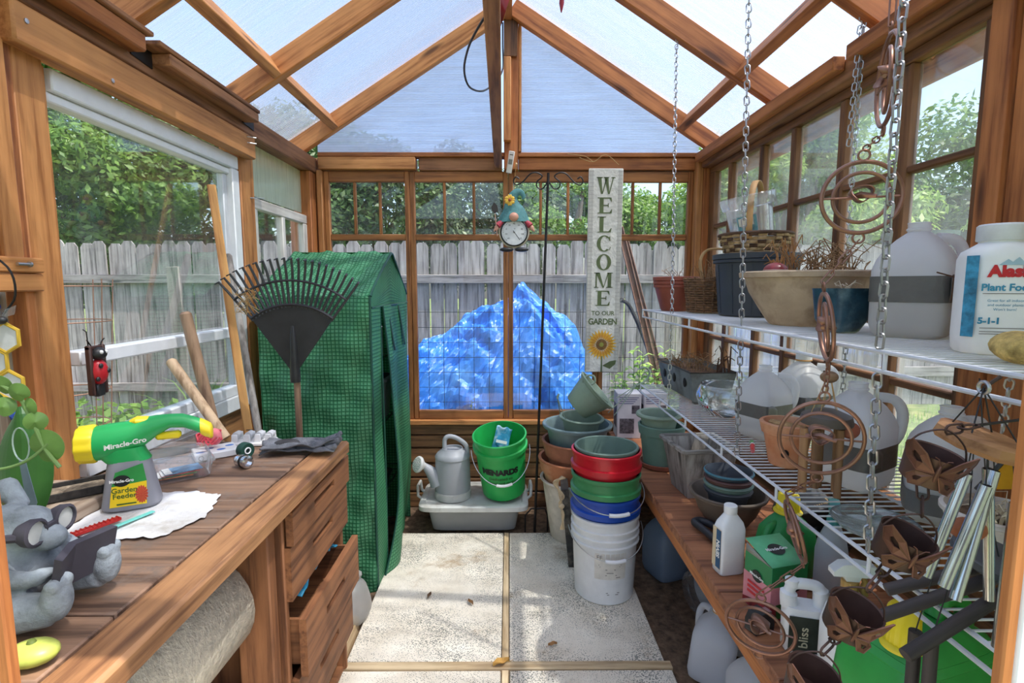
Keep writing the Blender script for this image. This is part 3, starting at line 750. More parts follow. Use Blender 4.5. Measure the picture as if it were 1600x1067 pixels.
# ---- things outside the big left window
tc = T('tomato_cage', 'rusty wire tomato cage outside the large left window', 'tomato cage', (-3.05, 3.5, -.05))
RUST = plain('rust_wire', C(128, 88, 66), .6, metal=.3)
for k in range(6):
    z = .25 + k * .24; m = M().ring(.20 + .02 * k, .004, (0, 0, z), (0, 0, 1), 20, 5); m.obj('hoop', RUST, tc)
for k in range(8):
    a = k * .785; TUBE('upright', [(.19 * math.cos(a), .19 * math.sin(a), 0), (.30 * math.cos(a), .30 * math.sin(a), 1.5)], .004, RUST, tc, 5)
BAR('stake', (-2.55, 4.0, -.05), (-2.62, 4.05, 1.55), .10, .03, greyw, None, up=(0, -1, 0)); tag(bpy.data.objects['stake'], 'grey weathered stake leaning outside the large left window', 'stake')
bo = T('blue_tub', 'blue plastic planter tub outside the large left window', 'tub', (-2.35, 3.15, -.045))
BLUEP = plain('blue_plastic', C(36, 92, 190), .4, var=.1)
M().lathe([(.13, 0), (.17, .33), (.20, .335), (.205, .36), (.19, .36), (.165, .335), (.16, .30)], 24, cap1=True).obj('body', BLUEP, bo)
M().lathe([(.155, .31), (.15, .33), (.03, .34)], 16).obj('soil', SOIL, bo)
v, f = leaves(120, [(0, 0, .42)], .12, .06, .3, .5, 3); leafobj('foliage', v, f, LF_M, bo)
def grasses(x, y, n, h, seed, label):
    t = T('tall_grass', label, 'plant', (x, y, -.05), group='weeds growing outside the windows'); g = random.Random(seed); m = M()
    for k in range(n):
        a = g.uniform(0, 6.28); r = g.uniform(.1, .35); hh = h * g.uniform(.6, 1); w = .012; bx, by = g.uniform(-.1, .1), g.uniform(-.1, .1); px, py = -math.sin(a), math.cos(a); vs = []
        for j in range(7):
            q = j / 6; zz = hh * (q - .35 * q ** 3); ww = w * (1 - q) + .001; c = (bx + math.cos(a) * r * q * q * 1.4, by + math.sin(a) * r * q * q * 1.4, zz)
            vs += [(c[0] - px * ww, c[1] - py * ww, c[2]), (c[0] + px * ww, c[1] + py * ww, c[2])]
        m.add(vs, [(2 * j, 2 * j + 1, 2 * j + 3, 2 * j + 2) for j in range(6)])
    m.obj('blades', LF_M, t, sharp=None, kind='stuff')
grasses(-2.05, 3.6, 26, 1.35, 1, 'tall arching grass outside beside the blue tub')
grasses(-2.9, 4.4, 20, 1.0, 2, 'grass clump outside behind the tomato cage')
grasses(-1.75, 2.75, 18, .8, 3, 'low grass close outside the large left window')
def rosette(x, y, h, n, seed, label, s=.16):
    t = T('broad_leaved_plant', label, 'plant', (x, y, -.05), group='weeds growing outside the windows'); g = random.Random(seed); m = M()
    for k in range(n):
        a = g.uniform(0, 6.28); r = g.uniform(.05, .28); z = h * g.uniform(.5, 1); ss = s * g.uniform(.6, 1.1); cx, cy = r * math.cos(a), r * math.sin(a)
        pts = [(cx + ss * math.cos(b + a) * (1 + .25 * (q % 2)), cy + ss * math.sin(b + a) * (1 + .25 * (q % 2)), z + .05 * math.sin(q * 2) - .05 * (q % 2)) for q, b in enumerate([i * .628 for i in range(10)])]
        m.add([(cx, cy, z + .02)] + pts, [(0, 1 + i, 1 + (i + 1) % 10) for i in range(10)])
    m.obj('foliage', LF_L, t, sharp=None, kind='stuff')
rosette(-2.95, 2.95, .42, 8, 1, 'broad-leaved green plant outside left of the blue tub')
rosette(-2.6, 2.5, .25, 8, 3, 'low broad-leaved plant outside below the ladybug ornament', .10)
v, f = leaves(1500, [(-3.2, 4.6, .2), (-3.6, 4.4, .25), (-2.6, 4.8, .3), (-4.2, 4.2, .3), (-2.4, 2.2, .05), (-3.0, 2.6, .05)], .45, .05, .5, .6, 8, .5)
sh = T('ground_cover', 'low green ground cover along the fence outside the left window', 'plant', (0, 0, -.04)); leafobj('foliage', v, f, LF_M, sh)
# reclaimed post beyond the corner (pinkish)
tag(B('garden_post', -1.47, -1.35, 3.52, 3.61, -.05, 1.90, wood('pink_post', 'z', C(176, 130, 108), C(128, 88, 70)), None), 'reddish wooden post outside behind the green cover', 'post')
# ---- grass tufts on the lawn to the right
m = M(); g = random.Random(4)
for k in range(2600):
    x, y = g.uniform(1.35, 6.5), g.uniform(1.5, 5.9)
    if 1.95 < x < 2.75 and 2.55 < y < 2.95 or x < 1.9 and y > 5.2: continue
    a = g.uniform(0, 6.28); h = g.uniform(.04, .12); w = .01; px, py = w * math.cos(a), w * math.sin(a); q = g.uniform(-.05, .05)
    m.add([(x - px, y - py, -.06), (x + px, y + py, -.06), (x + q, y + q, -.06 + h)], [(0, 1, 2)])
o = m.obj('lawn_grass', LF_L, None, sharp=None, kind='stuff'); tag(o, 'sunlit lawn grass outside the right-hand windows', 'grass')
# ---- green tubs on a rail outside the right windows
tb_ = T('plant_stand', 'wooden plant stand outside the right-hand windows', 'stand', (2.35, 2.75, -.06))
B('top', -.35, .35, -.14, .14, 1.40, 1.44, greyw, tb_)
for sx in (-.31, .31):
    for sy in (-.1, .1): B('leg', sx - .025, sx + .025, sy - .025, sy + .025, 0, 1.40, greyw, tb_)
DG = plain('dark_green_plastic', C(64, 92, 82), .45, var=.12)
def tub(x, lab):
    t = T('green_planter', lab, 'planter', (x, 2.75, 1.381), group='green planters outside'); M().lathe([(.09, 0), (.135, .25), (.155, .255), (.158, .30), (.145, .30), (.125, .25), (.12, .22)], 20, sx=1.1).obj('body', DG, t)
    M().lathe([(.13, .24), (.05, .25)], 14, sx=1.1).obj('soil', SOIL, t)
    v, f = leaves(70, [(0, 0, .31)], .10, .035, .4, .5, 5); leafobj('foliage', v, f, LF_L, t)
tub(2.18, 'dark green planter outside, seen behind the copper rings'); tub(2.53, 'dark green planter outside, above the taped jug on the upper shelf')
# ================================================================== left side
pb = T('potting_bench', 'long brown wooden potting bench under the left windows', 'workbench', (0, 0, 0))
ys = [.52, .643, .786, .935, 1.088, 1.231, 1.386, 1.505, 1.60, 1.728]
for a, b in zip(ys, ys[1:]): B('plank', -1.165, -.641, a, b - .003, .832, .869 + rng.uniform(-.001, .001), bench, pb, .003)
B('front_board', -.637, -.552, .52, 1.728, .825, .87, bfront, pb, .007)
B('apron', -.66, -.64, .52, 1.285, .74, .831, drw, pb)
B('cleat', -1.16, -.665, 1.262, 1.29, .76, .831, drw, pb)
for y in (.56, 1.235):
    B('leg', -.70, -.61, y, y + .04, -.03, .739 if y < 1 else .825, drw, pb); B('leg', -1.15, -1.06, y, y + .04, -.03, .831, drw, pb)
BAR('brace', (-.715, 1.26, .70), (-.60, 1.25, -.02), .03, .055, bfront, pb, up=(1, 0, .15))
# ---- drawer chest below the far end of the bench
dc = T('drawer_chest', 'brown wooden drawer chest with slotted pulls under the bench end', 'drawers', (0, 0, 0))
CX = -.575
B('side_panel', -1.10, CX - .022, 1.292, 1.312, -.03, .80, drw, dc); B('side_panel', -1.10, CX - .022, 1.742, 1.762, -.03, .80, drw, dc)
B('back_panel', -1.10, -1.08, 1.313, 1.741, -.03, .80, drw, dc); B('base_panel', -1.08, CX - .03, 1.313, 1.741, .0, .02, drw, dc)
def drawer(z0, z1, dx, y0=1.297, y1=1.770, zs=.55, rx=0):
    x = CX + dx; h = z1 - z0; cy = (y0 + y1) / 2; zc = z0 + h * zs
    d = M(); sw, sh = .085, .011
    O_ = [(y0, z0), (y1, z0), (y1, z1), (y0, z1)]; I_ = [(cy - sw, zc - sh), (cy + sw, zc - sh), (cy + sw, zc + sh), (cy - sw, zc + sh)]
    d.add([(xx, a, b) for xx in (x, x - .02) for L_ in (O_, I_) for a, b in L_], [(i, (i + 1) % 4, 4 + (i + 1) % 4, 4 + i) for i in range(4)] + [(8 + (i + 1) % 4, 8 + i, 12 + i, 12 + (i + 1) % 4) for i in range(4)] + [(i, 8 + i, 8 + (i + 1) % 4, (i + 1) % 4) for i in range(4)] + [(4 + (i + 1) % 4, 12 + (i + 1) % 4, 12 + i, 4 + i) for i in range(4)])
    o = d.obj('drawer', drw('y'), dc)
    bx = M(); 
    bx.box(x - .40, x - .021, y0 + .03, y0 + .04, z0 + .015, z1 - .02, 0); bx.box(x - .40, x - .021, y1 - .04, y1 - .03, z0 + .015, z1 - .02, 0); bx.box(x - .40, x - .021, y0 + .04, y1 - .04, z0 + .015, z0 + .025, 0)
    bx.box(x - .40, x - .39, y0 + .04, y1 - .04, z0 + .025, z1 - .02, 0)
    bo_ = bx.obj('drawer_box', drw('x'), o)
    return o
drawer(.712, .805, 0.004); drawer(.556, .706, -.006); drawer(.335, .503, .026, 1.30, 1.775); drawer(.145, .325, .0)
tg = M().grid(lambda u, v: (-.60 - .09 * v + .004 * math.sin(20 * u), 1.40 + .30 * u, .505 + .035 * math.sin(3.14 * u) * (1 - v) + .006 * math.sin(31 * u + 4 * v)), 20, 6).obj('blue_bag', plain('blue_film', C(62, 168, 206), .3), thick=.004)
tag(tg, 'light blue plastic bag peeking out of the open third drawer', 'bag')
# ---- rolled carpets under the bench
RUG = plain('cream_rug', C(222, 210, 186), .95, var=.18, scale=60, bump=.9, bscale=120)
def rug(label, p, q, r, turns):
    t = T('rolled_rug', label, 'rug', (0, 0, 0), group='cream rugs rolled up under the bench'); m = M(); p, q = Vector(p), Vector(q); d = (q - p).normalized(); u = Vector((0, 0, 1)); s = d.cross(u).normalized(); u = s.cross(d)
    n = int(turns * 26); path = []
    for i in range(n + 1):
        a = i / 26 * 2 * math.pi; rr = r * min(1, .35 + .80 * i / n); path.append((s * math.cos(a) + u * math.sin(a)) * rr)
    m.add([p + x for x in path] + [q + x for x in path], [(i, i + 1, n + 2 + i, n + 1 + i) for i in range(n)])
    m.obj('rug_roll', RUG, t, sharp=60, thick=.014)
rug('large cream rug rolled up right under the bench top', (-.83, .62, .555), (-.785, 1.225, .59), .15, 2.8)
rug('smaller cream rug roll lying lower under the bench', (-.83, .62, .20), (-.745, 1.215, .24), .12, 2.8)
# ---- board along the window
tag(B('window_board', -1.172, -.972, .60, 1.28, .8705, .905, wood('pale_board', 'y', C(214, 196, 176), C(176, 152, 130)), None), 'pale wooden board lying on the bench along the windows', 'board')
# ---- stone rabbit reading a book
rb = T('rabbit_statue', 'grey stone rabbit statue reading a book in dark glasses', 'statue', (-.80, .79, .8775), 2); rb.scale = (1.15, 1.15, 1.15)
STONE = plain('grey_stone', C(150, 158, 164), .9, var=.3, scale=26, bump=.5, bscale=50)
DKST = plain('dark_stone', C(72, 68, 78), .8, var=.15)
m = M().ball((0, 0, .052), (.052, .052, .052)).ball((.008, 0, .085), .038).ball((.022, 0, .115), (.036, .034, .034)).ball((.052, 0, .104), (.020, .020, .017)).ball((.0, 0, .125), .028)
for s in (-1, 1):
    m.tube([(.0, s * .022, .14), (-.03, s * .032, .165), (-.055, s * .04, .155), (-.07, s * .043, .125)], [.010, .016, .017, .007], 10)
    m.tube([(0, s * .04, .028), (.05, s * .05, .024), (.085, s * .045, .026)], [.03, .026, .022], 10); m.ball((.092, s * .045, .040), (.016, .021, .030))
    for q in (-1, 0, 1): m.ball((.096, s * .045 + q * .012, .062), (.010, .0075, .010), 10, 6)
    m.tube([(.0, s * .038, .092), (.03, s * .05, .070), (.058, s * .04, .064)], [.016, .014, .011], 10); m.ball((.064, s * .035, .066), (.012, .014, .011))
    for q in (-1, 0, 1): m.ball((.071, s * .033 + q * .007, .069), (.008, .005, .006), 8, 6)
m.ball((-.05, 0, .03), .018)
o = m.obj('rabbit_body', STONE, rb, sharp=None); md = o.modifiers.new('blend', 'REMESH'); md.mode = 'VOXEL'; md.voxel_size = .0032; md.use_smooth_shade = True
sm = o.modifiers.new('soft', 'SMOOTH'); sm.iterations = 3; sm.factor = .5
bk = M()
for s in (-1, 1):
    pts = [(.062, 0, .036), (.085, s * .05, .040), (.098, s * .05, .098), (.076, 0, .096)]; p2 = [(a + .010, b, c - .003) for a, b, c in pts]
    bk.loft([pts if s > 0 else pts[::-1], p2 if s > 0 else p2[::-1]])
bk.obj('book', DKST, rb)
gl = M()
for s in (-1, 1): gl.lathe([(.0185, 0), (.0195, .012), (.0155, .014), (.0155, .008)], 18, cap1=False).v
g_ = T
for s in (-1, 1):
    q = M().lathe([(.012, -.012), (.0185, .0), (.0195, .010), (.0155, .012), (.0155, .006)], 18, cap1=False, axis='x').mv((.046, s * .024, .122)).obj('goggle', DKST, rb)
    M().lathe([(.0155, 0), (.008, .001)], 18, axis='x').mv((.053, s * .024, .122)).obj('lens', plain('lens_pale', C(206, 206, 202), .5), q)
    TUBE('strap', [(.045, s * .038, .122), (.02, s * .037, .120), (-.012, s * .030, .118)], .0055, DKST, rb, 6)
M().box(.045, .058, -.01, .01, .120, .128, .002).obj('bridge', DKST, rb)
# ---- lime egg
t = T('lime_ornament', 'lime green oval ornament at the near end of the bench', 'ornament', (-.672, .675, .87)); M().ball((0, 0, .016), (.034, .026, .016)).obj('shell', plain('lime_glaze', C(186, 196, 92), .4, var=.2, scale=30), t); M().lathe([(.006, 0), (.004, .004)], 10).mv((0, 0, .0315)).obj('stem_stub', plain('leaf_stub', C(96, 110, 50)), t)
# ---- hose-end garden feeder
fd = T('garden_feeder', 'green and yellow hose-end plant feeder bottle on the white cloth', 'garden feeder', (-.905, 1.19, .878), 24)
def sring(hx_, hy_, z, n=28, e=3.2, cx=0, cy=0):
    out = []
    for i in range(n):
        a = 2 * math.pi * i / n; c_, s_ = math.cos(a), math.sin(a); out.append((cx + hx_ * math.copysign(abs(c_) ** (2 / e), c_), cy + hy_ * math.copysign(abs(s_) ** (2 / e), s_), z))
    return out
def fhx(z): return .060 - .020 * min(1, max(0, z / .12))
def fhy(z): return .040 - .010 * min(1, max(0, z / .12))
m = M().loft([sring(fhx(0) - .004, fhy(0) - .004, 0)] + [sring(fhx(z), fhy(z), z) for z in (.006, .03, .06, .09, .115)] + [sring(.030, .024, .135)])
m.obj('bottle', milk('smoky_plastic', C(176, 176, 186), .10, .3), fd)
FG = plain('feeder_green', C(40, 172, 92), .4, var=.05); FY = plain('feeder_yellow', C(244, 216, 40), .42, var=.05)
def xring(x, ry, rz, z, n=22): return [(x, ry * math.cos(2 * math.pi * i / n), z + rz * math.sin(2 * math.pi * i / n)) for i in range(n)]
hd = M().loft([xring(-.105, .040, .040, .158), xring(-.07, .041, .042, .160), xring(-.03, .037, .038, .166), xring(.015, .031, .034, .176), xring(.05, .024, .025, .188), xring(.085, .020, .017, .196), xring(.12, .019, .017, .194), xring(.15, .018, .018, .184), xring(.17, .018, .019, .175)])
SQ = lambda m_: m_.xf(lambda x, y, z: (.771 * x + .0207, y, z))
SQ(hd).obj('sprayer_head', FG, fd)
M().loft([sring(.044, .030, .112), sring(.046, .033, .130, cx=-.012), sring(.05, .034, .145, cx=-.02)]).obj('collar', FG, fd)
m = M(); pr = []
cap = M(); n = 40
rings = []
for x, r0 in ((-.150, .038), (-.146, .043), (-.112, .045), (-.104, .043)):
    rings.append([(x, (r0 - (.0025 if (i // 2) % 2 else 0)) * math.cos(2 * math.pi * i / n), .158 + (r0 - (.0025 if (i // 2) % 2 else 0)) * math.sin(2 * math.pi * i / n)) for i in range(n)])
cap.loft(rings)
co = SQ(cap).obj('hose_cap', FY, fd)
for dy, dz, r_ in ((0, -.004, .007), (.014, -.010, .006), (-.012, .012, .004)): SQ(M().ball((-.152, dy, .158 + dz), (r_ * 1.2, r_, r_), 10, 8)).obj('nub', FY, co)
SQ(M().loft([xring(.168, .0195, .0205, .1755), xring(.178, .0205, .0215, .170), xring(.196, .019, .020, .162), xring(.2, .014, .015, .160)])).obj('nozzle', FY, fd)
M().loft([xring(-.018, .010, .006, .204), xring(.0, .020, .010, .207), xring(.03, .016, .010, .205), xring(.045, .008, .004, .203)]).xf(lambda x, y, z: (.771 * x + .0207, y, z - .003)).obj('dial', FY, fd)
M().box(.055, .108, -.010, .010, .152, .170, .005).obj('trigger', FY, fd)
def onf(m, e=.0012): return m.xf(lambda x, y, z: (x, -fhy(y) - e - z, y))
lb = M()
onf(M().add([(-.036, .012, 0), (.036, .012, 0), (.038, .066, 0), (-.030, .060, 0)], [(0, 1, 2, 3)])).obj('label_yellow', plain('label_yellow', C(250, 212, 34), .45, var=.03), fd)
onf(M().add([(-.030, .060, 0), (.038, .066, 0), (.032, .108, 0), (-.022, .092, 0)], [(0, 1, 2, 3)])).obj('label_green', plain('label_green', C(50, 150, 70), .45), fd)
onf(M().lathe([(.0135, 0), (0.012, .0003)], 20, sx=1.25).mv((-.010, .072, .0008)), .0012).obj('emblem', plain('print_black', C(24, 28, 26), .5), fd)
PW = plain('print_white', C(244, 244, 240), .5, var=.02); PG = plain('print_green', C(44, 92, 40), .5, var=.03); PB = plain('print_blue', C(34, 96, 140), .5, var=.03); PR = plain('print_red', C(196, 30, 40), .5, var=.03); PK = plain('print_black', C(24, 28, 26))
onf(text('Miracle-Gro', .0095, .0003).mv((-.010, .072, .002)), .0012).obj('lettering', PW, fd)
onf(text('Garden\nFeeder', .0165, .0002, lsp=.8).mv((-.006, .043, .001)), .0012).obj('lettering', PG, fd)
onf(M().box(-.022, .016, .0165, .0195, .001, .0013, 0), .0012).obj('print_line', PG, fd)
fl = M()
for k in range(16):
    a = k * .3927; fl.add([(.027, .036, 0), (.027 + .011 * math.cos(a - .18), .036 + .018 * math.sin(a - .18), 0), (.027 + .014 * math.cos(a), .036 + .022 * math.sin(a), 0), (.027 + .011 * math.cos(a + .18), .036 + .018 * math.sin(a + .18), 0)], [(0, 1, 2, 3)])
fl.v = [(min(x, .040), y, z) for x, y, z in fl.v]
onf(fl.mv((0, 0, .0008)), .0012).obj('flower_print', plain('flower_red', C(206, 74, 50), .5), fd)
tx = text('Miracle-Gro', .0165, .0005)
tx.xf(lambda x, y, z: (x * 1.3 - .022, -math.sqrt(max(0, .0385 ** 2 - (y - .004) ** 2)) - .0026 - z, .160 + y + .14 * x)); tx.xf(lambda x, y, z: (.771 * x + .0207, y, z)); tx.obj('lettering', PW, fd)
# ---- white lace cloth
poly = [(-.962, 1.04), (-.85, 1.03), (-.745, 1.035), (-.70, 1.13), (-.735, 1.25), (-.80, 1.27), (-.93, 1.27), (-.965, 1.2)]
cl = M(); rings_ = []
for k, s in enumerate((1, .93, .6, .25)):
    pts = []
    for i in range(96):
        f = i / 96 * len(poly); a = poly[int(f)]; b = poly[(int(f) + 1) % len(poly)]; w_ = f - int(f); x, y = a[0] + (b[0] - a[0]) * w_, a[1] + (b[1] - a[1]) * w_
        x, y = -.85 + (x + .85) * s, 1.16 + (y - 1.16) * s; e = (.006 * abs(math.sin(i * .9)) if k == 0 else 0)
        pts.append((max(x, -.968) + e * math.copysign(1, x + .85), y + e * math.copysign(1, y - 1.16), .8712 + .002 * abs(math.sin(i * .7 + k)) + (.003 * math.sin(i * .23) ** 2 if k == 0 else 0)))
    rings_.append(pts)
cl.loft(rings_[::-1]); o = cl.obj('lace_cloth', plain('white_cloth', C(236, 236, 238), .9, var=.1, scale=14, bump=.4, dirt=C(186, 180, 172), dscale=7)); tag(o, 'white cloth with a scalloped edge spread on the bench', 'cloth')
def stick_thing(name, label, cat, p, q, w, h, mat, ridges=0):
    t = T(name, label, cat, p); d = Vector(q) - Vector(p); M().obox((0, 0, h / 2), (d.x, d.y, d.z + h / 2), w, h, c=.0015).obj('strip', mat, t)
    if ridges:
        m = M()
        for k in range(ridges):
            c = d * ((k + .5) / ridges); e = d.normalized() * .0012; m.obox(c - e + Vector((0, 0, h)), c + e + Vector((0, 0, h)), w * 1.1, h * .35, c=0)
        m.obj('ridges', mat, t)
    else:
        c = d * .85; M().obox(c + Vector((0, 0, h)), d * .97 + Vector((0, 0, h)), w * .5, h * .3, c=0).obj('tip', mat, t)
stick_thing('red_stake', 'ribbed red plastic plant stake lying by the white cloth', 'stake', (-.925, 1.00, .879), (-.872, 1.105, .879), .014, .008, plain('red_plastic', C(206, 44, 40), .4), 14)
stick_thing('plant_tag', 'flat turquoise plastic plant tag beside the red stake', 'plant tag', (-.872, 1.03, .879), (-.825, 1.145, .879), .012, .003, plain('teal_plastic', C(120, 214, 202), .45))
t = T('black_disc', 'small round black disc on the bench near the rabbit', 'disc', (-.835, .985, .8705)); M().lathe([(.013, 0), (.014, .002), (.014, .009), (.012, .011), (.0, .011)], 18).obj('puck', BLACK, t); M().box(-.010, .010, -.003, .003, .0105, .0135, .001).obj('tab', BLACK, t)
# ---- black tray with dried soil on the pale board
t = T('black_tray', 'shallow black tray with dried grit on the pale board', 'tray', (-1.05, 1.185, .9065), 40)
pts = [(-.085, -.02), (-.07, -.045), (.06, -.045), (.085, -.01), (.07, .045), (-.075, .045)]
m = M().prism(pts, 0, .004); 
for a, b in zip(pts, pts[1:] + pts[:1]): m.obox((a[0], a[1], .010), (b[0], b[1], .010), .006, .018, c=.001)
m.obj('tray_shell', plain('dusty_black', C(58, 54, 52), .7, var=.5, scale=60), t); M().prism([(a * .9, b * .88) for a, b in pts], .004, .009).obj('grit', plain('grit', C(168, 150, 128), .95, var=.5, scale=70, bump=.8), t)
# ---- clear clamshells
def clam(name, label, loc, rz, sx, sy, h, lidgap=0):
    t = T(name, label, 'container', loc, rz)
    M().loft([sring(sx * .42, sy * .40, 0.001, 28, 6), sring(sx * .44, sy * .42, .004, 28, 6), sring(sx * .49, sy * .48, h * .55, 28, 6), sring(sx * .52, sy * .52, h * .56, 28, 6)], cap=False).add(sring(sx * .42, sy * .40, .001, 28, 6), [tuple(range(28))]).obj('base', CLEARP, t)
    M().loft([sring(sx * .52, sy * .52, h * .575, 28, 6), sring(sx * .49, sy * .48, h * .59, 28, 6), sring(sx * .45, sy * .43, h * .95, 28, 6), sring(sx * .40, sy * .38, h, 28, 6)], cap=False).add(sring(sx * .40, sy * .38, h, 28, 6), [tuple(range(28))]).obj('lid', CLEARP, t)
    for k in range(5): M().ring(.006, .0012, (-sx * .3 + k * sx * .15, -sy * .46, h * .75), (0, 1, 0), 10, 5).obj('vent', CLEARP, t)
    return t
cu = clam('clear_clamshell', 'empty clear plastic clamshell on the pale board by the window', (-1.085, 1.58, .8705), 80, .22, .13, .10)
M().box(-.06, .06, -.02, .02, .1005, .1008, 0).obj('label_strip', plain('label_pale', C(214, 228, 232)), cu); M().box(-.05, .05, -.004, .006, .1009, .1012, 0).obj('print_line', PG, cu)
clam('seed_clamshell', 'clear plastic clamshell holding colourful seed packets', (-.925, 1.39, .8705), 38, .17, .125, .075)
for k, (c_, lab) in enumerate(((C(226, 120, 50), 'orange seed packet inside the clear clamshell'), (C(84, 130, 66), 'green seed packet inside the clear clamshell'), (C(196, 70, 70), 'red seed packet inside the clear clamshell'), (C(116, 166, 206), 'light blue seed packet inside the clear clamshell'))):
    t = T('seed_packet', lab, 'seed packet', (-.932 + .005 * k, 1.384 + .004 * k, .8765 + .004 * k), group='seed packets in the clamshell', rot=(0, 0, R(32 + 4 * k)))
    M().box(-.045, .045, -.028, .028, 0, .0025, .0005).obj('paper', plain('packet_%s' % lab.split()[0], c_, .5, var=.5, scale=40), t)
    M().box(-.045, -.028, -.028, .028, .0026, .0029, 0).obj('header_print', PW, t)
# ---- white panel with blue print, roller bracket, net, coupling
t = T('white_foam_board', 'white board with blue print lying beside the clamshell', 'board', (-.925, 1.572, .8705), 38); M().box(-.06, .06, -.045, .045, 0, .022, .003).obj('slab', WHITEP, t)
for k in range(4): M().lathe([(.009, 0), (.007, .0004)], 14, sx=1.4).mv((-.042 + .028 * k, -.02 + .03 * (k % 2), .0222)).obj('blue_print', plain('print_sky', C(60, 120, 200)), t)
t = T('roller_bracket', 'white roller bracket with four small wheels on the bench', 'bracket', (-.862, 1.689, .8705), 4)
M().box(-.07, .07, -.032, .032, .0, .012, .003).obj('base_plate', WHITEP, t)
for sx in (-.052, -.012, .022, .056):
    for sy in (-.022, .022): M().prism([(sx - .010, .012), (sx + .010, .012), (sx + .008, .038), (sx - .008, .038)], -sy - .003, -sy + .003, 'xz').obj('ear', WHITEP, t)
    M().lathe([(.012, -.014), (.012, .014)], 14, axis='y').mv((sx, 0, .032)).obj('roller', plain('roller_grey', C(206, 206, 208)), t)
t = T('pink_net_bag', 'tangled pink-red net bag behind the feeder nozzle', 'net bag', (-.945, 1.578, .898)); g = random.Random(3); t.scale = (.62, .62, .9)
for k in range(7):
    pts = [(.05 * math.cos(a + k) * (1 + .3 * math.sin(2 * a + k)), .03 * math.sin(a + k), .032 + .022 * math.sin(3 * a + k * 1.7)) for a in [i * .6283 for i in range(10)]]
    TUBE('net_strand', pts, .0042, plain('pink_net', C(230, 84, 96), .45), t, 6, True)
M().ball((.03, 0, .034), (.034, .026, .03)).obj('bundle', plain('pink_soft', C(236, 128, 134), .6, var=.2), t)
t = T('chrome_coupling', 'chrome hose coupling lying on the bench near the gloves', 'coupling', (-.80, 1.475, .889), rot=(R(90), 0, R(60)))
M().lathe([(.016, 0), (.018, .004), (.018, .018), (.014, .020), (.014, .030), (.018, .032), (.018, .044), (.012, .046), (.012, .036)], 18).obj('barrel', plain('chrome', C(210, 212, 216), .12, metal=1), t); M().ring(.017, .0025, (0, 0, .025), (0, 0, 1), 16, 6).obj('seal', BLACK, t)
# ---- gloves with a dark green roll
t = T('work_gloves', 'pair of crumpled grey work gloves at the bench end', 'gloves', (-.668, 1.60, .8725), 8); t.scale = (.8, .85, 1)
GLV = plain('grey_knit', C(112, 114, 120), .9, var=.35, scale=16, bump=.5)
def glove(k):
    def fn(u, v):
        x = -.14 + .28 * u; w = .055 * (1 - .25 * u) * (1 + .15 * math.sin(9 * u)); y = (v - .5) * 2 * w
        return (x + .01 * math.sin(7 * v), y + .012 * math.sin(5 * u + k), .004 + .013 * k + .009 * abs(math.sin(6 * u + 3 * v + k * 2)) + .008 * math.sin(11 * v + 8 * u) ** 2 + .014 * u * u * abs(math.sin(5 * v + k)))
    return M().grid(fn, 40, 20).xf(lambda x, y, z: (x, y, z)).rot((0, 0, R(9 * k - 6)))
for k in (0, 1):
    o = glove(k).obj('glove', GLV, t, thick=.005)
    for j in range(3):
        f = M().tube(spline([(.10, -.035 + .03 * j, .016 + .013 * k), (.135, -.04 + .034 * j, .022 + .014 * k), (.155, -.045 + .036 * j, .030 + .012 * k + .004 * j)], 4), [.009] * 8 + [.006], 8); f.rot((0, 0, R(9 * k - 6))); f.obj('finger', GLV, o)
M().ball((-.05, .0, .03), (.05, .03, .012)).obj('palm_coating', plain('dark_rubber', C(62, 60, 62), .6, var=.4), t)
t = T('green_wire_roll', 'small roll of dark green garden tie beside the gloves', 'tie roll', (-.818, 1.548, .8705), 60); M().lathe([(.008, -.012), (.022, -.014), (.024, -.01), (.024, .01), (.022, .014), (.008, .012), (.008, -.012)], 22, cap0=False, cap1=False, axis='y').mv((0, 0, .024)).obj('roll', plain('deep_green', C(22, 66, 54), .6), t); M().ring(.009, .002, (0, -.0135, .024), (0, 1, 0), 14, 6).obj('core', WHITEP, t)
# ---- rake standing behind the bench
rk = T('leaf_rake', 'black plastic fan rake standing head-up at the bench end', 'rake', (-.775, 1.86, -.03))
TUBE('handle', [(0, 0, 0), (.004, -.018, 1.10)], .0115, handlew('z'), rk, 10)
M().lathe([(.017, 1.085), (.018, 1.10), (.017, 1.18), (.013, 1.26), (.008, 1.29)], 14).mv((.004, -.03, 0)).obj('socket', BLACK, rk)
pts = [(.004, 1.14)]
n = 14
for i in range(n + 1):
    a = R(38 - 76 * i / n); pts.append((.004 + .235 * math.sin(-a), 1.13 + .235 * math.cos(a)))
plate = M().prism([(pts[0][0] + .012, pts[0][1] - .012)] + [(x, z) for x, z in pts[1:]][::-1] + [(pts[0][0] - .012, pts[0][1] - .012)], .010, .016, 'xz'); plate.v = [(x, y - .02, z) for x, y, z in plate.v]
plate.obj('fan_plate', BLACK, rk)
m = M().tube([(x, -.036, z) for x, z in pts[1:]], .006, 6); m.obj('fan_rib', BLACK, rk)
for i in range(22):
    a = R(38 - 76 * i / 21); s_, c_ = math.sin(-a), math.cos(a); cx, cz = .004, 1.13
    p = [(cx + s_ * r, -.034 - dy, cz + c_ * r) for r, dy in ((.225, 0), (.29, .004), (.36, .008), (.398, .016), (.402, .034))]
    p[-1] = (p[-1][0], p[-1][1], p[-1][2] - .010)
    TUBE('tine', p, [.0052, .0048, .0045, .0042, .0025], BLACK, rk, 6)
M().tube([(.004 + math.sin(-R(38 - 76 * i / 20)) * .32, -.044, 1.13 + math.cos(R(38 - 76 * i / 20)) * .32) for i in range(21)], .0045, 6).obj('tine_brace', BLACK, rk)
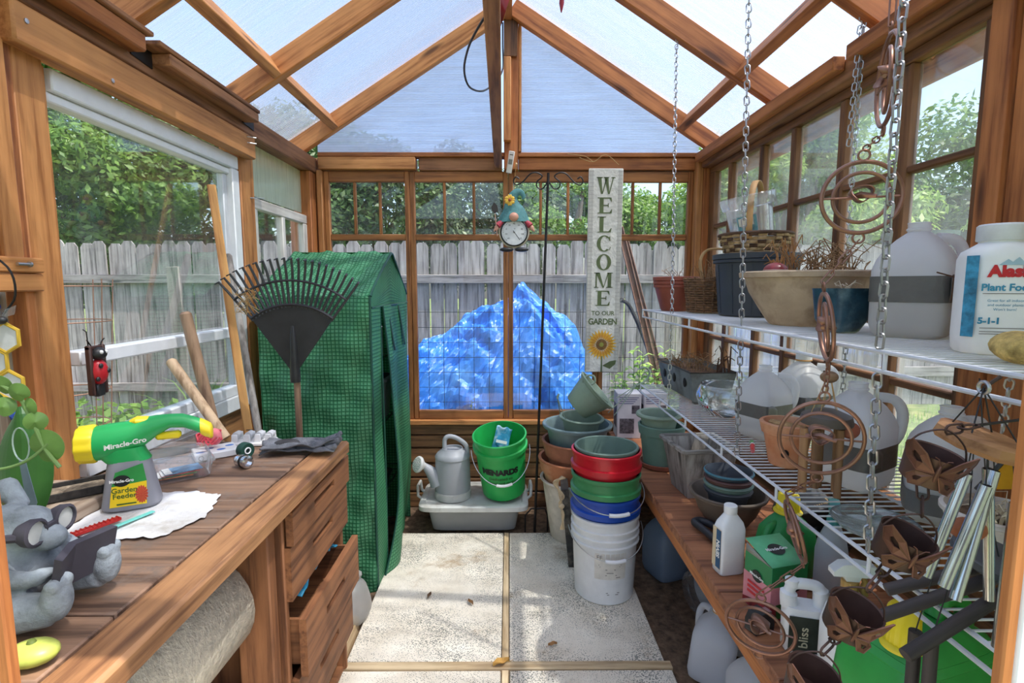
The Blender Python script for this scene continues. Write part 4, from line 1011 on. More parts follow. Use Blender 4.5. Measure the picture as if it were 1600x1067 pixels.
st = T('dried_grass', 'wisp of dried grass caught in the rake tines', 'grass', (-.995, 1.80, 1.36)); g = random.Random(2); m = M()
for k in range(20):
    m.tube([(g.uniform(.04, .13), g.uniform(-.03, -.012), g.uniform(-.06, .04)) for j in range(3)], .0009, 4)
m.obj('straws', plain('straw', C(180, 150, 100), .9), st, kind='stuff')
# ---- long handles leaning on the left wall
def pole(name, label, p, q, r, mat, tip=None):
    t = T(name, label, 'pole', p); d = Vector(q) - Vector(p); L = d.length
    e = d.normalized(); path = [(0, 0, 0)] + [tuple(e * (L * k / 6)) for k in range(1, 6)] + [tuple(e * (L - .008)), tuple(e * L)]
    o = TUBE('shaft', path, [r] * 7 + [r * .65], mat, t, 12)
    return t
t = pole('wooden_pole', 'thick grey-brown wooden handle leaning in front of the large window', (-.885, 1.795, .0), (-1.14, 1.81, 1.31), .019, handlew('z'))
pole('wooden_pole', 'short pale wooden handle leaning nearest the clear clamshell', (-.965, 1.705, .885), (-1.155, 1.735, 1.15), .017, wood('pale_handle', 'z', C(206, 180, 148), C(160, 130, 100)))
pole('wooden_pole', 'slim grey weathered handle leaning between stick and rake', (-.80, 1.80, .0), (-1.15, 2.13, 1.53), .014, greyw('z'))
t = T('wood_strip_pole', 'long flat yellow-brown wooden strip leaning on the window post', 'strip', (0, 0, 0)); BAR('lath', (-.85, 1.79, .0), (-1.15, 2.04, 1.79), .030, .010, wood('yellow_lath', 'x', C(222, 170, 100), C(180, 120, 60)), t, up=(.5, -.8, 0)); M().box(-.012, .012, -.004, .004, -.0005, .0005, 0).obj('mark', DARKM, t).location = (-.98, 1.893, .86)
# ---- ladybug ornament
lg = T('ladybug_ornament', 'red ladybug ornament on a dark hanger at the window post', 'ornament', (-1.13, 1.40, 1.178))
LR = plain('ladybug_red', C(190, 34, 44), .35)
M().ball((0, 0, -.012), (.022, .024, .036)).obj('shell', LR, lg)
for dx, dy, dz in ((.018, -.012, .006), (.02, .010, -.01), (.012, -.018, -.03)): M().ball((dx, dy, dz), (.005, .006, .007), 8, 6).obj('spot', BLACK, lg)
hd_ = M().ball((.004, 0, .038), (.019, .021, .018)).obj('head', BLACK, lg)
for s in (-1, 1):
    M().ball((.019, s * .008, .043), (.005, .005, .006), 8, 6).obj('eye', WHITEP, hd_)
    TUBE('antenna', [(0, s * .010, .05), (-.002, s * .022, .07), (0, s * .03, .078)], .0018, BLACKM, hd_, 6)
for s in (-1, 1): M().box(-.012, .004, s * .022 - .006, s * .022 + .006, -.075, .062, .003).obj('side_bar', plain('dark_brown', C(72, 46, 40), .6), lg)
M().box(-.010, .003, -.028, .028, .05, .06, .002).obj('cross_bar', plain('dark_brown', C(72, 46, 40)), lg); M().box(-.010, .006, -.014, .014, -.08, -.045, .003).obj('foot', BLACK, lg)
TUBE('hanger', [(-.004, -.022, .06), (-.006, -.022, .10), (-.02, -.015, .105)], .0015, BLACKM, lg, 6)
# ---- honeycomb ornament, vine and tag hanging at the far left
hc = T('honeycomb_ornament', 'white and yellow honeycomb sun catcher hanging at far left', 'ornament', (-1.08, 1.10, 1.29))
def hexa(cx, cz, r): return [(cx + r * math.cos(R(60 * i + 30)), cz + r * math.sin(R(60 * i + 30))) for i in range(6)]
for cx, cz in ((0, 0), (-.03, -.052), (-.06, 0), (.0, -.104)):
    TUBE('cell_rim', [(x, 0, z) for x, z in hexa(cx, cz, .032)], .004, plain('honey_yellow', C(220, 180, 60), .5), hc, 6, True); M().prism(hexa(cx, cz, .029), -.001, .001, 'xz').obj('cell', plain('cell_white', C(226, 228, 232), .3), hc)
M().ball((0, -.008, .038), (.014, .010, .009)).obj('bee_body', BLACK, hc)
for s in (-1, 1): M().prism([(0, .042), (s * .03, .05), (s * .036, .07), (s * .012, .06)][::s], .006, .007, 'xz').obj('bee_wing', CLEARP, hc)
TUBE('hook_wire', spline([(0, 0, .05), (.03, 0, .09), (.02, 0, .15), (-.05, 0, .20), (-.09, .02, .22)], 5), .0022, BLACKM, hc, 6)
LEAFV = plain('vine_leaf', C(112, 150, 72), .45, var=.12); LEAFD = plain('broad_leaf', C(58, 108, 44), .4, var=.12)
vn = T('hanging_vine', 'pale green vine with rounded leaves hanging at far left', 'plant', (-.845, .88, 1.20))
TUBE('stem', spline([(-.30, -.06, .16), (-.12, -.02, .08), (-.02, 0, .02), (.01, 0, -.03), (.03, 0, -.085), (.052, 0, -.118)], 5), .0035, plain('vine_stem', C(128, 160, 92)), vn)
def rleaf(c, r, tilt, rx=1.0, notch=.25):
    pts = []
    for i in range(24):
        a = 2 * math.pi * i / 24; q = r * (1 - notch * math.exp(-((a - 4.712) / .35) ** 2)); pts.append((q * math.cos(a) * rx, 0, q * math.sin(a)))
    m = M().add([(0, -.006, 0)] + pts, [(0, 1 + i, 1 + (i + 1) % 24) for i in range(24)]); return m.rot(tilt).mv(c)
for c, r, tl in (((-.035, 0, .03), .018, (.3, .4, .2)), ((.0, -.005, .018), .017, (.2, -.5, 0)), ((-.03, -.004, -.008), .017, (-.2, .6, .4)), ((.012, 0, -.008), .015, (.3, 1.4, 0)), ((.018, 0, -.035), .017, (0, .2, .6)), ((-.058, 0, .005), .02, (.4, 0, .3)), ((.03, .004, -.08), .030, (.1, .9, .1))):
    rleaf(c, r, tl).obj('leaf', LEAFV, vn, sharp=None, thick=.0012)
TUBE('tendril', spline([(.036, 0, -.075), (.0, -.01, -.105), (-.05, -.02, -.115), (-.12, -.02, -.10)], 5), .0025, plain('vine_stem', C(128, 160, 92)), vn)
bl = T('broad_leaf_plant', 'large dark green leaf of a plant at the left edge', 'plant', (-.918, .945, .872))
m = M()
def bleaf(u, v):
    w = .055 * math.sin(math.pi * min(1, .04 + v * .96)) ** .7; return (-.012 + (u - .5) * 2 * w, -.02 * math.cos((u - .5) * 3) + .03 * v, .06 + .24 * v + .0 * u)
M().grid(bleaf, 10, 18).obj('leaf', LEAFD, bl, sharp=None, thick=.0015); TUBE('leaf_stalk', [(-.02, -.01, 0), (-.015, 0, .04), (-.012, -.01, .10)], .004, LEAFD, bl); M().lathe([(.02, 0), (.024, .012), (.012, .014)], 14).mv((-.02, -.01, 0)).obj('stalk_base', LEAFD, bl)
tg_ = T('plant_label', 'grey-blue plastic tag hanging from a twisted wire loop', 'plant tag', (-.862, .885, 1.10))
TUBE('wire_loop', [(.018 * math.cos(a) * .8, 0, .022 + .030 * math.sin(a)) for a in [i * .3142 for i in range(20)]], .0013, plain('wire_pale', C(176, 196, 186), .4), tg_, 6, True)
M().prism([(-.006, -.008), (.005, -.008), (.018, -.085), (.008, -.105), (.0, -.09)][::-1], -.0008, .0008, 'xz').obj('tag_blade', plain('tag_blue_grey', C(122, 142, 152), .5), tg_)

# ---- green mesh greenhouse cover
def meshcloth():
    m, n, l, out = new_mat('green_mesh_cloth')
    tc = n.new('ShaderNodeTexCoord'); sx = n.new('ShaderNodeSeparateXYZ'); l.new(tc.outputs['UV'], sx.inputs[0])
    ln = []
    for k in (0, 1):
        mu = n.new('ShaderNodeMath'); mu.operation = 'MULTIPLY'; mu.inputs[1].default_value = 2 * math.pi / .017; l.new(sx.outputs[k], mu.inputs[0])
        si = n.new('ShaderNodeMath'); si.operation = 'SINE'; l.new(mu.outputs[0], si.inputs[0]); ln.append(si.outputs[0])
    mxm = n.new('ShaderNodeMath'); mxm.operation = 'MAXIMUM'; l.new(ln[0], mxm.inputs[0]); l.new(ln[1], mxm.inputs[1])
    r = ramp(n, [(.45, C(104, 178, 132)), (.9, C(40, 118, 76))]); l.new(mxm.outputs[0], r.inputs[0])
    t = noise(n, l, 3, 4, ocoord(n, l)); r2 = ramp(n, [(.3, (.7, .78, .74, 1)), (.7, (1.2, 1.15, 1.15, 1))]); l.new(t.outputs['Fac'], r2.inputs[0])
    mm = n.new('ShaderNodeMixRGB'); mm.blend_type = 'MULTIPLY'; mm.inputs[0].default_value = 1; l.new(r.outputs[0], mm.inputs[1]); l.new(r2.outputs[0], mm.inputs[2])
    p = n.new('ShaderNodeBsdfPrincipled'); p.inputs['Roughness'].default_value = .38; l.new(mm.outputs[0], p.inputs['Base Color'])
    bp = n.new('ShaderNodeBump'); bp.inputs['Strength'].default_value = .4; bp.inputs['Distance'].default_value = .002; l.new(mxm.outputs[0], bp.inputs['Height']); l.new(bp.outputs[0], p.inputs['Normal'])
    tl = n.new('ShaderNodeBsdfTranslucent'); l.new(mm.outputs[0], tl.inputs[0])
    l.new(mixsh(n, l, p.outputs[0], tl.outputs[0], .42), out.inputs[0])
    return m
GM = meshcloth()
gh = T('greenhouse_cover', 'green mesh cover of a small shelf greenhouse in back left corner', 'mini greenhouse', (0, 0, -.03))
def cloth(name, fn, nu, nv, su, sv, parent=gh, mat=GM):
    m = M().grid(fn, nu, nv); o = m.obj(name, mat, parent, sharp=None, thick=.0015); me = o.data
    uv = me.uv_layers.new(name='weave'); co = np.empty(len(me.loops), dtype=np.int32); me.loops.foreach_get('vertex_index', co)
    i = co % (nu + 1); j = co // (nu + 1); a = np.empty((len(co), 2)); a[:, 0] = i / nu * su; a[:, 1] = j / nv * sv; uv.data.foreach_set('uv', a.ravel()); return o
GX0, GX1, GY0, GY1, GE, GR = -1.115, -.615, 2.275, 3.07, 1.385, 1.605
GYM = (GY0 + GY1) / 2 + .04
wr_ = lambda a, b: .007 * math.sin(5 * a + 3 * b) * math.sin(7 * b) + .005 * math.sin(13 * a - 4 * b)
cloth('front_cloth', lambda u, v: (GX0 + (GX1 - GX0) * u, GY0 - .012 * math.sin(math.pi * u) + wr_(u * 2, v * 5) * 1.2, GE * v), 24, 44, .5, 1.39)
cloth('roof_cloth', lambda u, v: (GX0 + (GX1 - GX0) * u, GY0 + (GYM - GY0) * v, GE + (GR - GE) * (v ** .85) - .025 * math.sin(math.pi * u) * math.sin(math.pi * v) + wr_(u * 3, v * 3)), 24, 20, .5, .48)
cloth('roof_cloth', lambda u, v: (GX0 + (GX1 - GX0) * u, GYM + (GY1 - GYM) * v, GR + (GE - GR) * v), 10, 10, .5, .48)
cloth('rear_cloth', lambda u, v: (GX0 + (GX1 - GX0) * u, GY1, GE * v), 10, 10, .5, 1.39)
cloth('left_cloth', lambda u, v: (GX0, GY0 + (GY1 - GY0) * u, GE * v), 10, 10, .8, 1.39)
def gtop(y): return GE + (GR - GE) * (((y - GY0) / (GYM - GY0)) ** .85 if y < GYM else (GY1 - y) / (GY1 - GYM))
cloth('gable_cloth', lambda u, v: (GX1 + .006 * math.sin(9 * u), GY0 + (GY1 - GY0) * u, 1.335 + (gtop(GY0 + (GY1 - GY0) * u) - 1.335) * v), 26, 10, .8, .27)
cloth('corner_cloth', lambda u, v: (GX1 + .006 * math.sin(8 * v) + .008 * u, GY0 + (.135 + .02 * math.sin(4 * v)) * u, 1.335 * v), 8, 40, .14, 1.335)
def flap(u, v):        # v=0 bottom
    y0 = 2.43 + .10 * math.sin(3.0 * v) ** 2 - .07 * (1 - v) ** 4 + .03 * math.sin(9 * v)
    y = y0 + (3.06 - y0) * u
    bow = .045 * math.sin(math.pi * (1 - v)) * (1 - u) + .03 * math.sin(6 * u + 5 * v) * (1 - v) + .02 * math.sin(11 * u) * (1 - v * .4)
    return (GX1 + .012 + bow * (1 - v * .6), y, .03 + 1.305 * v)
cloth('door_flap', flap, 34, 50, .62, 1.32)
PIPE = plain('piping_green', C(20, 74, 58), .5)
def gpt(y): return (GX1 + .004, y, gtop(y))
TUBE('piping', [gpt(GY0 + (GY1 - GY0) * k / 30) for k in range(31)], .006, PIPE, gh, 6)
TUBE('piping', [(GX1, GY0, 0), (GX1, GY0, GE)], .006, PIPE, gh, 6)
TUBE('piping', [(GX1 + .012, GY0 + .135 + .02 * math.sin(4 * k / 20), 1.335 * k / 20) for k in range(21)], .005, PIPE, gh, 6)
TUBE('piping', [(GX1 + .006, GY0, 1.335), (GX1 + .009, (GY0 + GY1) / 2, 1.335), (GX1 + .006, GY1, 1.335)], .005, PIPE, gh, 6)
TUBE('piping', [(GX0, GY0, GE), (GX0, GYM, GR)], .006, PIPE, gh, 6)
TUBE('piping', [tuple(Vector(flap(0, k / 24)) + Vector((.002, 0, 0))) for k in range(25)], .005, PIPE, gh, 6)
for y, l_ in ((2.55, .22), (2.80, .22)):
    M().grid(lambda u, v: (GX1 + .014 + .02 * v, y - .014 + .028 * u + .05 * v, 1.325 - l_ * v), 2, 6).obj('tie_strap', plain('strap_green', C(16, 60, 48), .6), gh, thick=.002)
for z in (.35, .72, 1.06):
    m = M()
    for k in range(9): m.tube([(GX0 + .03, GY0 + .04 + k * .09, z), (GX1 - .04, GY0 + .04 + k * .09, z)], .003, 5)
    for x in (GX0 + .03, GX1 - .04): m.tube([(x, GY0 + .04, z), (x, GY1 - .04, z)], .006, 6)
    m.obj('shelf_rack', plain('rack_green', C(40, 70, 56), .5), gh)
for x in (GX0 + .03, GX1 - .04):
    for y in (GY0 + .03, GY1 - .03): TUBE('frame_post', [(x, y, 0), (x, y, GE)], .008, plain('rack_green', C(40, 70, 56)), gh, 8)
# things on its shelves seen through the gap
t = T('white_carton', 'white carton inside the green greenhouse cover, top shelf', 'carton', (-.78, 2.55, 1.033)); M().box(-.12, .12, -.13, .13, 0, .16, .004).obj('box', plain('carton_grey', C(206, 208, 212), .6), t); M().box(-.12, .12, -.02, .02, .1601, .1608, 0).obj('tape', plain('tan_tape', C(190, 170, 130)), t)
t = T('straw_bundle', 'tan straw hat-like bundle on the middle greenhouse shelf', 'straw', (-.74, 2.55, .693)); 
for k in range(5): M().ring(.055 - .006 * k, .012, (0, 0, .012 + .02 * k), (.1 * (k % 2), 0, 1), 20, 6).obj('coil', plain('straw_tan', C(196, 150, 86), .9, var=.3, bump=.5), t)
t = T('grey_bin', 'grey plastic bin on the middle greenhouse shelf', 'bin', (-.76, 2.76, .693)); M().loft([sring(.09, .09, 0, e=6), sring(.11, .11, .20, e=6), sring(.12, .12, .205, e=6), sring(.12, .12, .22, e=6)]).obj('body', plain('bin_grey', C(120, 124, 130), .5), t); M().loft([sring(.10, .10, .2205, e=6), sring(.10, .10, .222, e=6)]).obj('inset', DARKM, t)
t = T('black_nursery_tray', 'black nursery tray on the lowest greenhouse shelf', 'tray', (-.78, 2.6, .323)); M().loft([sring(.12, .16, 0, e=8), sring(.13, .17, .06, e=8), sring(.14, .18, .062, e=8), sring(.14, .18, .07, e=8)]).obj('body', BLACK, t); M().loft([sring(.12, .16, .0705, e=8), sring(.12, .16, .072, e=8)]).obj('soil', SOIL, t)
t = T('plastic_sack', 'clear wrinkled plastic sack on the soil by the drawers', 'sack', (-.66, 2.05, -.025)); M().ball((0, 0, .09), (.07, .10, .10)).xf(lambda x, y, z: (x * (1 + .1 * math.sin(40 * z)), y * (1 + .1 * math.sin(31 * z)), z)).obj('film', milk('film', C(214, 210, 204), .45, .4), t); M().tube([(0, 0, .18), (.01, 0, .22)], [.02, .03], 8).obj('neck', milk('film', C(214, 210, 204)), t)
# ================================================================== back of the room
# ---- storage tote
tt = T('storage_tote', 'translucent grey storage tote with lid below the back windows', 'storage tote', (-.205, 2.985, -.02))
TOTE = milk('tote_plastic', C(206, 208, 206), .22, .4)
m = M().loft([sring(.235, .125, 0, 40, 8), sring(.245, .135, .006, 40, 8), sring(.272, .165, .155, 40, 8)], cap=False); m.add(sring(.235, .125, 0, 40, 8), [tuple(range(40))[::-1]]); m.obj('bin', TOTE, tt)
LIDM = plain('lid_plastic', C(212, 212, 206), .5, var=.1, scale=6, dirt=C(160, 150, 136), dscale=5)
M().loft([sring(.312, .188, .138, 40, 9), sring(.318, .194, .142, 40, 9), sring(.318, .194, .166, 40, 9), sring(.308, .184, .174, 40, 9), sring(.285, .160, .174, 40, 9), sring(.280, .155, .166, 40, 9), sring(.15, .08, .167, 40, 9)], cap=False).add(sring(.15, .08, .167, 40, 9), [tuple(range(40))]).obj('lid', LIDM, tt)
for s in (-1, 1): TUBE('latch_handle', [(s * .30, -.05, .15), (s * .335, -.05, .18), (s * .338, -.04, .235), (s * .335, .04, .235), (s * .33, .05, .18), (s * .30, .05, .15)], .009, LIDM, tt, 8)
# ---- watering can
wc = T('watering_can', 'pale grey plastic watering can standing on the tote lid', 'watering can', (-.335, 2.955, .148), 4)
CAN = plain('can_grey', C(168, 170, 174), .45, var=.1, scale=5)
M().lathe([(.100, 0), (.108, .004), (.108, .045), (.104, .048)], 28).obj('foot_band', plain('can_foot', C(206, 204, 198), .5), wc)
M().lathe([(.104, .048), (.106, .06), (.103, .20), (.100, .24), (.104, .245), (.104, .252), (.09, .272), (.065, .290), (.060, .300), (.056, .300), (.058, .285)], 28).obj('body', CAN, wc)
M().tube(spline([(-.085, -.02, .10), (-.13, -.03, .17), (-.172, -.035, .213)], 5), [.055, .05, .045, .04, .036, .032, .028, .024, .02, .018, .016], 14).obj('spout', CAN, wc)
rs = M().lathe([(.016, 0), (.020, .012), (.042, .036), (.044, .044), (.038, .052), (.0, .056)], 20); RQ = Vector((-.72, -.55, .38)).to_track_quat('Z', 'Y').to_euler(); rs.v = [(x * 1.1, y * 1.1, z * 1.1) for x, y, z in rs.v]; rs.rot(RQ).mv((-.162, -.033, .205))
ro = rs.obj('rose', plain('rose_white', C(226, 224, 218), .5), wc)
hm = M(); 
for k in range(26):
    r_, a = .034 * math.sqrt((k + .5) / 26), k * 2.4; hm.ball((r_ * math.cos(a), r_ * math.sin(a), .0535 + .002 * (1 - r_ / .034)), .0022, 6, 4)
hm.v = [(x * 1.1, y * 1.1, z * 1.1) for x, y, z in hm.v]; hm.rot(RQ).mv((-.162, -.033, .205)); hm.obj('rose_holes', plain('hole_grey', C(110, 108, 104)), ro)
TUBE('handle', spline([(-.045, 0, .285), (-.045, 0, .345), (-.025, 0, .368), (.02, 0, .36), (.07, 0, .325), (.085, 0, .295), (.090, 0, .25)], 5), .0135, CAN, wc, 12)
# ---- five gallon buckets
def bucket_mesh(h=.37, rb=.128, rt=.147, collar=True, ribs=0):
    p = [(rb - .006, 0), (rb, .006)]
    if collar:
        zc = h - .085; p += [(rb + (rt - rb) * zc / h, zc - .002), (rt + .007, zc), (rt + .008, zc + .022), (rt - .002, zc + .026), (rt - .002, h - .018)]
        if ribs:
            p = [(rb - .006, 0), (rb, .006), (rt - .004, h - .125), (rt + .006, h - .122), (rt + .006, h - .116), (rt - .002, h - .112), (rt - .002, h - .092), (rt + .006, h - .089), (rt + .006, h - .083), (rt - .002, h - .079), (rt - .002, h - .06), (rt + .006, h - .056), (rt + .006, h - .05), (rt - .001, h - .046), (rt - .001, h - .012)]
    p += [(rt + .005, h - .016), (rt + .006, h - .003), (rt + .002, h), (rt - .003, h), (rt - .006, h - .02), (rb - .002, .012), (.0, .010)]
    return M().lathe(p, 40, cap1=False)
def bail(t, rt, zp, ang, droop, rz, grip=True, mat=STEEL):
    """wire handle hanging at an angle: droop in degrees from upright"""
    pts = []
    for i in range(25):
        a = math.pi * i / 24; x = (rt + .019) * math.cos(a); pts.append((x, -(rt + .019) * math.sin(a), zp + (rt + .03) * math.sin(a) * math.cos(R(droop))))
    m = M().tube(pts, .0024, 6).rot((0, 0, R(rz))); o = m.obj('bail_handle', mat, t)
    if grip:
        m = M().tube([pts[i] for i in range(10, 15)], .0085, 10).rot((0, 0, R(rz))); m.obj('grip', WHITEP, o)
    return o
gb = T('green_bucket', 'bright green bucket tilted on the tote lid below the back windows', 'bucket', (-.03, 2.965, .190), rot=(R(13), R(-4), 0))
GBM = plain('bucket_green', C(40, 178, 84), .38, var=.06)
bucket_mesh(.375, .128, .152).obj('shell', GBM, gb)
gf = lambda z: .1283 + .0245 * z / .375
bail(gb, .152, .285, 0, 145, 4)
wrap(text('MENARDS', .050, .003, sp=.95), gf, -94, .20, e=.0022).obj('lettering', PK, gb); wrap(text('Dedicated to', .026, .0004), gf, -93, .158, e=.002).obj('lettering', PG, gb); wrap(text('service and quality', .024, .0004), gf, -92, .130, e=.002).obj('lettering', PG, gb)
wrap(M().box(-.14, .14, -.003, .003, 0, .0004, 0), gf, -94, .168).obj('lettering_rule', PK, gb)
t = T('blue_packet', 'blue and white plastic packet standing inside the green bucket', 'packet', (-.055, 2.945, .445), rot=(R(-6), R(16), R(14))); t.scale = (.75, .75, .8)
M().grid(lambda u, v: (-.065 + .13 * u, .014 * math.sin(math.pi * u) * math.sin(math.pi * v) + .004 * math.sin(9 * u + 7 * v), -.06 + .22 * v + .006 * math.sin(12 * u)), 12, 14).obj('film', plain('packet_blue', C(74, 164, 206), .25, var=.35, scale=14, dirt=C(222, 236, 240), dscale=9), t, thick=.004)
M().box(-.045, .045, -.008, -.0075, .04, .062, 0).obj('print_band', PW, t)
# ---- gnome thermometer
gn = T('gnome_thermometer', 'gnome garden thermometer with teal hat hanging before the back window', 'thermometer', (.032, 3.115, 1.725))
M().lathe([(.0, -.02), (.086, -.018), (.093, -.006), (.093, .010), (.082, .022), (.0, .024)], 32, axis='y', cap0=False, cap1=False).xf(lambda x, y, z: (x, -y, z * 1.12 + .004)).obj('body', plain('gnome_cream', C(222, 212, 190), .6), gn)
M().lathe([(.080, .018), (.083, .026), (.076, .030), (.074, .026)], 32, axis='y', cap0=False, cap1=False).xf(lambda x, y, z: (x, -y, z - .008)).obj('bezel', BLACK, gn)
dl = M().lathe([(.0, .026), (.075, .0255)], 32, axis='y', cap0=False, cap1=False).xf(lambda x, y, z: (x, -y, z - .008)).obj('dial', plain('dial_white', C(226, 228, 226), .4), gn)
mk = M()
for k in range(31):
    a = R(225 - 270 * k / 30); r0, r1 = (.060 if k % 5 == 0 else .064), .069; mk.tube([(r0 * math.cos(a), -.0268, r0 * math.sin(a) - .008), (r1 * math.cos(a), -.0268, r1 * math.sin(a) - .008)], .0009, 4)
mk.obj('scale_marks', PK, dl)
for k, s in enumerate(('-40', '-20', '0', '20', '40', '60', '80', '100', '120')):
    a = R(225 - 270 * k / 8); text(s, .013).xf(lambda x, y, z: (x + .050 * math.cos(a), -.0268, y + .050 * math.sin(a) - .008)).obj('numeral', PK, dl)
text('°F', .012).xf(lambda x, y, z: (x + .002, -.0268, y + .012)).obj('numeral', PK, dl)
M().obox((-.006, -.029, .002), (.034, -.029, -.052), .0035, .001, up=(0, -1, 0), c=0).obj('needle', BLACK, dl); M().ball((0, -.029, -.008), (.004, .002, .004), 10, 6).obj('hub', BLACK, dl)
HAT = plain('hat_teal', C(84, 140, 142), .7, var=.2, scale=22, bump=.4)
hat = M().tube(spline([(-.002, 0, .055), (-.004, 0, .11), (-.012, 0, .16), (-.008, 0, .20), (.014, -.004, .226), (.04, -.006, .226), (.055, -.006, .205), (.05, -.004, .188)], 5), [.098, .094, .09, .085, .08, .074, .068, .062, .056, .05, .045, .04, .036, .033, .031, .029, .027, .026, .025, .024, .023, .022, .021, .020, .019, .018, .017, .016, .014, .013, .012, .011, .010, .009, .008, .006], 20)
hat.v = [(x, y * .42, z) for x, y, z in hat.v]; hat.obj('hat', HAT, gn)
M().ball((-.002, -.042, .080), (.028, .020, .026)).obj('nose', plain('nose_skin', C(226, 166, 140), .5), gn)
for k in range(10):
    a = k * .628; M().ball((-.026 + .020 * math.cos(a), -.034, .178 + .020 * math.sin(a)), (.011 * abs(math.cos(a)) + .004, .004, .011 * abs(math.sin(a)) + .004), 8, 6).obj('petal', plain('petal_yellow', C(236, 190, 70), .5), gn)
M().ball((-.026, -.040, .178), (.009, .006, .009), 10, 8).obj('flower_eye', plain('eye_rust', C(160, 70, 50)), gn)
for s in (-1, 1):
    TUBE('sleeve', [(s * .062, -.01, .06), (s * .085, -.016, .043), (s * .097, -.02, .030)], [.012, .018, .020], plain('sleeve_red', C(176, 60, 74), .6), gn, 10); M().ball((s * .105, -.024, .018), (.013, .011, .016), 10, 8).obj('hand', plain('nose_skin', C(226, 166, 140)), gn)
    for q in range(3): M().ball((s * (.112 + .003 * q), -.030 + .004 * q, .008 - .002 * q), (.004, .004, .009), 8, 6).obj('finger', plain('nose_skin', C(226, 166, 140)), gn)
    M().ball((s * .045, -.014, -.108), (.042, .026, .014)).obj('boot', BLACK, gn)
sv = TUBE('trowel_handle', [(-.100, -.034, -.03), (-.113, -.034, .10)], .0032, plain('trowel_shaft', C(190, 150, 130)), gn, 6); M().prism([(-.113, .10), (-.095, .115), (-.098, .145), (-.118, .165), (-.134, .14), (-.130, .115)], .030, .036, 'xz').obj('trowel_blade', plain('trowel_dark', C(56, 50, 44), .5), sv)
TUBE('hang_cord', [(-.002, 0, .235), (.006, -.004, .30), (.012, -.002, .40), (.004, 0, .30), (.0, 0, .235)], .0016, plain('jute', C(190, 150, 90)), gn, 5)
t = T('thermometer_tag', 'small white electronic sensor stick hanging from the king post', 'sensor', (.0, 3.10, 2.06), rot=(R(4), R(9), 0)); M().box(-.017, .017, -.006, .006, 0, .125, .003).obj('case', plain('sensor_white', C(214, 212, 206), .5), t); M().box(-.011, .011, -.0068, -.006, .05, .078, 0).obj('screen', plain('lcd', C(120, 122, 112)), t); M().box(-.010, .010, -.0066, -.006, .102, .106, 0).obj('print_line', PK, t)
t = T('wooden_peg', 'small wooden peg in the king post', 'peg', (.045, 3.158, 2.112)); TUBE('pin', [(0, 0, 0), (0, -.045, .004)], .004, pine('y'), t); M().ball((0, -.046, .004), .006, 10, 6).obj('knob', pine('y'), t)
# ---- double shepherd hook
sh_ = T('shepherd_hook', 'tall black double shepherd hook standing before the back windows', 'shepherd hook', (.150, 2.86, -.03))
top = Vector((.072, .09, 2.06))
TUBE('pole', [(0, 0, 0), tuple(top * .5), tuple(top)], .0075, BLACKM, sh_, 8)
for s in (-1, 1):
    pth = [(0, -.02), (s * .03, -.065), (s * .06, -.06), (s * .065, -.03), (s * .035, .0), (s * .06, .02), (s * .10, .015), (s * .145, -.03), (s * .18, -.045), (s * .195, -.025), (s * .182, -.002), (s * .163, -.012)]
    TUBE('scroll', [tuple(top + Vector((x, 0, z - .02))) for x, z in [(v.x, v.z) for v in spline([(a, 0, b) for a, b in pth], 5)]], .0042, BLACKM, sh_, 6)
TUBE('foot_prong', [(-.055, 0, .0), (-.055, 0, .10), (-.02, .005, .14), (.06, .005, .14), (.075, 0, .10), (.075, 0, .0)], .005, BLACKM, sh_, 6)
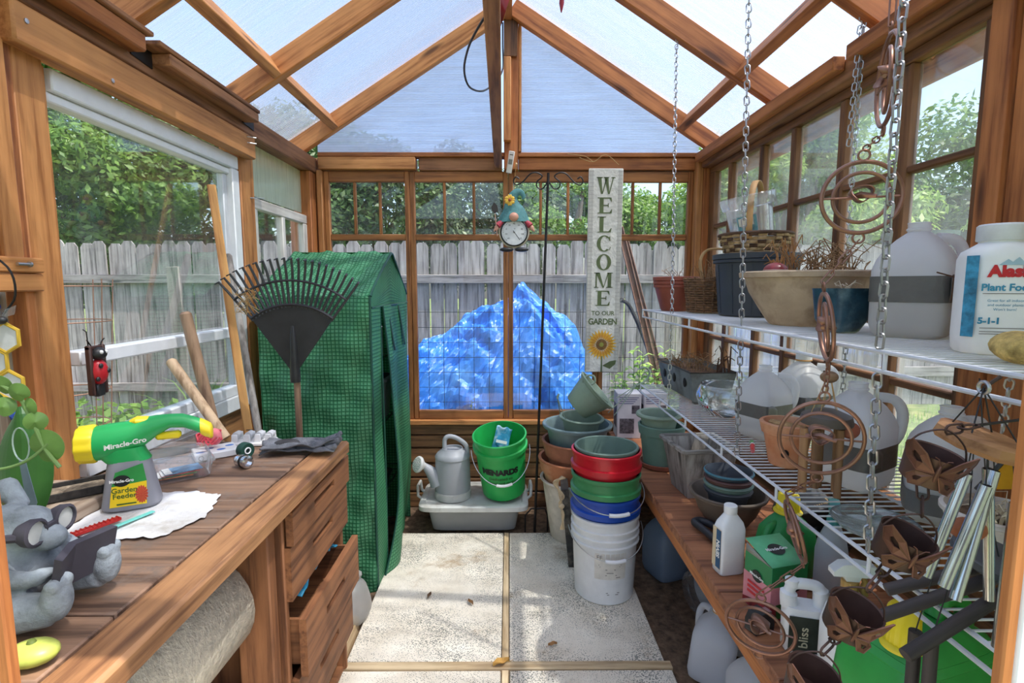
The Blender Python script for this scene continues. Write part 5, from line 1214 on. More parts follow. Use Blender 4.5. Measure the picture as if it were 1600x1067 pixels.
# ---- welcome sign
sg = T('welcome_sign', 'tall off-white wooden welcome sign with a painted sunflower', 'sign', (.577, 3.150, .868), rot=(0, R(.3), 0))
SIGNM = plain('sign_white', C(214, 212, 204), .7, var=.08, scale=30, bump=.6, bscale=26)
SW, SH = .103, 1.232
M().box(-SW, SW, 0, .018, 0, SH, .003).obj('panel', SIGNM, sg)
gr_ = M()
for s in (-1, 1):
    for q in (.086, .096, .078): gr_.box(s * q - .0022, s * q + .0022, -.0006, 0, .01, SH - .01, 0)
for k in range(54): 
    z = .02 + k * .0225
    for s in (-1, 1): gr_.box(s * .072, s * .101, -.0005, 0, z, z + .004, 0)
gr_.obj('gingham_border', plain('gingham_grey', C(176, 174, 168), .7), sg)
SGN = plain('sign_green', C(92, 106, 66), .7, var=.15, scale=30)
def letter(ch):
    m = M(); q = lambda pts: m.prism([(x, z) for x, z in pts], .0005, .0016, 'xz')
    def st(x0, x1, z0, z1): q([(x0, z0), (x1, z0), (x1, z1), (x0, z1)])
    def sf(x, z, w=.26): st(x - w / 2, x + w / 2, z, z + .05)
    if ch == 'E':
        st(-.28, -.08, 0, 1); st(-.08, .30, 0, .07); st(-.08, .28, .93, 1); st(-.08, .16, .47, .54); st(-.38, -.28, 0, .05); st(-.38, -.28, .95, 1)
        q([(.24, .07), (.34, .0), (.36, .26), (.33, .26)]); q([(.22, .93), (.31, .74), (.34, .74), (.32, 1)]); st(.14, .18, .38, .64)
    if ch == 'L':
        st(-.26, -.06, 0, 1); st(-.06, .26, 0, .07); st(-.36, -.26, 0, .05); sf(-.16, .95, .42); q([(.20, .07), (.32, 0), (.36, .28), (.33, .28)])
    if ch == 'W':
        q([(-.46, 1), (-.24, 0), (-.16, 0), (-.24, 1)]); q([(-.20, 0), (-.14, 0), (.06, .86), (.02, .94)]); q([(-.08, 1), (.14, 0), (.22, 0), (.14, 1)]); q([(.18, 0), (.24, 0), (.46, 1), (.40, 1)]); sf(-.34, .95, .34); sf(.04, .95, .3); sf(.43, .95, .22)
    if ch == 'M':
        st(-.42, -.35, 0, 1); st(.24, .43, 0, 1); q([(-.42, 1), (-.04, .0), (.04, .0), (-.20, 1)]); q([(.0, 0), (.03, .0), (.30, 1), (.24, 1)]); sf(-.38, 0, .24); sf(.335, 0, .34); sf(-.36, .95, .3); sf(.36, .95, .3)
    if ch in 'OC':
        a0, a1 = (0, 360) if ch == 'O' else (48, 312); n = 28; vs = []; F = []
        for i in range(n + 1):
            a = R(a0 + (a1 - a0) * i / n); c_, s_ = math.cos(a), math.sin(a); ro_ = (.40 * c_, .5 + .52 * s_); ri = (.40 * c_ * .50, .5 + .52 * s_ * .87)
            vs += [(ro_[0], -.0016, ro_[1]), (ri[0], -.0016, ri[1])]
        m.add(vs, [(2 * i, 2 * i + 1, 2 * i + 3, 2 * i + 2) for i in range(n)])
        if ch == 'C': q([(.20, .86), (.30, .66), (.33, .66), (.31, 1.0), (.28, .93)]); q([(.27, .10), (.31, .10), (.36, .30), (.33, .30)])
    return m
for ch, z, w, h in (('W', 1.083, .108, .098), ('E', .968, .118, .094), ('L', .855, .118, .094), ('C', .742, .112, .094), ('O', .630, .112, .094), ('M', .522, .112, .092), ('E', .412, .118, .092)):
    letter(ch).xf(lambda x, y, zz: (x * w - .002, y, z + zz * h)).obj('letter', SGN, sg, sharp=None)
text('TO OUR', .037, .0006).xf(lambda x, y, z: (x, -.0015, y + .365)).obj('lettering', SGN, sg); text('GARDEN', .047, .0012, sp=.92).xf(lambda x, y, z: (x * 1.0, -.0015, y * 1.1 + .313)).obj('lettering', SGN, sg)
for rr, ri, c_, n_k in ((.097, .034, C(226, 178, 62), 26), (.080, .030, C(206, 142, 40), 22)):
    m = M()
    for k in range(n_k):
        a = k * 2 * math.pi / n_k + rr; da = .13; m.add([(ri * math.cos(a), 0, ri * math.sin(a)), (.7 * rr * math.cos(a - da), 0, .7 * rr * math.sin(a - da)), (rr * math.cos(a), 0, rr * math.sin(a)), (.7 * rr * math.cos(a + da), 0, .7 * rr * math.sin(a + da))], [(0, 1, 2, 3)])
    m.mv((-.004, -.001 - .0006 * (rr < .09), .172)).obj('petal_print', plain('petal_%d' % n_k, c_, .7), sg, sharp=None)
M().lathe([(.034, .0), (.026, .0006), (.0, .0008)], 24, axis='y', cap0=False, cap1=False).xf(lambda x, y, z: (x - .004, -.002 - y, z + .172)).obj('flower_centre', plain('sun_brown', C(120, 84, 40), .7, var=.4, scale=60), sg); M().lathe([(.014, .0), (.0, .0004)], 16, axis='y', cap0=False, cap1=False).xf(lambda x, y, z: (x - .004, -.003 - y, z + .172)).obj('flower_centre', plain('sun_olive', C(140, 140, 60), .7), sg)
M().prism([(-.006, .0), (.004, .0), (.003, .10), (-.004, .10)], .0006, .0012, 'xz').obj('stem_print', SGN, sg); M().prism([(.004, .04), (.05, .02), (.085, .05), (.09, .075), (.05, .068)], .0006, .0012, 'xz').obj('leaf_print', SGN, sg)
# ---- pots stacked in the back right corner
PX, PY = .365, 2.775
def pot(name, label, loc, prof, mat, rot=None, group=None, n=36, inner=None, cat='pot'):
    t = T(name, label, cat, loc, group=group, rot=rot); M().lathe(prof, n, cap1=False).obj('pot_body', mat, t)
    return t
def rimpot(h, rb, rt, rim=.03, lip=.012, wall=.006):
    f = lambda z: rb + (rt - rb) * z / h
    return [(rb - .005, 0), (rb, .005), (f(h - rim), h - rim), (f(h - rim) + lip, h - rim + .003), (rt + lip, h - .003), (rt + lip - .003, h), (rt - wall + lip * .4, h), (f(h - rim) - wall, h - rim), (rb - wall, .012), (0, .010)]
t = pot('white_pot', 'chalky white plastic pot at the bottom of the pot stack', (PX, PY, 0), rimpot(.34, .13, .178, .02, .006), plain('chalk_white', C(216, 206, 192), .8, var=.12, dirt=C(170, 154, 136))); M().ring(.186, .005, (0, 0, .336), (0, 0, 1), 36, 8).obj('rim', plain('chalk_white', C(216, 206, 192)), t)
t = pot('terracotta_pot', 'faded orange terracotta pot, lower of the two in stack', (PX, PY, .205), rimpot(.25, .14, .186, .07, .014), TERRA); M().ring(.196, .006, (0, 0, .246), (0, 0, 1), 36, 8).obj('rim', TERRA, t)
t = pot('terracotta_pot', 'brown terracotta pot nested above the faded orange one', (PX + .012, PY, .325), rimpot(.23, .135, .182, .09, .010), plain('terracotta_brown', C(164, 104, 76), .75, var=.15)); M().ring(.189, .006, (0, 0, .226), (0, 0, 1), 36, 8).obj('rim', plain('terracotta_brown', C(164, 104, 76)), t)
GGR = plain('slate_green', C(112, 132, 132), .5, var=.1)
t = pot('slate_green_pot', 'wide blue-green plastic pot above the terracotta pots', (PX + .015, PY, .455), rimpot(.19, .14, .172, .02, .022), GGR); M().ring(.188, .007, (0, 0, .186), (0, 0, 1), 36, 8).obj('rim', GGR, t)
def hanging_pot(label, loc, rot, hookpts, r=.115, h=.15, angs=(.4, 2.494, 4.588)):
    t = T('hanging_pot', label, 'pot', loc, rot=rot, group='sage green hanging pots'); M().lathe(rimpot(h, r * .66, r, .022, .008), 32, cap1=False).obj('pot_body', SAGE, t); M().ring(r + .008, .005, (0, 0, h - .004), (0, 0, 1), 32, 8).obj('rim', SAGE, t)
    inv = Euler(rot).to_matrix().inverted(); L = Vector(loc)
    hp = [inv @ (Vector(p) - L) for p in hookpts]
    for a in angs:
        TUBE('hanger_wire', [((r + .006) * math.cos(a), (r + .006) * math.sin(a), h - .008), tuple(hp[0])], .0026, SAGE, t, 6)
    TUBE('hook', spline([tuple(p) for p in hp], 5), .0058, SAGE, t, 8)
    return t
hanging_pot('lower sage green hanging pot, upright in the pot stack', (.395, PY, .545), (R(3), R(3), 0), [(.262, 2.70, .80), (.262, 2.70, .81), (.268, 2.70, .825)], .112, .14, (2.9, 3.8))
hanging_pot('upper sage green hanging pot tipped over to the right', (.372, 2.765, .735), (R(6), R(48), 0), [(.40, 2.70, .885), (.40, 2.70, .905), (.425, 2.70, .925), (.455, 2.70, .92), (.46, 2.70, .89), (.44, 2.70, .875)], .118, .155)
hk = T('pot_hanger', 'loose green hanger with wires lying over the cartons', 'hanger', (.60, 2.80, .72))
TUBE('hook', spline([(.12, .05, .12), (.16, .06, .135), (.19, .07, .16), (.20, .07, .195), (.175, .07, .22), (.14, .07, .21)], 5), .006, SAGE, hk, 8)
for q in ((-.05, -.02, -.02), (-.02, -.04, -.03), (.0, .0, .06)): TUBE('hanger_wire', [(.12, .05, .12), q], .0025, SAGE, hk, 6)
# ---- bucket tower
BX, BY = .440, 2.245
b1 = T('white_bucket', 'white ribbed pail with a printed label at the tower base', 'bucket', (BX, BY, 0)); WB = plain('pail_white', C(228, 228, 226), .4, var=.05)
bucket_mesh(.385, .134, .149, True, 1).obj('shell', WB, b1); wf_ = lambda z: .134 + (.146 - .134) * z / .30
bail(b1, .152, .32, 0, 122, 6)
cylpatch(wf_, -118, -60, .125, .245).obj('paper_label', plain('label_paper', C(222, 216, 204), .7), b1)
wrap(text('FF', .028), wf_, -109, .226, e=.0014).obj('lettering', plain('print_grey', C(120, 114, 108)), b1)
for w_, z, a in ((.05, .207, -84), (.10, .192, -90), (.09, .184, -90), (.045, .172, -89), (.03, .157, -90), (.05, .146, -88), (.02, .135, -75), (.06, .062, -84), (.05, .054, -84)): wrap(M().box(-w_ / 2, w_ / 2, -.0016, .0016, 0, .0004, 0), wf_, a, z, e=.0014).obj('print_line', plain('print_grey', C(120, 114, 108)), b1)
def upper_bucket(name, label, z, mat, h=.375, dx=0, rot=(0, 0, 0), bl_=None):
    t = T(name, label, 'bucket', (BX + dx, BY, z), rot=rot); bucket_mesh(h, .113, .151).obj('shell', mat, t)
    if bl_: bail(t, .153, h - .07, 0, bl_[0], bl_[1])
    return t
upper_bucket('blue_bucket', 'royal blue bucket nested above the white pail', .105, plain('bucket_blue', C(28, 74, 168), .35, var=.06), bl_=None)
upper_bucket('dark_green_bucket', 'green bucket nested between the blue and red buckets', .195, plain('bucket_green_dark', C(60, 136, 82), .4, var=.12, scale=6, dirt=C(96, 158, 116)), bl_=(112, 10))
upper_bucket('red_bucket', 'glossy red bucket nested at the top of the tower', .30, plain('bucket_red', C(192, 22, 38), .3, var=.06))
t = T('saucer_pot', 'shallow grey-green pot sitting in the top red bucket', 'pot', (BX, BY, .588)); M().lathe([(.10, 0), (.118, .006), (.134, .085), (.142, .088), (.144, .098), (.140, .102), (.133, .100), (.122, .02), (.03, .010), (.0, .010)], 40, cap1=False).obj('pot_body', plain('saucer_green', C(104, 126, 114), .5, var=.08), t); M().box(-.016, .016, -.010, .010, .0105, .014, .001).obj('drain_plug', BLACK, t)
t = T('rope_twist', 'frayed tan rope tied at the side of the bucket tower', 'rope', (BX - .195, BY + .03, .36))
for k in range(3): TUBE('strand', spline([(.0 + .006 * k, -.01 * k, .17), (-.02 - .01 * k, 0, .14), (-.012 + .01 * k, -.01, .08), (-.006 * k, 0, .04), (.004 * k, -.012, -.01), (-.008 * k + .01, -.012, -.08)], 5), .0045, plain('rope_tan', C(196, 172, 136), .9, var=.3), t, 6)
M().ball((-.002, -.008, .03), (.014, .012, .012)).obj('knot', plain('rope_tan', C(196, 172, 136)), t)
# ---- black nursery flat leaning by the tower
t = T('black_nursery_flat', 'black plastic nursery flat standing on edge beside the buckets', 'nursery flat', (.338, 2.50, .0), rot=(0, R(-6), R(-4)))
m = M(); 
m.box(-.004, .0, -.07, .07, .0, .40, 0)
for a in range(5): m.box(-.03, .0, -.07, .07, a * .0985, a * .0985 + .006, 0)
for a in range(3): m.box(-.03, .0, -.07 + a * .067, -.064 + a * .067, 0, .40, 0)
m.obj('cell_tray', plain('worn_black', C(46, 44, 42), .6, var=.4, scale=40, dirt=C(112, 104, 92), dscale=14), t); m = M()
for y in (-.076, .07): m.box(-.034, .004, y, y + .006, -.002, .405, .001)
m.box(-.034, .004, -.076, .076, .40, .406, .001); m.obj('rim', plain('worn_black', C(46, 44, 42)), t)
# ---- litter on the floor
for k, (x, y, a, c_, lab) in enumerate(((-.03, 1.76, 20, C(206, 160, 84), 'curled yellow-brown leaf on the floor strip'), (-.36, 2.18, 75, C(110, 84, 58), 'small dark dry leaf on the left far paver'), (-.17, 2.13, 130, C(150, 112, 70), 'small tan dry leaf near the middle floor strip'), (.17, 1.86, 200, C(164, 120, 72), 'tan dry leaf on the right far paver'))):
    t = T('dry_leaf', lab, 'leaf', (x, y, .0045), a, group='dry leaves on the floor'); s_ = .9 if k == 0 else .55
    M().grid(lambda u, v: (s_ * (-.035 + .07 * u), s_ * .032 * (v - .5) * math.sin(math.pi * min(.97, max(.03, u))), .001 + s_ * .016 * abs(v - .5) * 2 + .006 * s_ * math.sin(5 * u) ** 2), 8, 4).obj('blade', plain('dry_leaf_%d' % k, c_, .8), t, sharp=None, thick=.0008); TUBE('stalk', [(s_ * .033, 0, .002), (s_ * .055, .004, .004)], .0009, plain('dry_leaf_%d' % k, c_), t, 5)
# ---- beam ornament with its cable
t = T('beam_ornament', 'red, black and silver pointed ornament hanging on the tie beam', 'ornament', (-.03, 1.90, 2.30))
for s, mt in ((-1, plain('orn_black', C(44, 40, 46), .3)), (1, plain('orn_red', C(150, 46, 46), .3))): M().add([(0, 0, 0), (s * .032, -.006, .09), (s * .03, 0, .16), (s * .006, .012, .20), (0, -.012, .10)], [(0, 4, 1), (4, 3, 2, 1), (0, 1, 2, 3)]).obj('wing', mt, t, thick=.003)
for k in range(4): TUBE('wing_stripe', [(-.006 - .007 * k, -.014, .03 + .012 * k), (-.004 - .006 * k, -.016, .15)], .0022, plain('orn_silver', C(200, 196, 200), .3), t, 5)
TUBE('hanger', [(0, 0, .19), (-.02, .0, .26)], .003, BLACKM, t, 6)
cb = TUBE('power_cable', spline([(-.055, 1.95, 2.40), (-.115, 2.05, 2.37), (-.165, 2.2, 2.36), (-.198, 2.4, 2.355), (-.185, 2.55, 2.34), (-.128, 2.72, 2.385), (-.07, 2.9, 2.50), (-.034, 3.10, 2.645), (-.034, 3.11, 2.78), (-.034, 3.11, 2.90)], 7), .0048, BLACK); tag(cb, 'black cable drooping in a loop beside the tie beam', 'cable')
t = T('red_drop', 'thin red drop ornament hanging from the roof right of the ridge', 'ornament', (.184, 1.90, 2.35)); M().tube([(0, 0, 0), (.001, 0, .03), (.002, 0, .12)], [.002, .009, .004], 10).obj('drop', plain('drop_red', C(150, 30, 44), .3), t); TUBE('thread', [(.002, 0, .12), (.002, 0, .54)], .001, BLACK, t, 4)
w = T('dry_straw', 'pale dry straw stuck on the beam above the welcome sign', 'straw', (.55, 3.14, 2.13)); TUBE('stalk', spline([(-.13, 0, .03), (-.05, -.02, .0), (.02, -.03, .04), (.10, -.03, -.02)], 4), .0018, plain('straw', C(180, 150, 100)), w, 5); TUBE('stalk', spline([(-.20, 0, .05), (-.10, -.01, .035), (-.05, -.02, .0)], 4), .0015, plain('straw', C(180, 150, 100)), w, 5)
# ================================================================== right side
# ---- low bench
rbn = T('low_bench', 'low reddish-brown plank bench along the right wall', 'bench', (0, 0, 0))
ys = [.62, .755, 1.09, 1.432, 1.776, 2.12, 2.46, 2.80, 3.12]
for a, b in zip(ys, ys[1:]): B('plank', .622, 1.165, a, b - .004, .462, .499 + rng.uniform(-.001, .001), wood('bench_red', 'x', C(182, 122, 84), C(136, 84, 56)), rbn, .004)
B('front_beam', .632, .672, .62, 3.11, .405, .461, cedar2, rbn, .004)
for y in (.66, 1.70, 3.04):
    if y != 1.70: B('leg', .68, .75, y, y + .06, -.03, .461, drw, rbn)
    B('leg', 1.08, 1.15, y, y + .06, -.03, .461, drw, rbn)
# ---- white wire shelves
def wire_shelf(label, z, x0, x1, y0, y1):
    t = T('wire_shelf', label, 'shelf', (0, 0, z), group='white wire shelves'); m = M()
    n = int((y1 - y0) / .0254)
    for i in range(n + 1):
        y = y0 + i * (y1 - y0) / n; m.tube([(x1, y, 0), (x0, y, 0), (x0 - .002, y, -.003)], .0021, 5)
    m.obj('cross_wires', WIREW, t)
    TUBE('front_rail', [(x0 - .003, y0, .0), (x0 - .003, y1, .0)], .0042, WIREW, t, 8); TUBE('lower_rail', [(x0 - .003, y0, -.036), (x0 - .003, y1, -.036)], .0042, WIREW, t, 8)
    TUBE('back_rail', [(x1, y0, -.004), (x1, y1, -.004)], .004, WIREW, t, 8); TUBE('middle_rail', [((x0 + x1) / 2, y0, -.005), ((x0 + x1) / 2, y1, -.005)], .0035, WIREW, t, 8)
    for k in range(7):
        y = y0 + (y1 - y0) * k / 6; TUBE('rail_tie', [(x0 - .003, y, 0), (x0 - .003, y, -.036)], .004, WIREW, t, 8)
    return t
SX0, SX1, UZ, LZ = .688, 1.172, 1.280, .890
wire_shelf('upper white wire shelf hung on chains along the right wall', UZ, SX0, SX1, .58, 2.615)
wire_shelf('lower white wire shelf hung on chains along the right wall', LZ, SX0, SX1, .58, 2.615)
US, LS, BS = UZ + .0024, LZ + .0024, .500
# ---- chains
lk = {}
def link_mesh(l, w, r):
    k = (l, w, r)
    if k not in lk:
        pts = [(w / 2 * math.cos(a), 0, (l / 2 - w / 2) * (1 if math.sin(a) >= 0 else -1) + w / 2 * math.sin(a)) for a in [i * math.pi / 5 + .01 for i in range(10)]]; lk[k] = M().tube(pts, r, 5, closed=True).mesh('chain_link', CHAINM)
    return lk[k]
def chain(label, p, q, l=.026, w=.013, r=.0019, hook=True, mat=None):
    p, q = Vector(p), Vector(q); t = T('hanging_chain', label, 'chain', p); d = q - p; n = int(d.length / (l * .78)); ang = d.to_track_quat('Z', 'Y'); me = link_mesh(l, w, r)
    for i in range(n):
        o = bpy.data.objects.new('chain_link', me); COL.objects.link(o); o.parent = t; o.location = d * ((i + .5) / n); o.rotation_mode = 'QUATERNION'
        o.rotation_quaternion = ang @ Euler((0, 0, R(90 * (i % 2) + 20))).to_quaternion()
    if hook: TUBE('top_hook', [(0, 0, -.01), (.006, 0, .004), (.004, 0, .014), (-.004, 0, .016), (-.004, 0, .05)], .002, CHAINM, t, 6)
    return t
chain('chain hanging before the rightmost back window to the shelves', (.742, 2.385, 2.46), (.686, 2.15, UZ + .007))
chain('far chain section running from the upper to lower shelf end', (.685, 2.15, UZ - .043), (.685, 2.15, LZ + .007), hook=False)
chain('chain in front of the clear tub and handled basket', (.70, 1.60, 2.52), (.685, 1.50, UZ + .007), l=.028, w=.014, r=.0021)
chain('chain section in front of the taped jug on the lower shelf', (.685, 1.50, UZ - .043), (.685, 1.49, LZ + .007), l=.028, w=.014, r=.0021, hook=False)
chain('wall-side chain hanging from the roof rafter by the grid window', (1.13, 1.72, 2.24), (1.15, 1.76, UZ), l=.026, w=.013)
chain('shorter doubled chain beside the wall-side chain', (1.115, 1.715, 2.22), (1.12, 1.74, 1.86), l=.026, w=.013)
chain('long near chain passing in front of the large taped jug', (.665, .92, 2.35), (.685, .935, UZ + .007), l=.030, w=.015, r=.0023)
chain('near chain section down to the lower shelf', (.685, .935, UZ - .043), (.685, .925, LZ + .007), l=.030, w=.015, r=.0023, hook=False)
chain('chain at far right below the plant food bottle', (1.172, .80, UZ - .011), (1.172, .80, LZ + .006), l=.026, w=.013, hook=False)
chain('wall-side chain between the shelves behind the jugs', (1.172, 1.76, UZ - .011), (1.172, 1.76, LZ + .006), l=.026, w=.013, hook=False)
# ---- upper shelf
RUSTP = plain('rust_plastic', C(142, 72, 56), .5, var=.1)
t = pot('rust_pot', 'rust-red ridged plastic pot at the far end, upper shelf', (.80, 2.46, US), [(.062, 0), (.068, .006), (.098, .11), (.104, .112), (.104, .124), (.101, .126), (.106, .128), (.106, .14), (.103, .142), (.108, .144), (.108, .160), (.100, .162), (.094, .12), (.06, .012), (0, .012)], RUSTP); M().lathe([(.096, .13), (.03, .14)], 20).obj('dry_soil', SOIL, t)
def dry_twigs(parent, n, c, r, h, seed, mat=None, th=.0014, name='dry_stems'):
    g = random.Random(seed); m = M()
    for k in range(n):
        a = g.uniform(0, 6.28); q = r * math.sqrt(g.random()); x, y = c[0] + q * math.cos(a), c[1] + q * math.sin(a); b = g.uniform(0, 6.28); e = g.uniform(.3, 1) * r; hh = h * g.uniform(.4, 1)
        m.tube([(x, y, c[2]), (x + e * .3 * math.cos(b), y + e * .3 * math.sin(b), c[2] + hh * .6), (x + e * .9 * math.cos(b), y + e * .9 * math.sin(b), c[2] + hh), (x + e * 1.3 * math.cos(b + .5), y + e * 1.3 * math.sin(b + .5), c[2] + hh * .8)], [th, th, th * .8, th * .5], 4)
    return m.obj(name, mat or plain('dry_brown', C(150, 116, 80), .9, var=.3), parent, kind='stuff')
dry_twigs(t, 10, (0, 0, .13), .06, .08, 2)
def weave(parent, prof, n, h, mat, strand=.005, seed=1, rows=12, stakes=True, c=(0, 0, 0)):
    m = M(); g = random.Random(seed)
    for k in range(rows):
        z = h * (k + .5) / rows; r = prof(z); pts = []
        for i in range(n * 2): a = math.pi * i / n; q = r + strand * .8 * (1 if (i + k) % 2 else -1); pts.append((c[0] + q * math.cos(a), c[1] + q * math.sin(a), c[2] + z + g.uniform(-.001, .001)))
        m.tube(pts, strand * g.uniform(.8, 1.1), 5, closed=True)
    m.obj('woven_wall', mat, parent)
    m = M()
    for i in range(n): a = 2 * math.pi * i / n; m.tube([(c[0] + prof(z) * math.cos(a), c[1] + prof(z) * math.sin(a), c[2] + z) for z in (0, h * .5, h * 1.02)], strand * .8, 5)
    m.obj('stakes', mat, parent)
t = T('wicker_basket', 'small brown wicker pot basket beside the rust-red pot', 'basket', (.875, 2.26, US + .004)); WICK = plain('wicker', C(126, 92, 64), .8, var=.4, scale=40); weave(t, lambda z: .078 + .02 * z / .15, 15, .15, WICK, .0048, rows=15); M().lathe([(.076, 0), (.076, .004)], 20).obj('base', WICK, t); M().lathe([(.088, .12), (.02, .13)], 20).obj('dry_soil', SOIL, t)
dry_twigs(t, 30, (0, 0, .12), .035, .12, 4); TUBE('curved_stem', spline([(-.02, 0, .13), (-.03, .02, .22), (.0, .03, .27), (.05, .0, .275), (.08, 0, .265)], 5), [.007] * 10 + [.006] * 11, plain('dry_tan', C(176, 142, 98), .9), t, 6)
NUR = plain('nursery_black', C(56, 62, 72), .5, var=.12, scale=8)
t = pot('black_nursery_pot', 'large blackish nursery pot carrying a handled basket', (.975, 2.03, US), [(.125, 0), (.132, .006), (.150, .205), (.160, .208), (.161, .216), (.158, .220), (.163, .222), (.164, .240), (.156, .242), (.148, .20), (.128, .012), (0, .012)], NUR, n=44)
for k in range(12):
    a = k * .5236; TUBE('rib', [(.133 * math.cos(a), .133 * math.sin(a), .012), (.150 * math.cos(a), .150 * math.sin(a), .20)], .0028, NUR, t, 5)
for a in (-1.75, -.6): M().ball((.134 * math.cos(a), .134 * math.sin(a), .018), (.016, .008, .010), 10, 6).obj('drain_hole', DARKM, t)
hb = T('handled_basket', 'two-tone woven basket with an arched handle on nursery pot', 'basket', (.955, 2.01, US + .242))
WT = plain('weave_tan', C(176, 146, 104), .75, var=.3, scale=30); WD = plain('weave_dark', C(92, 64, 44), .75, var=.3, scale=30)
for k in range(5):
    z = .006 + k * .013; r = .110 + .02 * k / 4
    for i in range(26):
        a0 = 2 * math.pi * i / 26; e = .0035 * (1 if (i + k) % 2 else -1)
        m = M().grid(lambda u, v: ((r + e * math.cos((u - .5) * 3)) * math.cos(a0 + .235 * u), (r + e * math.cos((u - .5) * 3)) * math.sin(a0 + .235 * u), z + .012 * v), 4, 1)
        m.obj('splint', WD if (i * 3 + k * 5) % 7 < 2 else WT, hb, thick=.002)
M().lathe([(.108, 0), (.108, .004)], 24).obj('base', WT, hb); M().ring(.131, .006, (0, 0, .072), (0, 0, 1), 36, 8).obj('rim', WD, hb)
M().grid(lambda u, v: (.128 * math.cos(math.pi * u) * math.cos(.95) + .018 * (.5 - v), .128 * math.cos(math.pi * u) * math.sin(.95) - .0065 + .013 * v, .05 + .225 * math.sin(math.pi * u) ** .6), 30, 1).obj('handle', plain('handle_tan', C(186, 144, 92), .6), hb, thick=.004)
t = T('clear_tub', 'clear plastic tub with a torn label tilted in the basket', 'tub', (.945, 2.0, US + .285), rot=(R(2), R(-12), 0)); t.scale = (.74, .74, 1.4)
M().lathe([(.095, 0), (.100, .006), (.112, .095), (.126, .098), (.132, .112), (.134, .125), (.130, .128), (.128, .116), (.110, .10), (.098, .008)], 36, cap1=False, cap0=True).obj('shell', CLEARP, t)
cylpatch(lambda z: .101 + .01 * z / .09, -150, -100, .025, .075).obj('paper_label', plain('label_teal', C(122, 176, 186), .6, var=.4, scale=30), t); cylpatch(lambda z: .1015 + .01 * z / .09, -146, -108, .05, .07).obj('paper_label', plain('label_paper', C(222, 216, 204)), t)
BEI = plain('beige_resin', C(186, 164, 138), .8, var=.14, scale=10, bump=.3, dirt=C(136, 112, 90), dscale=9)
t = pot('beige_bowl_planter', 'wide beige bowl planter of dried plants on upper shelf', (.905, 1.565, US), [(.092, 0), (.098, .004), (.125, .045), (.158, .10), (.172, .142), (.186, .144), (.188, .158), (.184, .162), (.172, .160), (.165, .14), (.14, .08), (0, .06)], BEI, n=48); M().lathe([(.168, .135), (.06, .148), (.0, .15)], 30).obj('dry_soil', SOIL, t)
dry_twigs(t, 60, (.045, 0, .14), .09, .12, 7, th=.0018); dry_twigs(t, 26, (-.02, .08, .14), .045, .14, 8, plain('dry_orange', C(170, 120, 70), .9), .0022); dry_twigs(t, 14, (.02, -.14, .15), .05, .05, 9, None, .002)
t = T('red_ball', 'dark red ball half buried in the beige bowl planter', 'ball', (.80, 1.545, US + .148)); M().ball((0, 0, .016), (.034, .034, .024)).obj('sphere', plain('ball_red', C(150, 54, 58), .3, var=.3, scale=18), t); M().ring(.0335, .0015, (0, 0, .017), (0, 0, 1), 24, 5).obj('seam', plain('seam_grey', C(176, 150, 140)), t)
BGL = plain('blue_glaze', C(40, 74, 92), .3, var=.35, scale=22, dirt=C(92, 120, 132), dscale=16)
t = T('blue_square_pot', 'dark blue glazed square pot in front of the beige bowl', 'pot', (.855, 1.312, US), 12); t.scale = (.82, .82, .95); m = M().loft([sring(.036, .036, 0, 32, 4), sring(.042, .042, .004, 32, 4), sring(.058, .058, .035, 32, 5), sring(.064, .064, .112, 32, 7), sring(.066, .066, .118, 32, 7), sring(.060, .060, .118, 32, 7), sring(.056, .056, .09, 32, 7)]); m.obj('pot_body', BGL, t); M().loft([sring(.057, .057, .098, 32, 7), sring(.04, .04, .106, 32, 4)]).obj('dry_soil', SOIL, t); dry_twigs(t, 10, (0, 0, .10), .04, .04, 5, plain('dry_pale', C(206, 188, 160)))
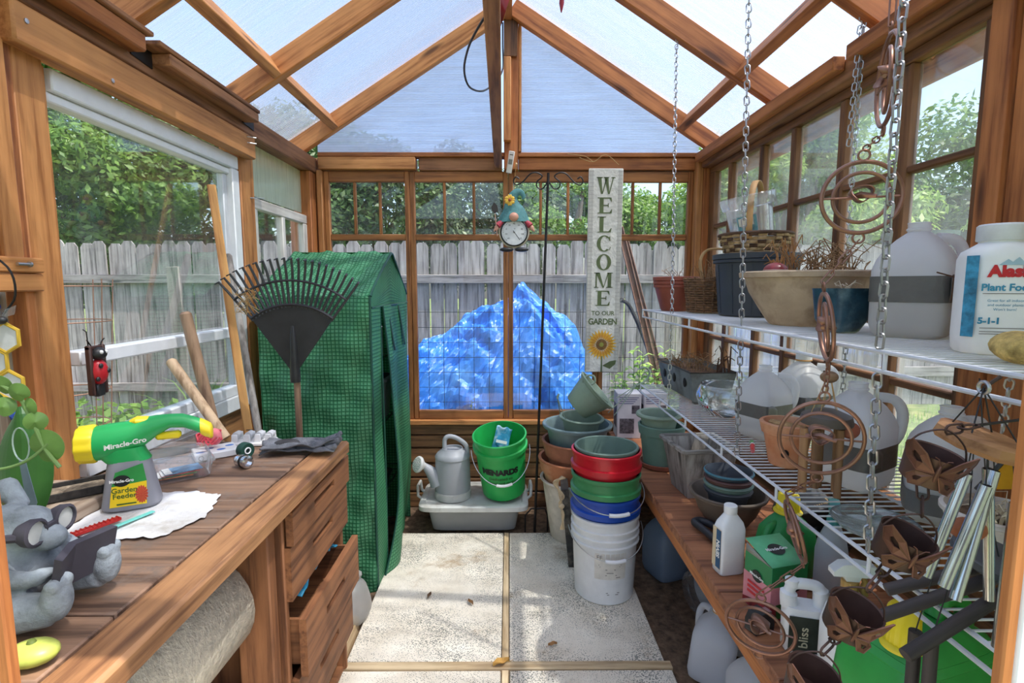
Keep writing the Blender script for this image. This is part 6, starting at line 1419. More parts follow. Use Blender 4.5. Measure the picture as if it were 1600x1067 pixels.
def jug(label, loc, rz, s=1.0, tape=True, cap=None, fill=None, rot=None, group='translucent plastic jugs', tz=(.10, .165), grip=True, mat=None):
    """one-gallon jug: squarish body, sloping shoulders, hollow side handle, threaded neck"""
    t = T('plastic_jug', label, 'jug', loc, rz, group=group, rot=rot); S = lambda h, z, e=5: sring(h * s, h * s, z * s, 36, e)
    mt = mat or JUG
    m = M().loft([S(.060, 0), S(.070, .008), S(.076, .03), S(.077, .10), S(.077, .155), S(.071, .18, 4), S(.058, .205, 3), S(.040, .226, 2.4), S(.026, .238, 2), S(.0215, .241, 2), S(.0215, .244, 2), S(.024, .246, 2), S(.024, .249, 2), S(.0215, .251, 2), S(.0215, .262, 2)], cap=False)
    m.add(S(.060, 0), [tuple(range(36))[::-1]]); m.obj('jug_body', mt, t)
    if grip: M().tube(spline([(.03 * s, -.03 * s, .228 * s), (.058 * s, -.058 * s, .222 * s), (.072 * s, -.072 * s, .19 * s), (.070 * s, -.070 * s, .14 * s), (.060 * s, -.060 * s, .11 * s)], 5), .0125 * s, 10).obj('handle', mt, t)
    if tape:
        M().loft([S(.0785, tz[0] - .004), S(.0785, tz[1])], cap=False).obj('grey_tape', TAPE, t)
        M().grid(lambda u, v: (-.0795 * s + .05 * s * u, -.0795 * s, (tz[0] + .01 * math.sin(3 * u)) * s + (tz[1] - tz[0]) * s * v * (1 - .3 * u)), 8, 4).obj('tape_flap', TAPE, t, thick=.0006)
    if fill: M().loft([S(.058, .003), S(.068, .011), S(.0735, .03), S(.0745, fill)]).obj('contents', SOIL, t)
    if cap: M().lathe([(.026 * s, .250 * s), (.026 * s, .270 * s), (.023 * s, .272 * s)], 20).obj('cap', cap, t); M().ring(.0245 * s, .003 * s, (0, 0, .248 * s), (0, 0, 1), 20, 6).obj('cap_ring', plain('ring_orange', C(206, 150, 70)), t)
    else: M().ring(.0218 * s, .0012, (0, 0, .262 * s), (0, 0, 1), 20, 5).obj('mouth', mt, t)
    return t
jug('large taped milk jug half full of dark soil, upper shelf', (.950, 1.20, US), 40, 1.0, True, None, .085, tz=(.085, .14))
t = T('dried_root', 'dark dried root clump against the upper shelf jug', 'plant', (1.03, 1.05, US)); dry_twigs(t, 70, (0, 0, .05), .03, .10, 12, plain('root_dark', C(92, 62, 44), .9), .0022, 'roots'); TUBE('root_stem', spline([(0, 0, 0), (.005, 0, .05), (-.02, -.01, .11), (-.06, .0, .125)], 5), .006, plain('root_dark', C(92, 62, 44)), t, 6); TUBE('long_root', spline([(-.06, 0, .125), (-.12, -.03, .13), (-.18, -.03, .145)], 5), .0016, plain('root_dark', C(92, 62, 44)), t, 5)
AL = T('plant_food_bottle', 'white plant food bottle with red and blue print', 'bottle', (.862, .905, US)); m = M().loft([sring(.048, .040, 0, 36, 3.4), sring(.052, .044, .006, 36, 3.4), sring(.054, .046, .03, 36, 3.4), sring(.054, .046, .165, 36, 3.4), sring(.050, .042, .178, 36, 3), sring(.034, .034, .190, 36, 2), sring(.030, .030, .193, 36, 2), sring(.030, .030, .20, 36, 2)]); m.obj('bottle_body', WHITEP, AL)
cp = M().loft([[(r_ * math.cos(2 * math.pi * i / 48) * (1 if i % 2 else .975), r_ * math.sin(2 * math.pi * i / 48) * (1 if i % 2 else .975), z) for i in range(48)] for r_, z in ((.033, .196), (.034, .198), (.034, .222), (.031, .225))]); cp.obj('cap', plain('cap_white', C(222, 224, 228), .4), AL)
AR = -22
def onal(m, x0, z0): return m.xf(lambda x, y, z: (x + x0, -.0468 - z, y + z0)).rot((0, 0, R(AR)))
AL.rotation_euler = (0, 0, 0)
for ch in [o for o in AL.children]: ch.rotation_euler = (0, 0, R(AR))
onal(text('Alaska', .0265, .0014), .004, .142).obj('lettering', PR, AL)
onal(M().prism([(-.022, .0), (-.010, .010), (-.004, .005), (.004, .013), (.012, .004), (.018, .007), (.026, .0)], 0, .0003), .004, .153).obj('mountain_print', plain('print_pale_blue', C(170, 200, 216)), AL)
PBL = plain('print_teal_blue', C(48, 140, 176), .5); onal(text('Plant Food', .0165, .0005), -.003, .115).obj('lettering', PBL, AL)
for k, s_ in enumerate(('Great for all indoor', 'and outdoor plants', "Won't burn!")): onal(text(s_, .0062), -.004, .093 - .0075 * k).obj('lettering', PBL, AL)
onal(text('5-1-1', .0145, .0007), -.024, .058).obj('lettering', PBL, AL)
for k in range(4): onal(M().box(-.036, .030, -.0006, .0006, 0, .0002, 0), 0, (.105, .046, .040, .036)[k]).obj('print_line', plain('print_grey', C(120, 114, 108)), AL)
cylp = M().grid(lambda u, v: (-.054 + .012 * u - .002, -.030 - .016 * u, .03 + .14 * v), 3, 3).rot((0, 0, R(AR))); cylp.obj('label_edge', plain('label_wave', C(60, 150, 190), .5, var=.5, scale=40), AL)
t = T('yellow_sponge', 'shaggy tan sponge on the upper shelf edge at far right', 'sponge', (.785, .775, US)); M().ball((0, 0, .024), (.034, .045, .024)).xf(lambda x, y, z: (x + .003 * math.sin(90 * y) * math.sin(80 * z), y + .003 * math.sin(85 * x), z + .002 * math.sin(70 * x + 60 * y))).obj('sponge_body', plain('sponge_tan', C(206, 176, 106), .95, var=.4, scale=50, bump=.9), t); M().ball((-.008, -.02, .035), (.012, .012, .010)).obj('tuft', plain('sponge_tan', C(206, 176, 106)), t)
# ---- lower shelf
TR = plain('zinc_worn', C(128, 132, 130), .55, metal=.2, var=.25, scale=9, dirt=C(70, 64, 58), dscale=7)
t = T('zinc_trough', 'weathered grey metal trough planter with dried stems', 'planter', (.865, 2.36, LS), 2); m = M()
def rrect(hx_, hy_, z): return [(-hx_, -hy_, z), (hx_, -hy_, z), (hx_, hy_, z), (-hx_, hy_, z)]
m.loft([rrect(.075, .20, .012), rrect(.10, .215, .14), rrect(.096, .211, .14), rrect(.074, .195, .03)], cap=True); m.obj('trough_body', TR, t)
for x, y in ((-.06, -.18), (.06, -.18), (-.06, .18), (.06, .18)): M().box(x - .012, x + .012, y - .012, y + .012, 0, .014, .003).obj('foot', TR, t)
TUBE('rolled_rim', [(-.10, -.215, .14), (.10, -.215, .14), (.10, .215, .14), (-.10, .215, .14)], .004, plain('rim_dark', C(60, 56, 52), .6), t, 6, True)
for y in (-.13, 0, .13): M().ball((-.092, y, .085), (.004, .018, .022), 10, 8).obj('hand_hole', DARKM, t)
M().loft([rrect(.088, .20, .10), rrect(.09, .205, .122)]).obj('dry_soil', plain('mulch_brown', C(112, 82, 58), .95, var=.5, scale=60, bump=.8), t); dry_twigs(t, 60, (0, 0, .12), .09, .08, 14); dry_twigs(t, 8, (.05, -.16, .12), .05, .13, 15, plain('root_dark', C(92, 62, 44)), .004)
t = T('glass_bowl', 'clear round glass bowl on the lower shelf by the trough', 'bowl', (.865, 1.985, LS)); M().lathe([(.055, .002), (.07, .006), (.105, .04), (.115, .075), (.108, .105), (.098, .118), (.102, .122), (.104, .12), (.112, .105), (.119, .075), (.108, .038), (.07, .003)], 36, cap0=True, cap1=False).obj('bowl_wall', glassy('bowl_glass', tint=(.94, .97, .97, 1), gl=.22, haze=.06), t); M().ring(.101, .003, (0, 0, .121), (0, 0, 1), 36, 6).obj('rim', glassy('bowl_glass'), t)
j1 = jug('taped jug with a paper label behind the lower chain', (.865, 1.70, LS), 25, .92, True, None, .07, tz=(.085, .13)); M().box(-.073, -.015, -.0735, -.0725, .025, .08, 0).obj('paper_label', plain('label_flower', C(206, 196, 150), .6, var=.4, scale=40, dirt=C(196, 96, 60), dscale=30), j1)
jug('capped white jug behind the terracotta pot, lower shelf', (1.045, 1.79, LS), 20, 1.0, True, WHITEP, None, tz=(.07, .13))
jug('bluish taped jug behind the largest copper ring', (.895, 1.285, LS), 30, 1.0, True, None, None, tz=(.06, .115))
jug('yellowish open jug on the lower shelf beside the wind chime', (.955, 1.075, LS), 55, .95, True, None, .1, tz=(.03, .075))
t = pot('small_terracotta_pot', 'small weathered terracotta pot on the lower wire shelf', (.795, 1.42, LS), rimpot(.125, .046, .068, .035, .006, .007), TERRA); M().ring(.050, .011, (.01, 0, .108), (.2, .1, 1), 24, 8).obj('twine_coil', plain('coil_tan', C(176, 140, 94), .8, var=.3, scale=60), t); M().ball((-.030, -.048, .045), (.012, .006, .012), 8, 6).obj('hole_mark', DARKM, t)
t = T('tool_packet', 'clear packet with red-handled and green tools on lower shelf', 'packet', (.765, 1.552, LS), 62); t.scale = (.72, .72, .8); M().grid(lambda u, v: (-.11 + .22 * u, -.05 + .10 * v, .012 + .014 * math.sin(math.pi * u) * math.sin(math.pi * v) + .003 * math.sin(20 * u + 9 * v)), 14, 8).obj('film', CLEARP, t, sharp=None)
TUBE('red_grip', [(-.08, .0, .014), (-.01, .004, .016)], [.009, .011], plain('red_plastic', C(206, 44, 40)), t, 10); TUBE('white_sleeve', [(-.01, .004, .016), (.005, .005, .016)], .011, WHITEP, t, 10); TUBE('green_grip', [(.005, .005, .016), (.06, .01, .014)], [.012, .009], plain('green_plastic', C(72, 150, 60)), t, 10)
WPL = plain('white_ceramic', C(206, 200, 194), .5, var=.08, dirt=C(160, 140, 120), dscale=9)
t = T('white_bowl_planter', 'white oval planter with dried flowers behind the chime tubes', 'planter', (.892, .888, LS), 8); t.scale = (.85, .85, .95); M().lathe([(.055, 0), (.06, .004), (.085, .075), (.092, .095), (.098, .098), (.098, .106), (.090, .108), (.084, .10), (.078, .07), (0, .065)], 36, cap1=False, sx=1.05).obj('pot_body', WPL, t); M().lathe([(.082, .085), (.02, .092)], 24).obj('dry_soil', SOIL, t); dry_twigs(t, 34, (-.01, .0, .085), .045, .05, 17, plain('dry_pale', C(206, 188, 160))); dry_twigs(t, 10, (-.03, -.03, .09), .025, .03, 18, plain('dry_cream', C(222, 206, 170)), .004, 'dried_petals')
t = T('pale_blue_tub', 'pale blue plastic tub at the far right, lower shelf', 'tub', (.905, .69, LS)); m = M().loft([sring(.05, .045, 0, 28, 4), sring(.056, .05, .01, 28, 4), sring(.062, .056, .15, 28, 4), sring(.066, .06, .153, 28, 4), sring(.066, .06, .165, 28, 4)]); m.obj('tub_body', plain('pale_blue', C(150, 196, 214), .4), t); M().box(-.045, .02, -.0555, -.0545, .05, .11, 0).obj('paper_label', plain('label_white2', C(226, 230, 226), .6), t); M().box(-.04, .012, -.0562, -.0556, .085, .10, 0).obj('print_line', PB, t)
t = T('grey_saucer', 'grey-green glass saucer on the lower shelf near the chimes', 'saucer', (.765, 1.02, LS)); M().lathe([(.04, 0), (.065, .004), (.078, .018), (.080, .020), (.076, .021), (.06, .008), (0, .006)], 30, cap1=False).obj('dish', glassy('saucer_glass', tint=(.6, .7, .7, 1), gl=.2, haze=.15), t); M().ring(.079, .002, (0, 0, .020), (0, 0, 1), 30, 5).obj('rim', glassy('saucer_glass'), t)
# ---- on the low bench
CAR = plain('carton_white', C(212, 208, 212), .7, var=.06)
for k, (x, lab) in enumerate(((.715, 'left white printed carton on the low bench, back corner'), (.868, 'right white printed carton on the low bench, back corner'))):
    t = T('printed_carton', lab, 'carton', (x, 3.03, BS), -3 + 4 * k, group='white printed cartons'); M().box(-.070, .070, -.07, .07, 0, .27, .003).obj('box', CAR, t); M().box(-.055, .03, -.0708, -.07, .03, .12, 0).obj('photo_print', plain('print_photo', C(110, 104, 110), .6, var=.6, scale=50), t); M().box(.015, .06, -.0708, -.07, .15, .20, 0).obj('photo_print', plain('print_photo', C(110, 104, 110)), t)
    for q in range(4): M().box(-.06, .055 - .01 * q, -.0708, -.07, .245 - .012 * q, .249 - .012 * q, 0).obj('print_line', plain('print_violet', C(90, 90, 130)), t)
    M().box(-.0706, -.07, -.05, .05, .06, .20, 0).obj('photo_print', plain('print_photo', C(110, 104, 110)), t)
SG2 = plain('sage_dark', C(112, 142, 126), .5, var=.12, scale=7)
t = pot('sage_planter', 'larger sage green planter on a terracotta saucer, low bench', (.765, 2.50, BS + .012), rimpot(.205, .085, .108, .05, .008), SG2); M().lathe([(.085, -.0115), (.098, -.008), (.104, .012), (.100, .014), (.088, .0)], 30, cap1=False).obj('saucer', plain('saucer_terra', C(150, 88, 66), .7), t)
t = pot('sage_planter', 'smaller sage green pot nested in the larger sage planter', (.750, 2.50, BS + .115), rimpot(.155, .068, .092, .02, .012), SAGE); M().ring(.102, .011, (0, 0, .148), (0, 0, 1), 32, 8).obj('rim', SAGE, t)
t = T('wood_planter_box', 'grey weathered tapered wooden planter box on the low bench', 'planter', (.835, 2.185, BS), 6); g_ = greyw('z')
def side(a, b):  # tapered side board between two corner directions
    p = [(a[0] * .082, a[1] * .082, .0), (b[0] * .082, b[1] * .082, .0), (b[0] * .118, b[1] * .118, .215), (a[0] * .118, a[1] * .118, .215)]; q = [(x * .9, y * .9, z) for x, y, z in p]; return M().loft([q, p])
cs_ = [(-1, -1), (1, -1), (1, 1), (-1, 1)]
for i in range(4): side(cs_[i], cs_[(i + 1) % 4]).obj('side_board', g_, t)
for i in range(4): a, b = cs_[i], cs_[(i + 1) % 4]; M().obox((a[0] * .122, a[1] * .122, .215), (b[0] * .122, b[1] * .122, .215), .02, .016, c=.002).obj('top_trim', greyw('x'), t)
BRB = plain('brown_bowl', C(106, 92, 80), .55, var=.15, scale=10)
t = pot('brown_bowl_planter', 'dark brown bowl planter holding stacked small pots', (.835, 1.875, BS), [(.07, 0), (.076, .004), (.105, .05), (.128, .11), (.140, .113), (.141, .124), (.137, .127), (.130, .124), (.118, .10), (.09, .03), (0, .02)], BRB, n=44); M().ring(.139, .004, (0, 0, .122), (0, 0, 1), 44, 6).obj('rim', BRB, t)
for k, (lab, c_, z, r_) in enumerate((('dark grey small pot, lowest in the brown bowl', C(70, 72, 76), .045, .083), ('grey-green small pot, second in the bowl stack', C(110, 132, 120), .068, .084), ('maroon small pot, third in the bowl stack', C(98, 66, 62), .090, .084), ('teal-rimmed black pot on top of the bowl stack', C(72, 122, 138), .112, .085))):
    mt = plain('smallpot_%s' % lab.split()[0].replace('-', ''), c_, .5, var=.12); t = T('small_pot', lab, 'pot', (.835, 1.875, BS + z - .013), group='small pots nested in the brown bowl'); M().lathe([(.052, 0), (.056, .004), (r_ - .008, .088), (r_, .090), (r_ + .002, .105), (r_ - .002, .108), (r_ - .006, .104), (.054, .010), (0, .010)], 36, cap1=False).obj('pot_body', mt if k < 3 else NUR, t); M().ring(r_ + .001, .0045, (0, 0, .102), (0, 0, 1), 36, 7).obj('rim', mt, t)
t = T('black_hoop_handle', 'thick black curved plastic handle lying on the bench', 'handle', (.745, 1.695, BS)); t.scale = (.75, .75, .85); TUBE('hoop', spline([(-.06, .11, .03), (-.075, .16, .034), (-.03, .17, .034), (.02, .09, .03), (.035, -.02, .022), (.03, -.10, .018), (-.0, -.10, .018), (-.03, .0, .022), (-.06, .11, .03)], 6), .017, plain('hoop_black', C(48, 48, 52), .5, var=.15), t, 10); TUBE('crossbar', [(-.04, .03, .02), (.034, .03, .02)], .010, BLACK, t, 8)
t = T('black_box', 'black box with gold corner print tilted behind the bottles', 'box', (1.035, 1.735, BS + .088), rot=(R(24), R(-6), R(14))); M().box(-.075, .075, -.055, .055, .0, .09, .003).obj('carton', plain('box_black', C(36, 34, 34), .5), t); M().box(-.076, -.075, -.055, .055, 0, .09, 0).obj('side_panel', plain('box_khaki', C(96, 90, 76), .6), t)
GO = plain('gold_print', C(200, 160, 96), .5)
for s in (-1, 1):
    for k in range(9): M().box(-.042 + .0095 * k, -.037 + .0095 * k, s * .033 - .0018, s * .033 + .0018, .0901, .0906, 0).obj('gold_dash', GO, t)
    M().box(s * .058 - .0025, s * .058 + .0025, s * -.033 - .006, s * -.033 + .018 * 1, .0901, .0906, 0).obj('gold_corner', GO, t); M().box(s * .058 - (.018 if s > 0 else 0), s * .058 + (0 if s > 0 else .018), s * -.033 - .003, s * -.033 + .003, .0901, .0906, 0).obj('gold_corner', GO, t)
t = T('black_tool_tray', 'black tangled tool parts in a tray under the black box', 'tray', (1.04, 1.70, BS)); M().loft([rrect(.09, .08, 0), rrect(.10, .09, .04), rrect(.095, .085, .04), rrect(.085, .075, .006)]).obj('tray', BLACK, t)
for k in range(4): TUBE('tool_rod', [(-.08 + .03 * k, -.07, .03), (.0 + .02 * k, .06, .045)], .006, BLACKM if k % 2 else WHITEP, t, 8)
# white flat bottle with a printed side
sv = T('white_flat_bottle', 'white flat bottle with blue printed side on bench edge', 'bottle', (.695, 1.535, BS), 10)
m = M().loft([sring(.038, .024, 0, 32, 6), sring(.042, .028, .006, 32, 6), sring(.042, .028, .145, 32, 6), sring(.038, .024, .165, 32, 4), sring(.019, .018, .192, 32, 2), sring(.017, .017, .20, 32, 2)]); m.obj('bottle_body', WHITEP, sv); M().lathe([(.0195, .194), (.020, .196), (.020, .218), (.018, .220)], 24).obj('cap', WHITEP, sv)
M().box(-.0432, -.0424, -.022, .022, .02, .148, 0).obj('side_label', plain('label_sand', C(216, 196, 160), .6), sv); M().box(-.0438, -.0432, -.022, .002, .022, .146, 0).obj('label_band', plain('label_navy', C(40, 84, 120), .6), sv)
text('SEVIN', .022, .001).xf(lambda x, y, z: (-.0444, -.010 + y, .084 + x)).obj('lettering', PW, sv)
gj = T('green_jug', 'green plant feed jug with yellow cap behind the box', 'jug', (.875, 1.535, BS), 6); GJ = plain('jug_green', C(36, 136, 66), .4, var=.06)
m = M().loft([sring(.074, .05, 0, 32, 5), sring(.08, .056, .008, 32, 5), sring(.08, .056, .10, 32, 5), sring(.076, .052, .14, 32, 4), sring(.052, .042, .17, 32, 3), sring(.033, .033, .188, 32, 2), sring(.03, .03, .20, 32, 2)]); m.obj('jug_body', GJ, gj)
TUBE('handle', spline([(-.045, -.01, .165), (-.072, -.02, .155), (-.09, -.028, .12), (-.088, -.03, .08), (-.074, -.03, .055)], 5), .012, GJ, gj, 10)
ycap = M().loft([[(r_ * (1 if i % 2 else .95) * math.cos(2 * math.pi * i / 40), r_ * (1 if i % 2 else .95) * math.sin(2 * math.pi * i / 40), z) for i in range(40)] for r_, z in ((.034, .204), (.0345, .206), (.032, .25), (.027, .256))]); YC = plain('cap_yellow', C(226, 202, 30), .4, var=.04); yo = ycap.obj('cap', YC, gj); M().lathe([(.041, .196), (.042, .20), (.036, .206)], 28).obj('cap_flange', YC, yo)
# green and pink carton
mb = T('plant_food_carton', 'green and pink plant food carton with open flap', 'carton', (.742, 1.345, BS), 14)
CG = plain('carton_green', C(36, 128, 72), .45, var=.05); CP = plain('carton_pink', C(214, 136, 146), .5, var=.12, scale=14)
M().box(-.058, .058, -.052, .052, 0, .155, .001).obj('carton_shell', CG, mb)
M().box(-.0588, .0588, -.0528, .0528, .002, .098, 0).obj('pink_band', CP, mb)
M().add([(-.0592, -.0532, .003), (-.0592, .0532, .003), (-.0592, .0532, .02), (-.0592, -.0532, .05), (.0592, -.0532, .003), (.0592, -.0532, .03)], [(0, 1, 2, 3), (0, 3, 5, 4)]).obj('berry_print', plain('berry_print', C(150, 44, 52), .5, var=.7, scale=30), mb)
M().grid(lambda u, v: (-.058 + .116 * u, -.052 + .118 * v * .9, .156 + .032 * v), 2, 4).obj('top_flap', plain('flap_green', C(96, 184, 130), .5, var=.08), mb, thick=.0012)
for s in (-1, 1): M().add([(s * .058, -.05, .155), (s * .058, .05, .155), (s * .06, .045, .180)], [(0, 1, 2)]).obj('side_flap', plain('flap_grey', C(150, 150, 140)), mb, thick=.0012)
def onbox(m, face, e=.0004):
    if face == 'f': return m.xf(lambda x, y, z: (x, -.0534 - e - z, y))
    if face == 'l': return m.xf(lambda x, y, z: (-.0594 - e - z, -x, y))
    return m.xf(lambda x, y, z: (x, -.052 + y * .905, .1585 + y * .272 + z + e))
for face, cx, cy, sc in (('f', .018, .098, 1), ('l', 0, .104, .85), ('t', 0, .058, 1.1)):
    onbox(M().lathe([(.0225 * sc, 0), (.021 * sc, .0002)], 24, sx=1.0, sy=.85).mv((cx, cy, .0004)), face).obj('emblem', PK, mb); onbox(text('Miracle-Gro', .0125 * sc, .0004).mv((cx, cy, .0014)), face).obj('lettering', PW, mb)
for q in range(3): onbox(M().box(-.034, .030 - .012 * q, .072 - .014 * q, .079 - .014 * q, .001, .0013, 0), 'l').obj('print_line', PR, mb)
M().tube([(-.03, -.0540, .01), (-.033, -.0540, .05)], [.008, .010], 8).xf(lambda x, y, z: (x, -.0540 + (y + .0540) * .05, z)).obj('spout_print', PG, mb)
# tape measure
t = T('tape_measure', 'small black and yellow tape measure on the bench', 'tape measure', (.660, 1.258, BS), 20); M().prism([(-.03, .0), (.03, .0), (.032, .02), (.026, .045), (.008, .056), (-.018, .052), (-.031, .03)], -.019, .019, 'xz').obj('case', BLACK, t); M().prism([(-.022, .012), (.010, .008), (-.002, .030), (-.016, .044), (-.026, .03)], .019, .0205, 'xz').obj('yellow_panel', plain('neon_yellow', C(224, 232, 40), .4), t); M().box(-.012, .03, -.012, .012, .046, .050, .001).obj('blade', STEEL, t)
# teal trigger spray bottle
def sprayer(name, label, loc, rz, body, trig, collar, h, rr, square=False):
    t = T(name, label, 'spray bottle', loc, rz); e = 5 if square else 2
    M().loft([sring(rr * .92, rr * .92, 0, 32, e), sring(rr, rr, .006, 32, e), sring(rr, rr, h * .5, 32, e), sring(rr * .86, rr * .86, h * .62, 32, max(2, e - 1)), sring(rr * .5, rr * .5, h * .76, 32, 2), sring(rr * .38, rr * .38, h * .80, 32, 2)]).obj('bottle_body', body, t)
    z = h * .79
    M().loft([[(r_ * (1 if i % 2 else .94) * math.cos(2 * math.pi * i / 36), r_ * (1 if i % 2 else .94) * math.sin(2 * math.pi * i / 36), zz) for i in range(36)] for r_, zz in ((.0175, z), (.0175, z + .022), (.014, z + .024))]).obj('collar', collar, t)
    a = z + .024
    M().loft([[(x, y, zz) for x, y, zz in ((-.012, -.010, a), (.014, -.010, a), (.014, .010, a), (-.012, .010, a))], [(-.016, -.012, a + .014), (.018, -.012, a + .014), (.018, .012, a + .014), (-.016, .012, a + .014)]]).obj('neck', trig, t)
    M().prism([(-.040, a + .012), (.045, a + .012), (.048, a + .022), (.046, a + .036), (.01, a + .042), (-.022, a + .038), (-.040, a + .022)], -.0135, .0135, 'xz').obj('trigger_head', trig, t)
    M().lathe([(.010, 0), (.010, .012), (.007, .014)], 14, axis='x').mv((.046, 0, a + .028)).obj('nozzle', collar, t)
    TUBE('trigger', spline([(.022, 0, a + .012), (.030, 0, a - .004), (.026, 0, a - .022), (.036, 0, a - .036)], 4), [.006] * 12 + [.003], collar, t, 8)
    return t
sprayer('clear_spray_bottle', 'cloudy spray bottle with a teal trigger against the shelf', (.935, 1.405, BS), 60, milk('cloudy', C(206, 212, 218), .25, .4), plain('teal_trigger', C(70, 160, 162), .4), plain('teal_trigger', C(70, 160, 162)), .275, .042)
# white bottle with loop handle and dark label
bs = T('handled_bottle', 'white loop-handled bottle with a dark bliss label', 'bottle', (.730, 1.185, BS), -14)
m = M().loft([sring(.042, .026, 0, 32, 4), sring(.046, .030, .006, 32, 4), sring(.048, .031, .10, 32, 4), sring(.044, .029, .118, 32, 3.4)]); m.obj('bottle_body', WHITEP, bs)
M().tube(spline([(-.034, 0, .112), (-.036, 0, .145), (-.024, 0, .168), (.018, 0, .170), (.034, 0, .158), (.036, 0, .112)], 5), [.020] * 6 + [.013] * 14 + [.018] * 6, 12).obj('loop_handle', WHITEP, bs)
M().lathe([(.016, .165), (.016, .18), (.013, .182)], 18).mv((-.03, 0, 0)).obj('cap', WHITEP, bs)
M().grid(lambda u, v: (-.040 + .070 * u, -.0318, .012 + .09 * v), 2, 2).obj('dark_label', plain('label_dark', C(58, 66, 56), .5, var=.5, scale=12), bs); M().grid(lambda u, v: (.031 + .010 * u, -.0314, .012 + .09 * v), 2, 2).obj('text_panel', plain('label_panel', C(196, 196, 190), .5, var=.3, scale=60), bs)
text('bliss', .032, .0004).xf(lambda x, y, z: (-.006 - y * .9, -.0326, .050 + x)).obj('lettering', plain('print_gold', C(206, 200, 170)), bs)
sprayer('white_spray_bottle', 'tall white spray bottle with a gold collar on bench', (.748, 1.055, BS), -8, WHITEP, WHITEP, plain('gold_plastic', C(176, 138, 76), .4), .300, .044, True)
# large green jug
bj = T('large_green_jug', 'large green weed-control jug with yellow cap, near right', 'jug', (.795, .915, BS), 18); bj.scale = (1, 1, 1.25)
BJ = plain('jug_bright_green', C(46, 150, 66), .38, var=.08)
m = M().loft([sring(.13, .085, 0, 40, 5), sring(.14, .095, .01, 40, 5), sring(.14, .095, .10, 40, 5), sring(.135, .09, .15, 40, 5), sring(.115, .075, .185, 40, 4.5), sring(.108, .068, .195, 40, 4.5), sring(.075, .05, .212, 40, 3)]); m.obj('jug_body', BJ, bj); M().loft([sring(.12, .078, .170, 40, 4.5), sring(.124, .082, .176, 40, 4.5), sring(.116, .075, .186, 40, 4.5)]).obj('shoulder_step', BJ, bj)
TUBE('handle', spline([(.03, 0, .208), (.05, 0, .235), (.085, 0, .235), (.115, 0, .21), (.12, 0, .17)], 5), .016, BJ, bj, 12)
yc2 = M().loft([[(r_ * (1 if i % 2 else .955) * math.cos(2 * math.pi * i / 44) - .085, r_ * (1 if i % 2 else .955) * math.sin(2 * math.pi * i / 44) - .02, z) for i in range(44)] for r_, z in ((.026, .196), (.028, .20), (.026, .252), (.021, .258))]); yo = yc2.obj('cap', YC, bj); M().lathe([(.034, .194), (.035, .199), (.029, .203)], 28, c=(-.085, -.02, 0)).obj('cap_flange', YC, yo); M().box(-.10, -.07, -.024, -.016, .2585, .261, .001).obj('cap_mark', WHITEP, yo)
M().prism([(-.11, .03), (.0, .03), (.01, .10), (-.05, .145), (-.105, .12)], .0955, .0962, 'xz').obj('yellow_label', plain('label_gold', C(238, 196, 30), .45), bj); text('CONCENTRATE', .012, .0004).xf(lambda x, y, z: (x - .05, -.0966, y + .075)).obj('lettering', PK, bj) if False else M().box(-.09, -.02, -.0967, -.0962, .07, .078, 0).obj('print_line', PK, bj)
M().prism([(.015, .03), (.075, .03), (.07, .12), (.03, .13)], .0955, .0962, 'xz').obj('photo_label', plain('photo_mix', C(176, 176, 150), .5, var=.8, scale=50), bj)
text('O\nA', .022, .001).xf(lambda x, y, z: (x - .06, -.0967, y + .105)).obj('lettering', PK, bj)
# ---- under the bench
jug('upright white jug with red-ringed cap under the low bench', (.735, 1.735, -.026), 70, 1.0, False, WHITEP, None, rot=(R(6), R(-6), R(150)))
jug('white jug lying on its side under the low bench', (.80, 1.90, .055), 0, .95, False, None, None, rot=(R(80), R(0), R(60)))
jug('blue-grey jug standing behind the white bucket under bench', (.785, 2.42, -.028), 20, 1.25, False, None, None, mat=milk('jug_bluegrey', C(150, 166, 186), .15, .4))
t = T('clear_jar', 'large clear plastic jar lying under the low bench', 'jar', (.80, 2.10, .07), rot=(R(90), 0, R(105))); M().lathe([(.075, 0), (.085, .006), (.088, .03), (.084, .035), (.088, .04), (.088, .15), (.08, .17), (.06, .18), (.06, .2)], 30, cap1=False).obj('jar_wall', CLEARP, t); M().lathe([(.088, .07), (.0885, .07), (.0885, .12), (.088, .12)], 30, cap0=False, cap1=False).obj('paper_band', plain('band_white', C(206, 206, 204), .6), t); M().lathe([(.064, .19), (.066, .192), (.066, .21), (.06, .212)], 28).obj('lid', plain('lid_grey', C(150, 150, 150)), t)
jug('cloudy jug at the near end under the low bench', (.80, 1.53, -.026), 10, .95, False, None, None)
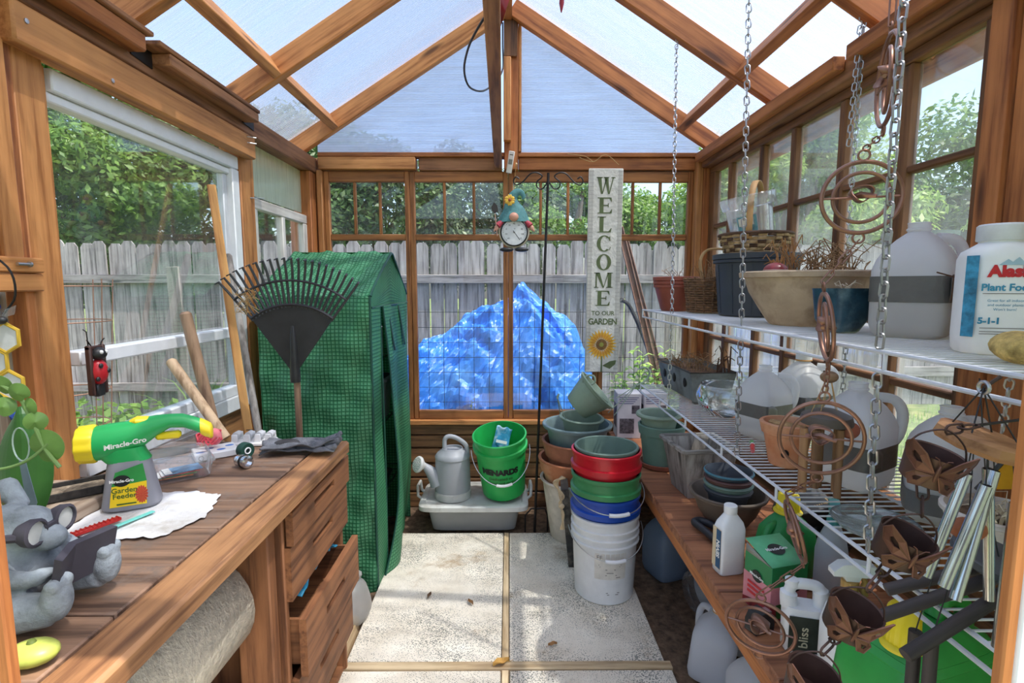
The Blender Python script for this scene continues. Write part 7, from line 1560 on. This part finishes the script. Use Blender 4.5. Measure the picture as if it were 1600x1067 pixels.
# ---- copper ring spinner chain
cs = T('copper_ring_chain', 'copper ring wind spinner chain hanging in front of shelves', 'wind spinner', (.0, .0, .0))
RP = [((.722, 1.02, 1.790), .082, (.92, -.42, 0)), ((.688, 1.02, 1.572), .068, (.35, 1, 0)), ((.642, 1.03, 1.318), .068, (.9, -.35, .1)), ((.650, 1.035, 1.085), .078, (.35, 1, .1)), ((.652, 1.11, .845), .066, (.92, -.25, .25)), ((.592, 1.125, .600), .074, (.5, .8, .2))]
def links(p, q, n, w=.010, r=.0017, l=None):
    p, q = Vector(p), Vector(q); d = q - p; l = d.length / n * 1.25; ang = d.to_track_quat('Z', 'Y'); me = M().tube([(w / 2 * math.cos(a), 0, (l / 2 - w / 2) * (1 if math.sin(a) >= 0 else -1) + w / 2 * math.sin(a)) for a in [i * math.pi / 5 + .01 for i in range(10)]], r, 5, closed=True).mesh('link', COPPER)
    for i in range(n):
        o = bpy.data.objects.new('link', me); COL.objects.link(o); o.parent = cs; o.location = p + d * ((i + .5) / n); o.rotation_mode = 'QUATERNION'; o.rotation_quaternion = ang @ Euler((0, 0, R(90 * (i % 2) + 15))).to_quaternion()
prev = Vector((.735, 1.03, 2.40))
for i, (c_, r_, a_) in enumerate(RP):
    c_ = Vector(c_); a_ = Vector(a_).normalized(); upv = Vector((0, 0, 1)); upv = (upv - a_ * upv.dot(a_)).normalized(); sdv = a_.cross(upv)
    top_ = c_ + upv * r_; links(prev, top_ + upv * .022, 9 if i == 0 else 4, .013 if i == 0 else .011)
    M().ring(.010, .0022, top_ + upv * .012, a_, 16, 6).obj('eye', COPPER, cs)
    o1 = M().ring(r_, .0042, c_, a_, 40, 8).obj('outer_ring', COPPER, cs)
    a2 = (a_ + upv * .0 + sdv * .12).normalized(); M().ring(r_ * .70, .0036, c_, a2, 36, 8).obj('inner_ring', COPPER, o1)
    M().tube([c_ - sdv * r_, c_ + sdv * r_], .0022, 6).obj('spindle', COPPER, o1)
    q = r_ * .26                       # folded ribbon heart in the middle
    rb_ = M().grid(lambda u, v: tuple(c_ + sdv * (q * 1.0 * math.sin(2 * math.pi * u) * (1 - .25 * math.cos(2 * math.pi * u))) + upv * (q * (.35 - .95 * math.cos(2 * math.pi * u) * .9 - .0)) * (1 if True else 1) + a_ * ((v - .5) * q * 1.3 + .3 * q * math.sin(4 * math.pi * u))), 30, 2)
    rb_.obj('ribbon', COPPER, cs, thick=.0016)
    M().tube([c_ - sdv * q * 1.3 + a_ * .01, c_ + upv * q * .3, c_ + sdv * q * 1.3 - a_ * .01], [.004, .007, .004], 6).obj('twist', COPPER, cs)
    prev = c_ - upv * (r_ + .016); M().ring(.010, .0022, c_ - upv * (r_ + .010), a_, 16, 6).obj('eye', COPPER, cs)
# ---- butterfly rain chain
rc = T('butterfly_rain_chain', 'bronze rain chain of cups with pierced butterflies', 'rain chain', (0, 0, 0))
def bfcup(c_, rot, s=1.0):
    E_ = Euler(rot).to_matrix(); c_ = Vector(c_)
    def pl(m): return m.xf(lambda x, y, z: tuple(c_ + E_ @ Vector((x * s, y * s, z * s))))
    cup = pl(M().lathe([(.012, -.034), (.034, -.032), (.037, -.030), (.043, .022), (.044, .024), (.041, .022), (.035, -.026), (.010, -.028)], 26, cap0=False, cap1=False)).obj('cup', BRONZE, rc)
    BC = plain('butterfly_bronze', C(112, 74, 58), .42, metal=.5, var=.3)
    w = []
    for sd_ in (-1, 1):
        for pts in ([(.002, .0), (.020, .030), (.042, .044), (.052, .030), (.046, .010), (.026, -.004)], [(.003, -.003), (.026, -.006), (.036, -.018), (.028, -.032), (.014, -.028)]):
            cx = sum(p[0] for p in pts) / len(pts); cz = sum(p[1] for p in pts) / len(pts); rr = [(cx + (x - cx) * .35, cz + (z - cz) * .35) for x, z in pts]
            def pos(x, z, e=.0): a = -math.pi / 2 + sd_ * x / .043; q = .0445 + e + .006 * max(0, z) / .03; return (q * math.cos(a), q * math.sin(a), z)
            n = len(pts); vs = [pos(x, z) for x, z in pts] + [pos(x, z) for x, z in rr]; pl(M().add(vs, [(i, (i + 1) % n, n + (i + 1) % n, n + i) for i in range(n)])).obj('wing', BC, cup, sharp=None, thick=.0018)
            pl(M().tube([pos(x, z, .001) for x, z in pts], .0014, 5, closed=True)).obj('wing_edge', BC, cup)
    pl(M().ball((0, -.048, .002), (.0035, .0035, .016), 8, 8)).obj('butterfly_body', BC, cup)
    for sd_ in (-1, 1): pl(M().tube([(0, -.048, .016), (sd_ * .006, -.049, .028), (sd_ * .012, -.048, .030)], .0009, 4)).obj('antenna', BC, cup)
    pl(M().tube(spline([(-.042, 0, .02), (-.03, 0, .048), (0, 0, .066), (.03, 0, .048), (.042, 0, .02)], 5), .0016, 6)).obj('bail', BRONZE, cup)
    return pl(M().add([(0, 0, .066), (0, 0, -.034)], [])).v
KR = lambda c: (c[0] * .70, c[1] * .70, 1.4 + (c[2] - 1.4) * .70)
pts = [((.727, .85, 1.095), (.1, .25, -.5)), ((.690, .85, .950), (.2, .3, -.3)), ((.610, .85, .815), (.15, .3, -.45)), ((.545, .85, .690), (.1, .2, -.4))]
pv = Vector((.556, .592, 1.235))
TUBE('lead_wire', [(.679, .62, UZ - .036), (.62, .605, UZ - .042), tuple(pv)], .0018, BLACKM, rc, 5)
CLK = None
for c_, r_ in pts:
    a, b = [Vector(v) for v in bfcup(KR(c_), r_, .70)]
    d = a - pv; n = max(2, int(d.length / .022)); ang = d.to_track_quat('Z', 'Y'); l_ = d.length / n * 1.25; me = M().tube([(.006 * math.cos(t_), 0, (l_ / 2 - .006) * (1 if math.sin(t_) >= 0 else -1) + .006 * math.sin(t_)) for t_ in [i * math.pi / 5 + .01 for i in range(10)]], .0015, 5, closed=True).mesh('link', BRONZE)
    for i in range(n): o = bpy.data.objects.new('link', me); COL.objects.link(o); o.parent = rc; o.location = pv + d * ((i + .5) / n); o.rotation_mode = 'QUATERNION'; o.rotation_quaternion = ang @ Euler((0, 0, R(90 * (i % 2)))).to_quaternion()
    pv = b
# ---- silver tube wind chime
ch = T('silver_wind_chime', 'wind chime with octagonal wooden top and silver tubes', 'wind chime', (.663, .695, 1.183)); ch.scale = (.82, .82, .82)
def octa(r): return [(r * math.cos(R(45 * i + 22.5)), r * math.sin(R(45 * i + 22.5))) for i in range(8)]
tp_ = M().loft([[(x, y, -.012) for x, y in octa(.064)], [(x, y, -.004) for x, y in octa(.070)], [(x, y, .010) for x, y in octa(.068)], [(x, y, .014) for x, y in octa(.062)]]); tp_.rot((R(10), R(12), 0)); tp_.obj('octagon_top', wood('chime_wood', 'x', C(186, 138, 92), C(140, 94, 58)), ch)
apex = Vector((-.01, -.005, .095)); M().ring(.010, .003, tuple(apex), (1, 0, 0), 16, 6).obj('top_ring', STEEL, ch)
for k in range(4): a = R(90 * k + 30); TUBE('top_cord', [tuple(apex), (.045 * math.cos(a), .045 * math.sin(a), .014 - .009 * math.cos(a))], .0013, BLACK, ch, 5)
TUBE('hang_cord', [tuple(apex), (.012, -.01, .115)], .003, plain('cord_brown', C(74, 58, 50), .9), ch, 6)
SIL = plain('chime_silver', C(198, 200, 196), .22, metal=.95, var=.06)
for p, q, r_ in (((-.048, -.03, -.045), (-.100, -.03, -.225), .0085), ((-.028, -.045, -.06), (-.082, -.045, -.235), .0085), ((.008, -.02, -.045), (-.065, -.05, -.255), .0085), ((.012, -.058, -.085), (.008, -.058, -.335), .0095), ((.036, .02, -.055), (.062, .02, -.30), .0085), ((.052, -.03, -.085), (.072, -.03, -.34), .009)):
    TUBE('tube', [p, q], r_, SIL, ch, 14); a = Vector(p); TUBE('tube_cord', [tuple(a), (a.x * .8, a.y * .8, -.012 - .1 * a.x)], .0011, BLACK, ch, 5); M().lathe([(r_ * .85, 0), (.0, .0002)], 12).mv((p[0], p[1], p[2] + .0006)).obj('tube_mouth', DARKM, ch)
M().ball((-.020, -.012, -.150), (.030, .022, .019)).obj('striker', wood('striker_wood', 'x', C(168, 100, 62), C(120, 66, 40)), ch); TUBE('striker_cord', [(-.02, -.012, -.132), (-.012, 0, -.015)], .0011, BLACK, ch, 5)
# ---- dark bamboo chime lying against the jug
bc = T('dark_bamboo_chime', 'dark bamboo wind chime lying over the green jug', 'wind chime', (.771, .760, .968)); bc.scale = (.95, .95, .95)
pl_ = M().lathe([(.060, -.008), (.064, -.004), (.064, .006), (.060, .009)], 28); pl_.rot((R(12), R(10), 0)); pl_.obj('disc_top', plain('slate_disc', C(74, 78, 84), .5), bc)
BAM = wood('dark_bamboo', 'x', C(74, 66, 64), C(38, 32, 32), g=.8)
for p, q, r_ in (((-.012, -.005, -.026), (-.215, .01, -.115), .0105), ((-.015, -.036, -.028), (-.20, -.07, -.112), .0105), ((-.01, .026, -.026), (-.14, .055, -.083), .0105), ((-.118, -.022, -.118), (-.115, -.022, -.33), .010), ((-.124, .004, -.125), (-.121, .004, -.35), .010)):
    o = M(); P_, Q_ = Vector(p), Vector(q); L_ = (Q_ - P_).length; o.tube([(0, 0, 0), (L_, 0, 0)], r_, 12); ob = o.obj('bamboo_tube', BAM, bc); ob.location = P_; ob.rotation_euler = (Q_ - P_).to_track_quat('X', 'Z').to_euler(); TUBE('cord', [p, (p[0] * .8, p[1], -.006)], .0011, BLACK, bc, 5)
TUBE('hang_cord', [(0, 0, .008), (-.01, .02, .10), (-.015, .05, .30)], .0012, BLACK, bc, 5)
# ---- brown wooden chime behind the rings
bw = T('brown_wooden_chime', 'brown wooden tube chime hanging behind the big copper ring', 'wind chime', (.745, 1.17, 1.19))
M().ball((0, 0, 0), (.020, .016, .014)).obj('top_bead', wood('driftwood', 'x', C(150, 124, 98), C(104, 80, 60)), bw)
BWN = wood('chime_brown', 'x', C(160, 122, 88), C(110, 78, 52))
for p, q, r_ in (((-.05, 0, -.12), (-.048, 0, -.275), .010), ((-.030, -.015, -.12), (-.028, -.015, -.26), .010), ((.022, -.02, -.12), (.024, -.02, -.283), .0085), ((.035, .01, -.12), (.038, .01, -.28), .009), ((.0, .02, -.12), (.002, .02, -.27), .009)):
    P_, Q_ = Vector(p), Vector(q); ob = M().tube([(0, 0, 0), ((Q_ - P_).length, 0, 0)], r_, 10).obj('wood_tube', BWN, bw); ob.location = P_; ob.rotation_euler = (Q_ - P_).to_track_quat('X', 'Z').to_euler(); TUBE('cord', [p, (p[0] * .2, p[1] * .2, -.012)], .001, plain('jute', C(190, 150, 90)), bw, 4)
ob = M().lathe([(.055, 0), (.056, .004), (.052, .02), (.02, .034), (.0, .036)], 24, cap1=False).mv((0, 0, -.11)).obj('shell_dome', plain('dome_dark', C(86, 78, 72), .5), bw); TUBE('hang_cord', [(0, 0, .01), (.0, .0, US - 1.19 - .004)], .0014, plain('cord_brown', C(74, 58, 50)), bw, 5)
M().ball((.052, -.01, -.125), (.022, .012, .020)).obj('leaf_disc', plain('leaf_red', C(150, 84, 66), .5), bw)
# ---- dangling dark chain with cord at the far right
chain('dark twisted chain and cord at the upper shelf edge, far right', (.80, .80, US - .002), (.815, .82, 1.16), l=.018, w=.011, r=.0018, hook=False)
t = T('yellow_butterfly', 'yellow plastic ornament wing behind the silver chime', 'ornament', (.945, .90, 1.06)); M().prism([(-.09, -.03), (.05, -.03), (.05, .10), (.02, .095), (-.04, .03)], -.002, .002, 'xz').obj('wing', plain('wing_yellow', C(220, 160, 30), .4), t); TUBE('wing_edge', [(-.09, -.003, -.03), (-.04, -.003, .03), (.02, -.003, .095), (.05, -.003, .10)], .004, BLACK, t, 6); TUBE('hanger', [(.03, 0, .10), (.03, 0, US - 1.06 - .004)], .0012, BLACK, t, 5)
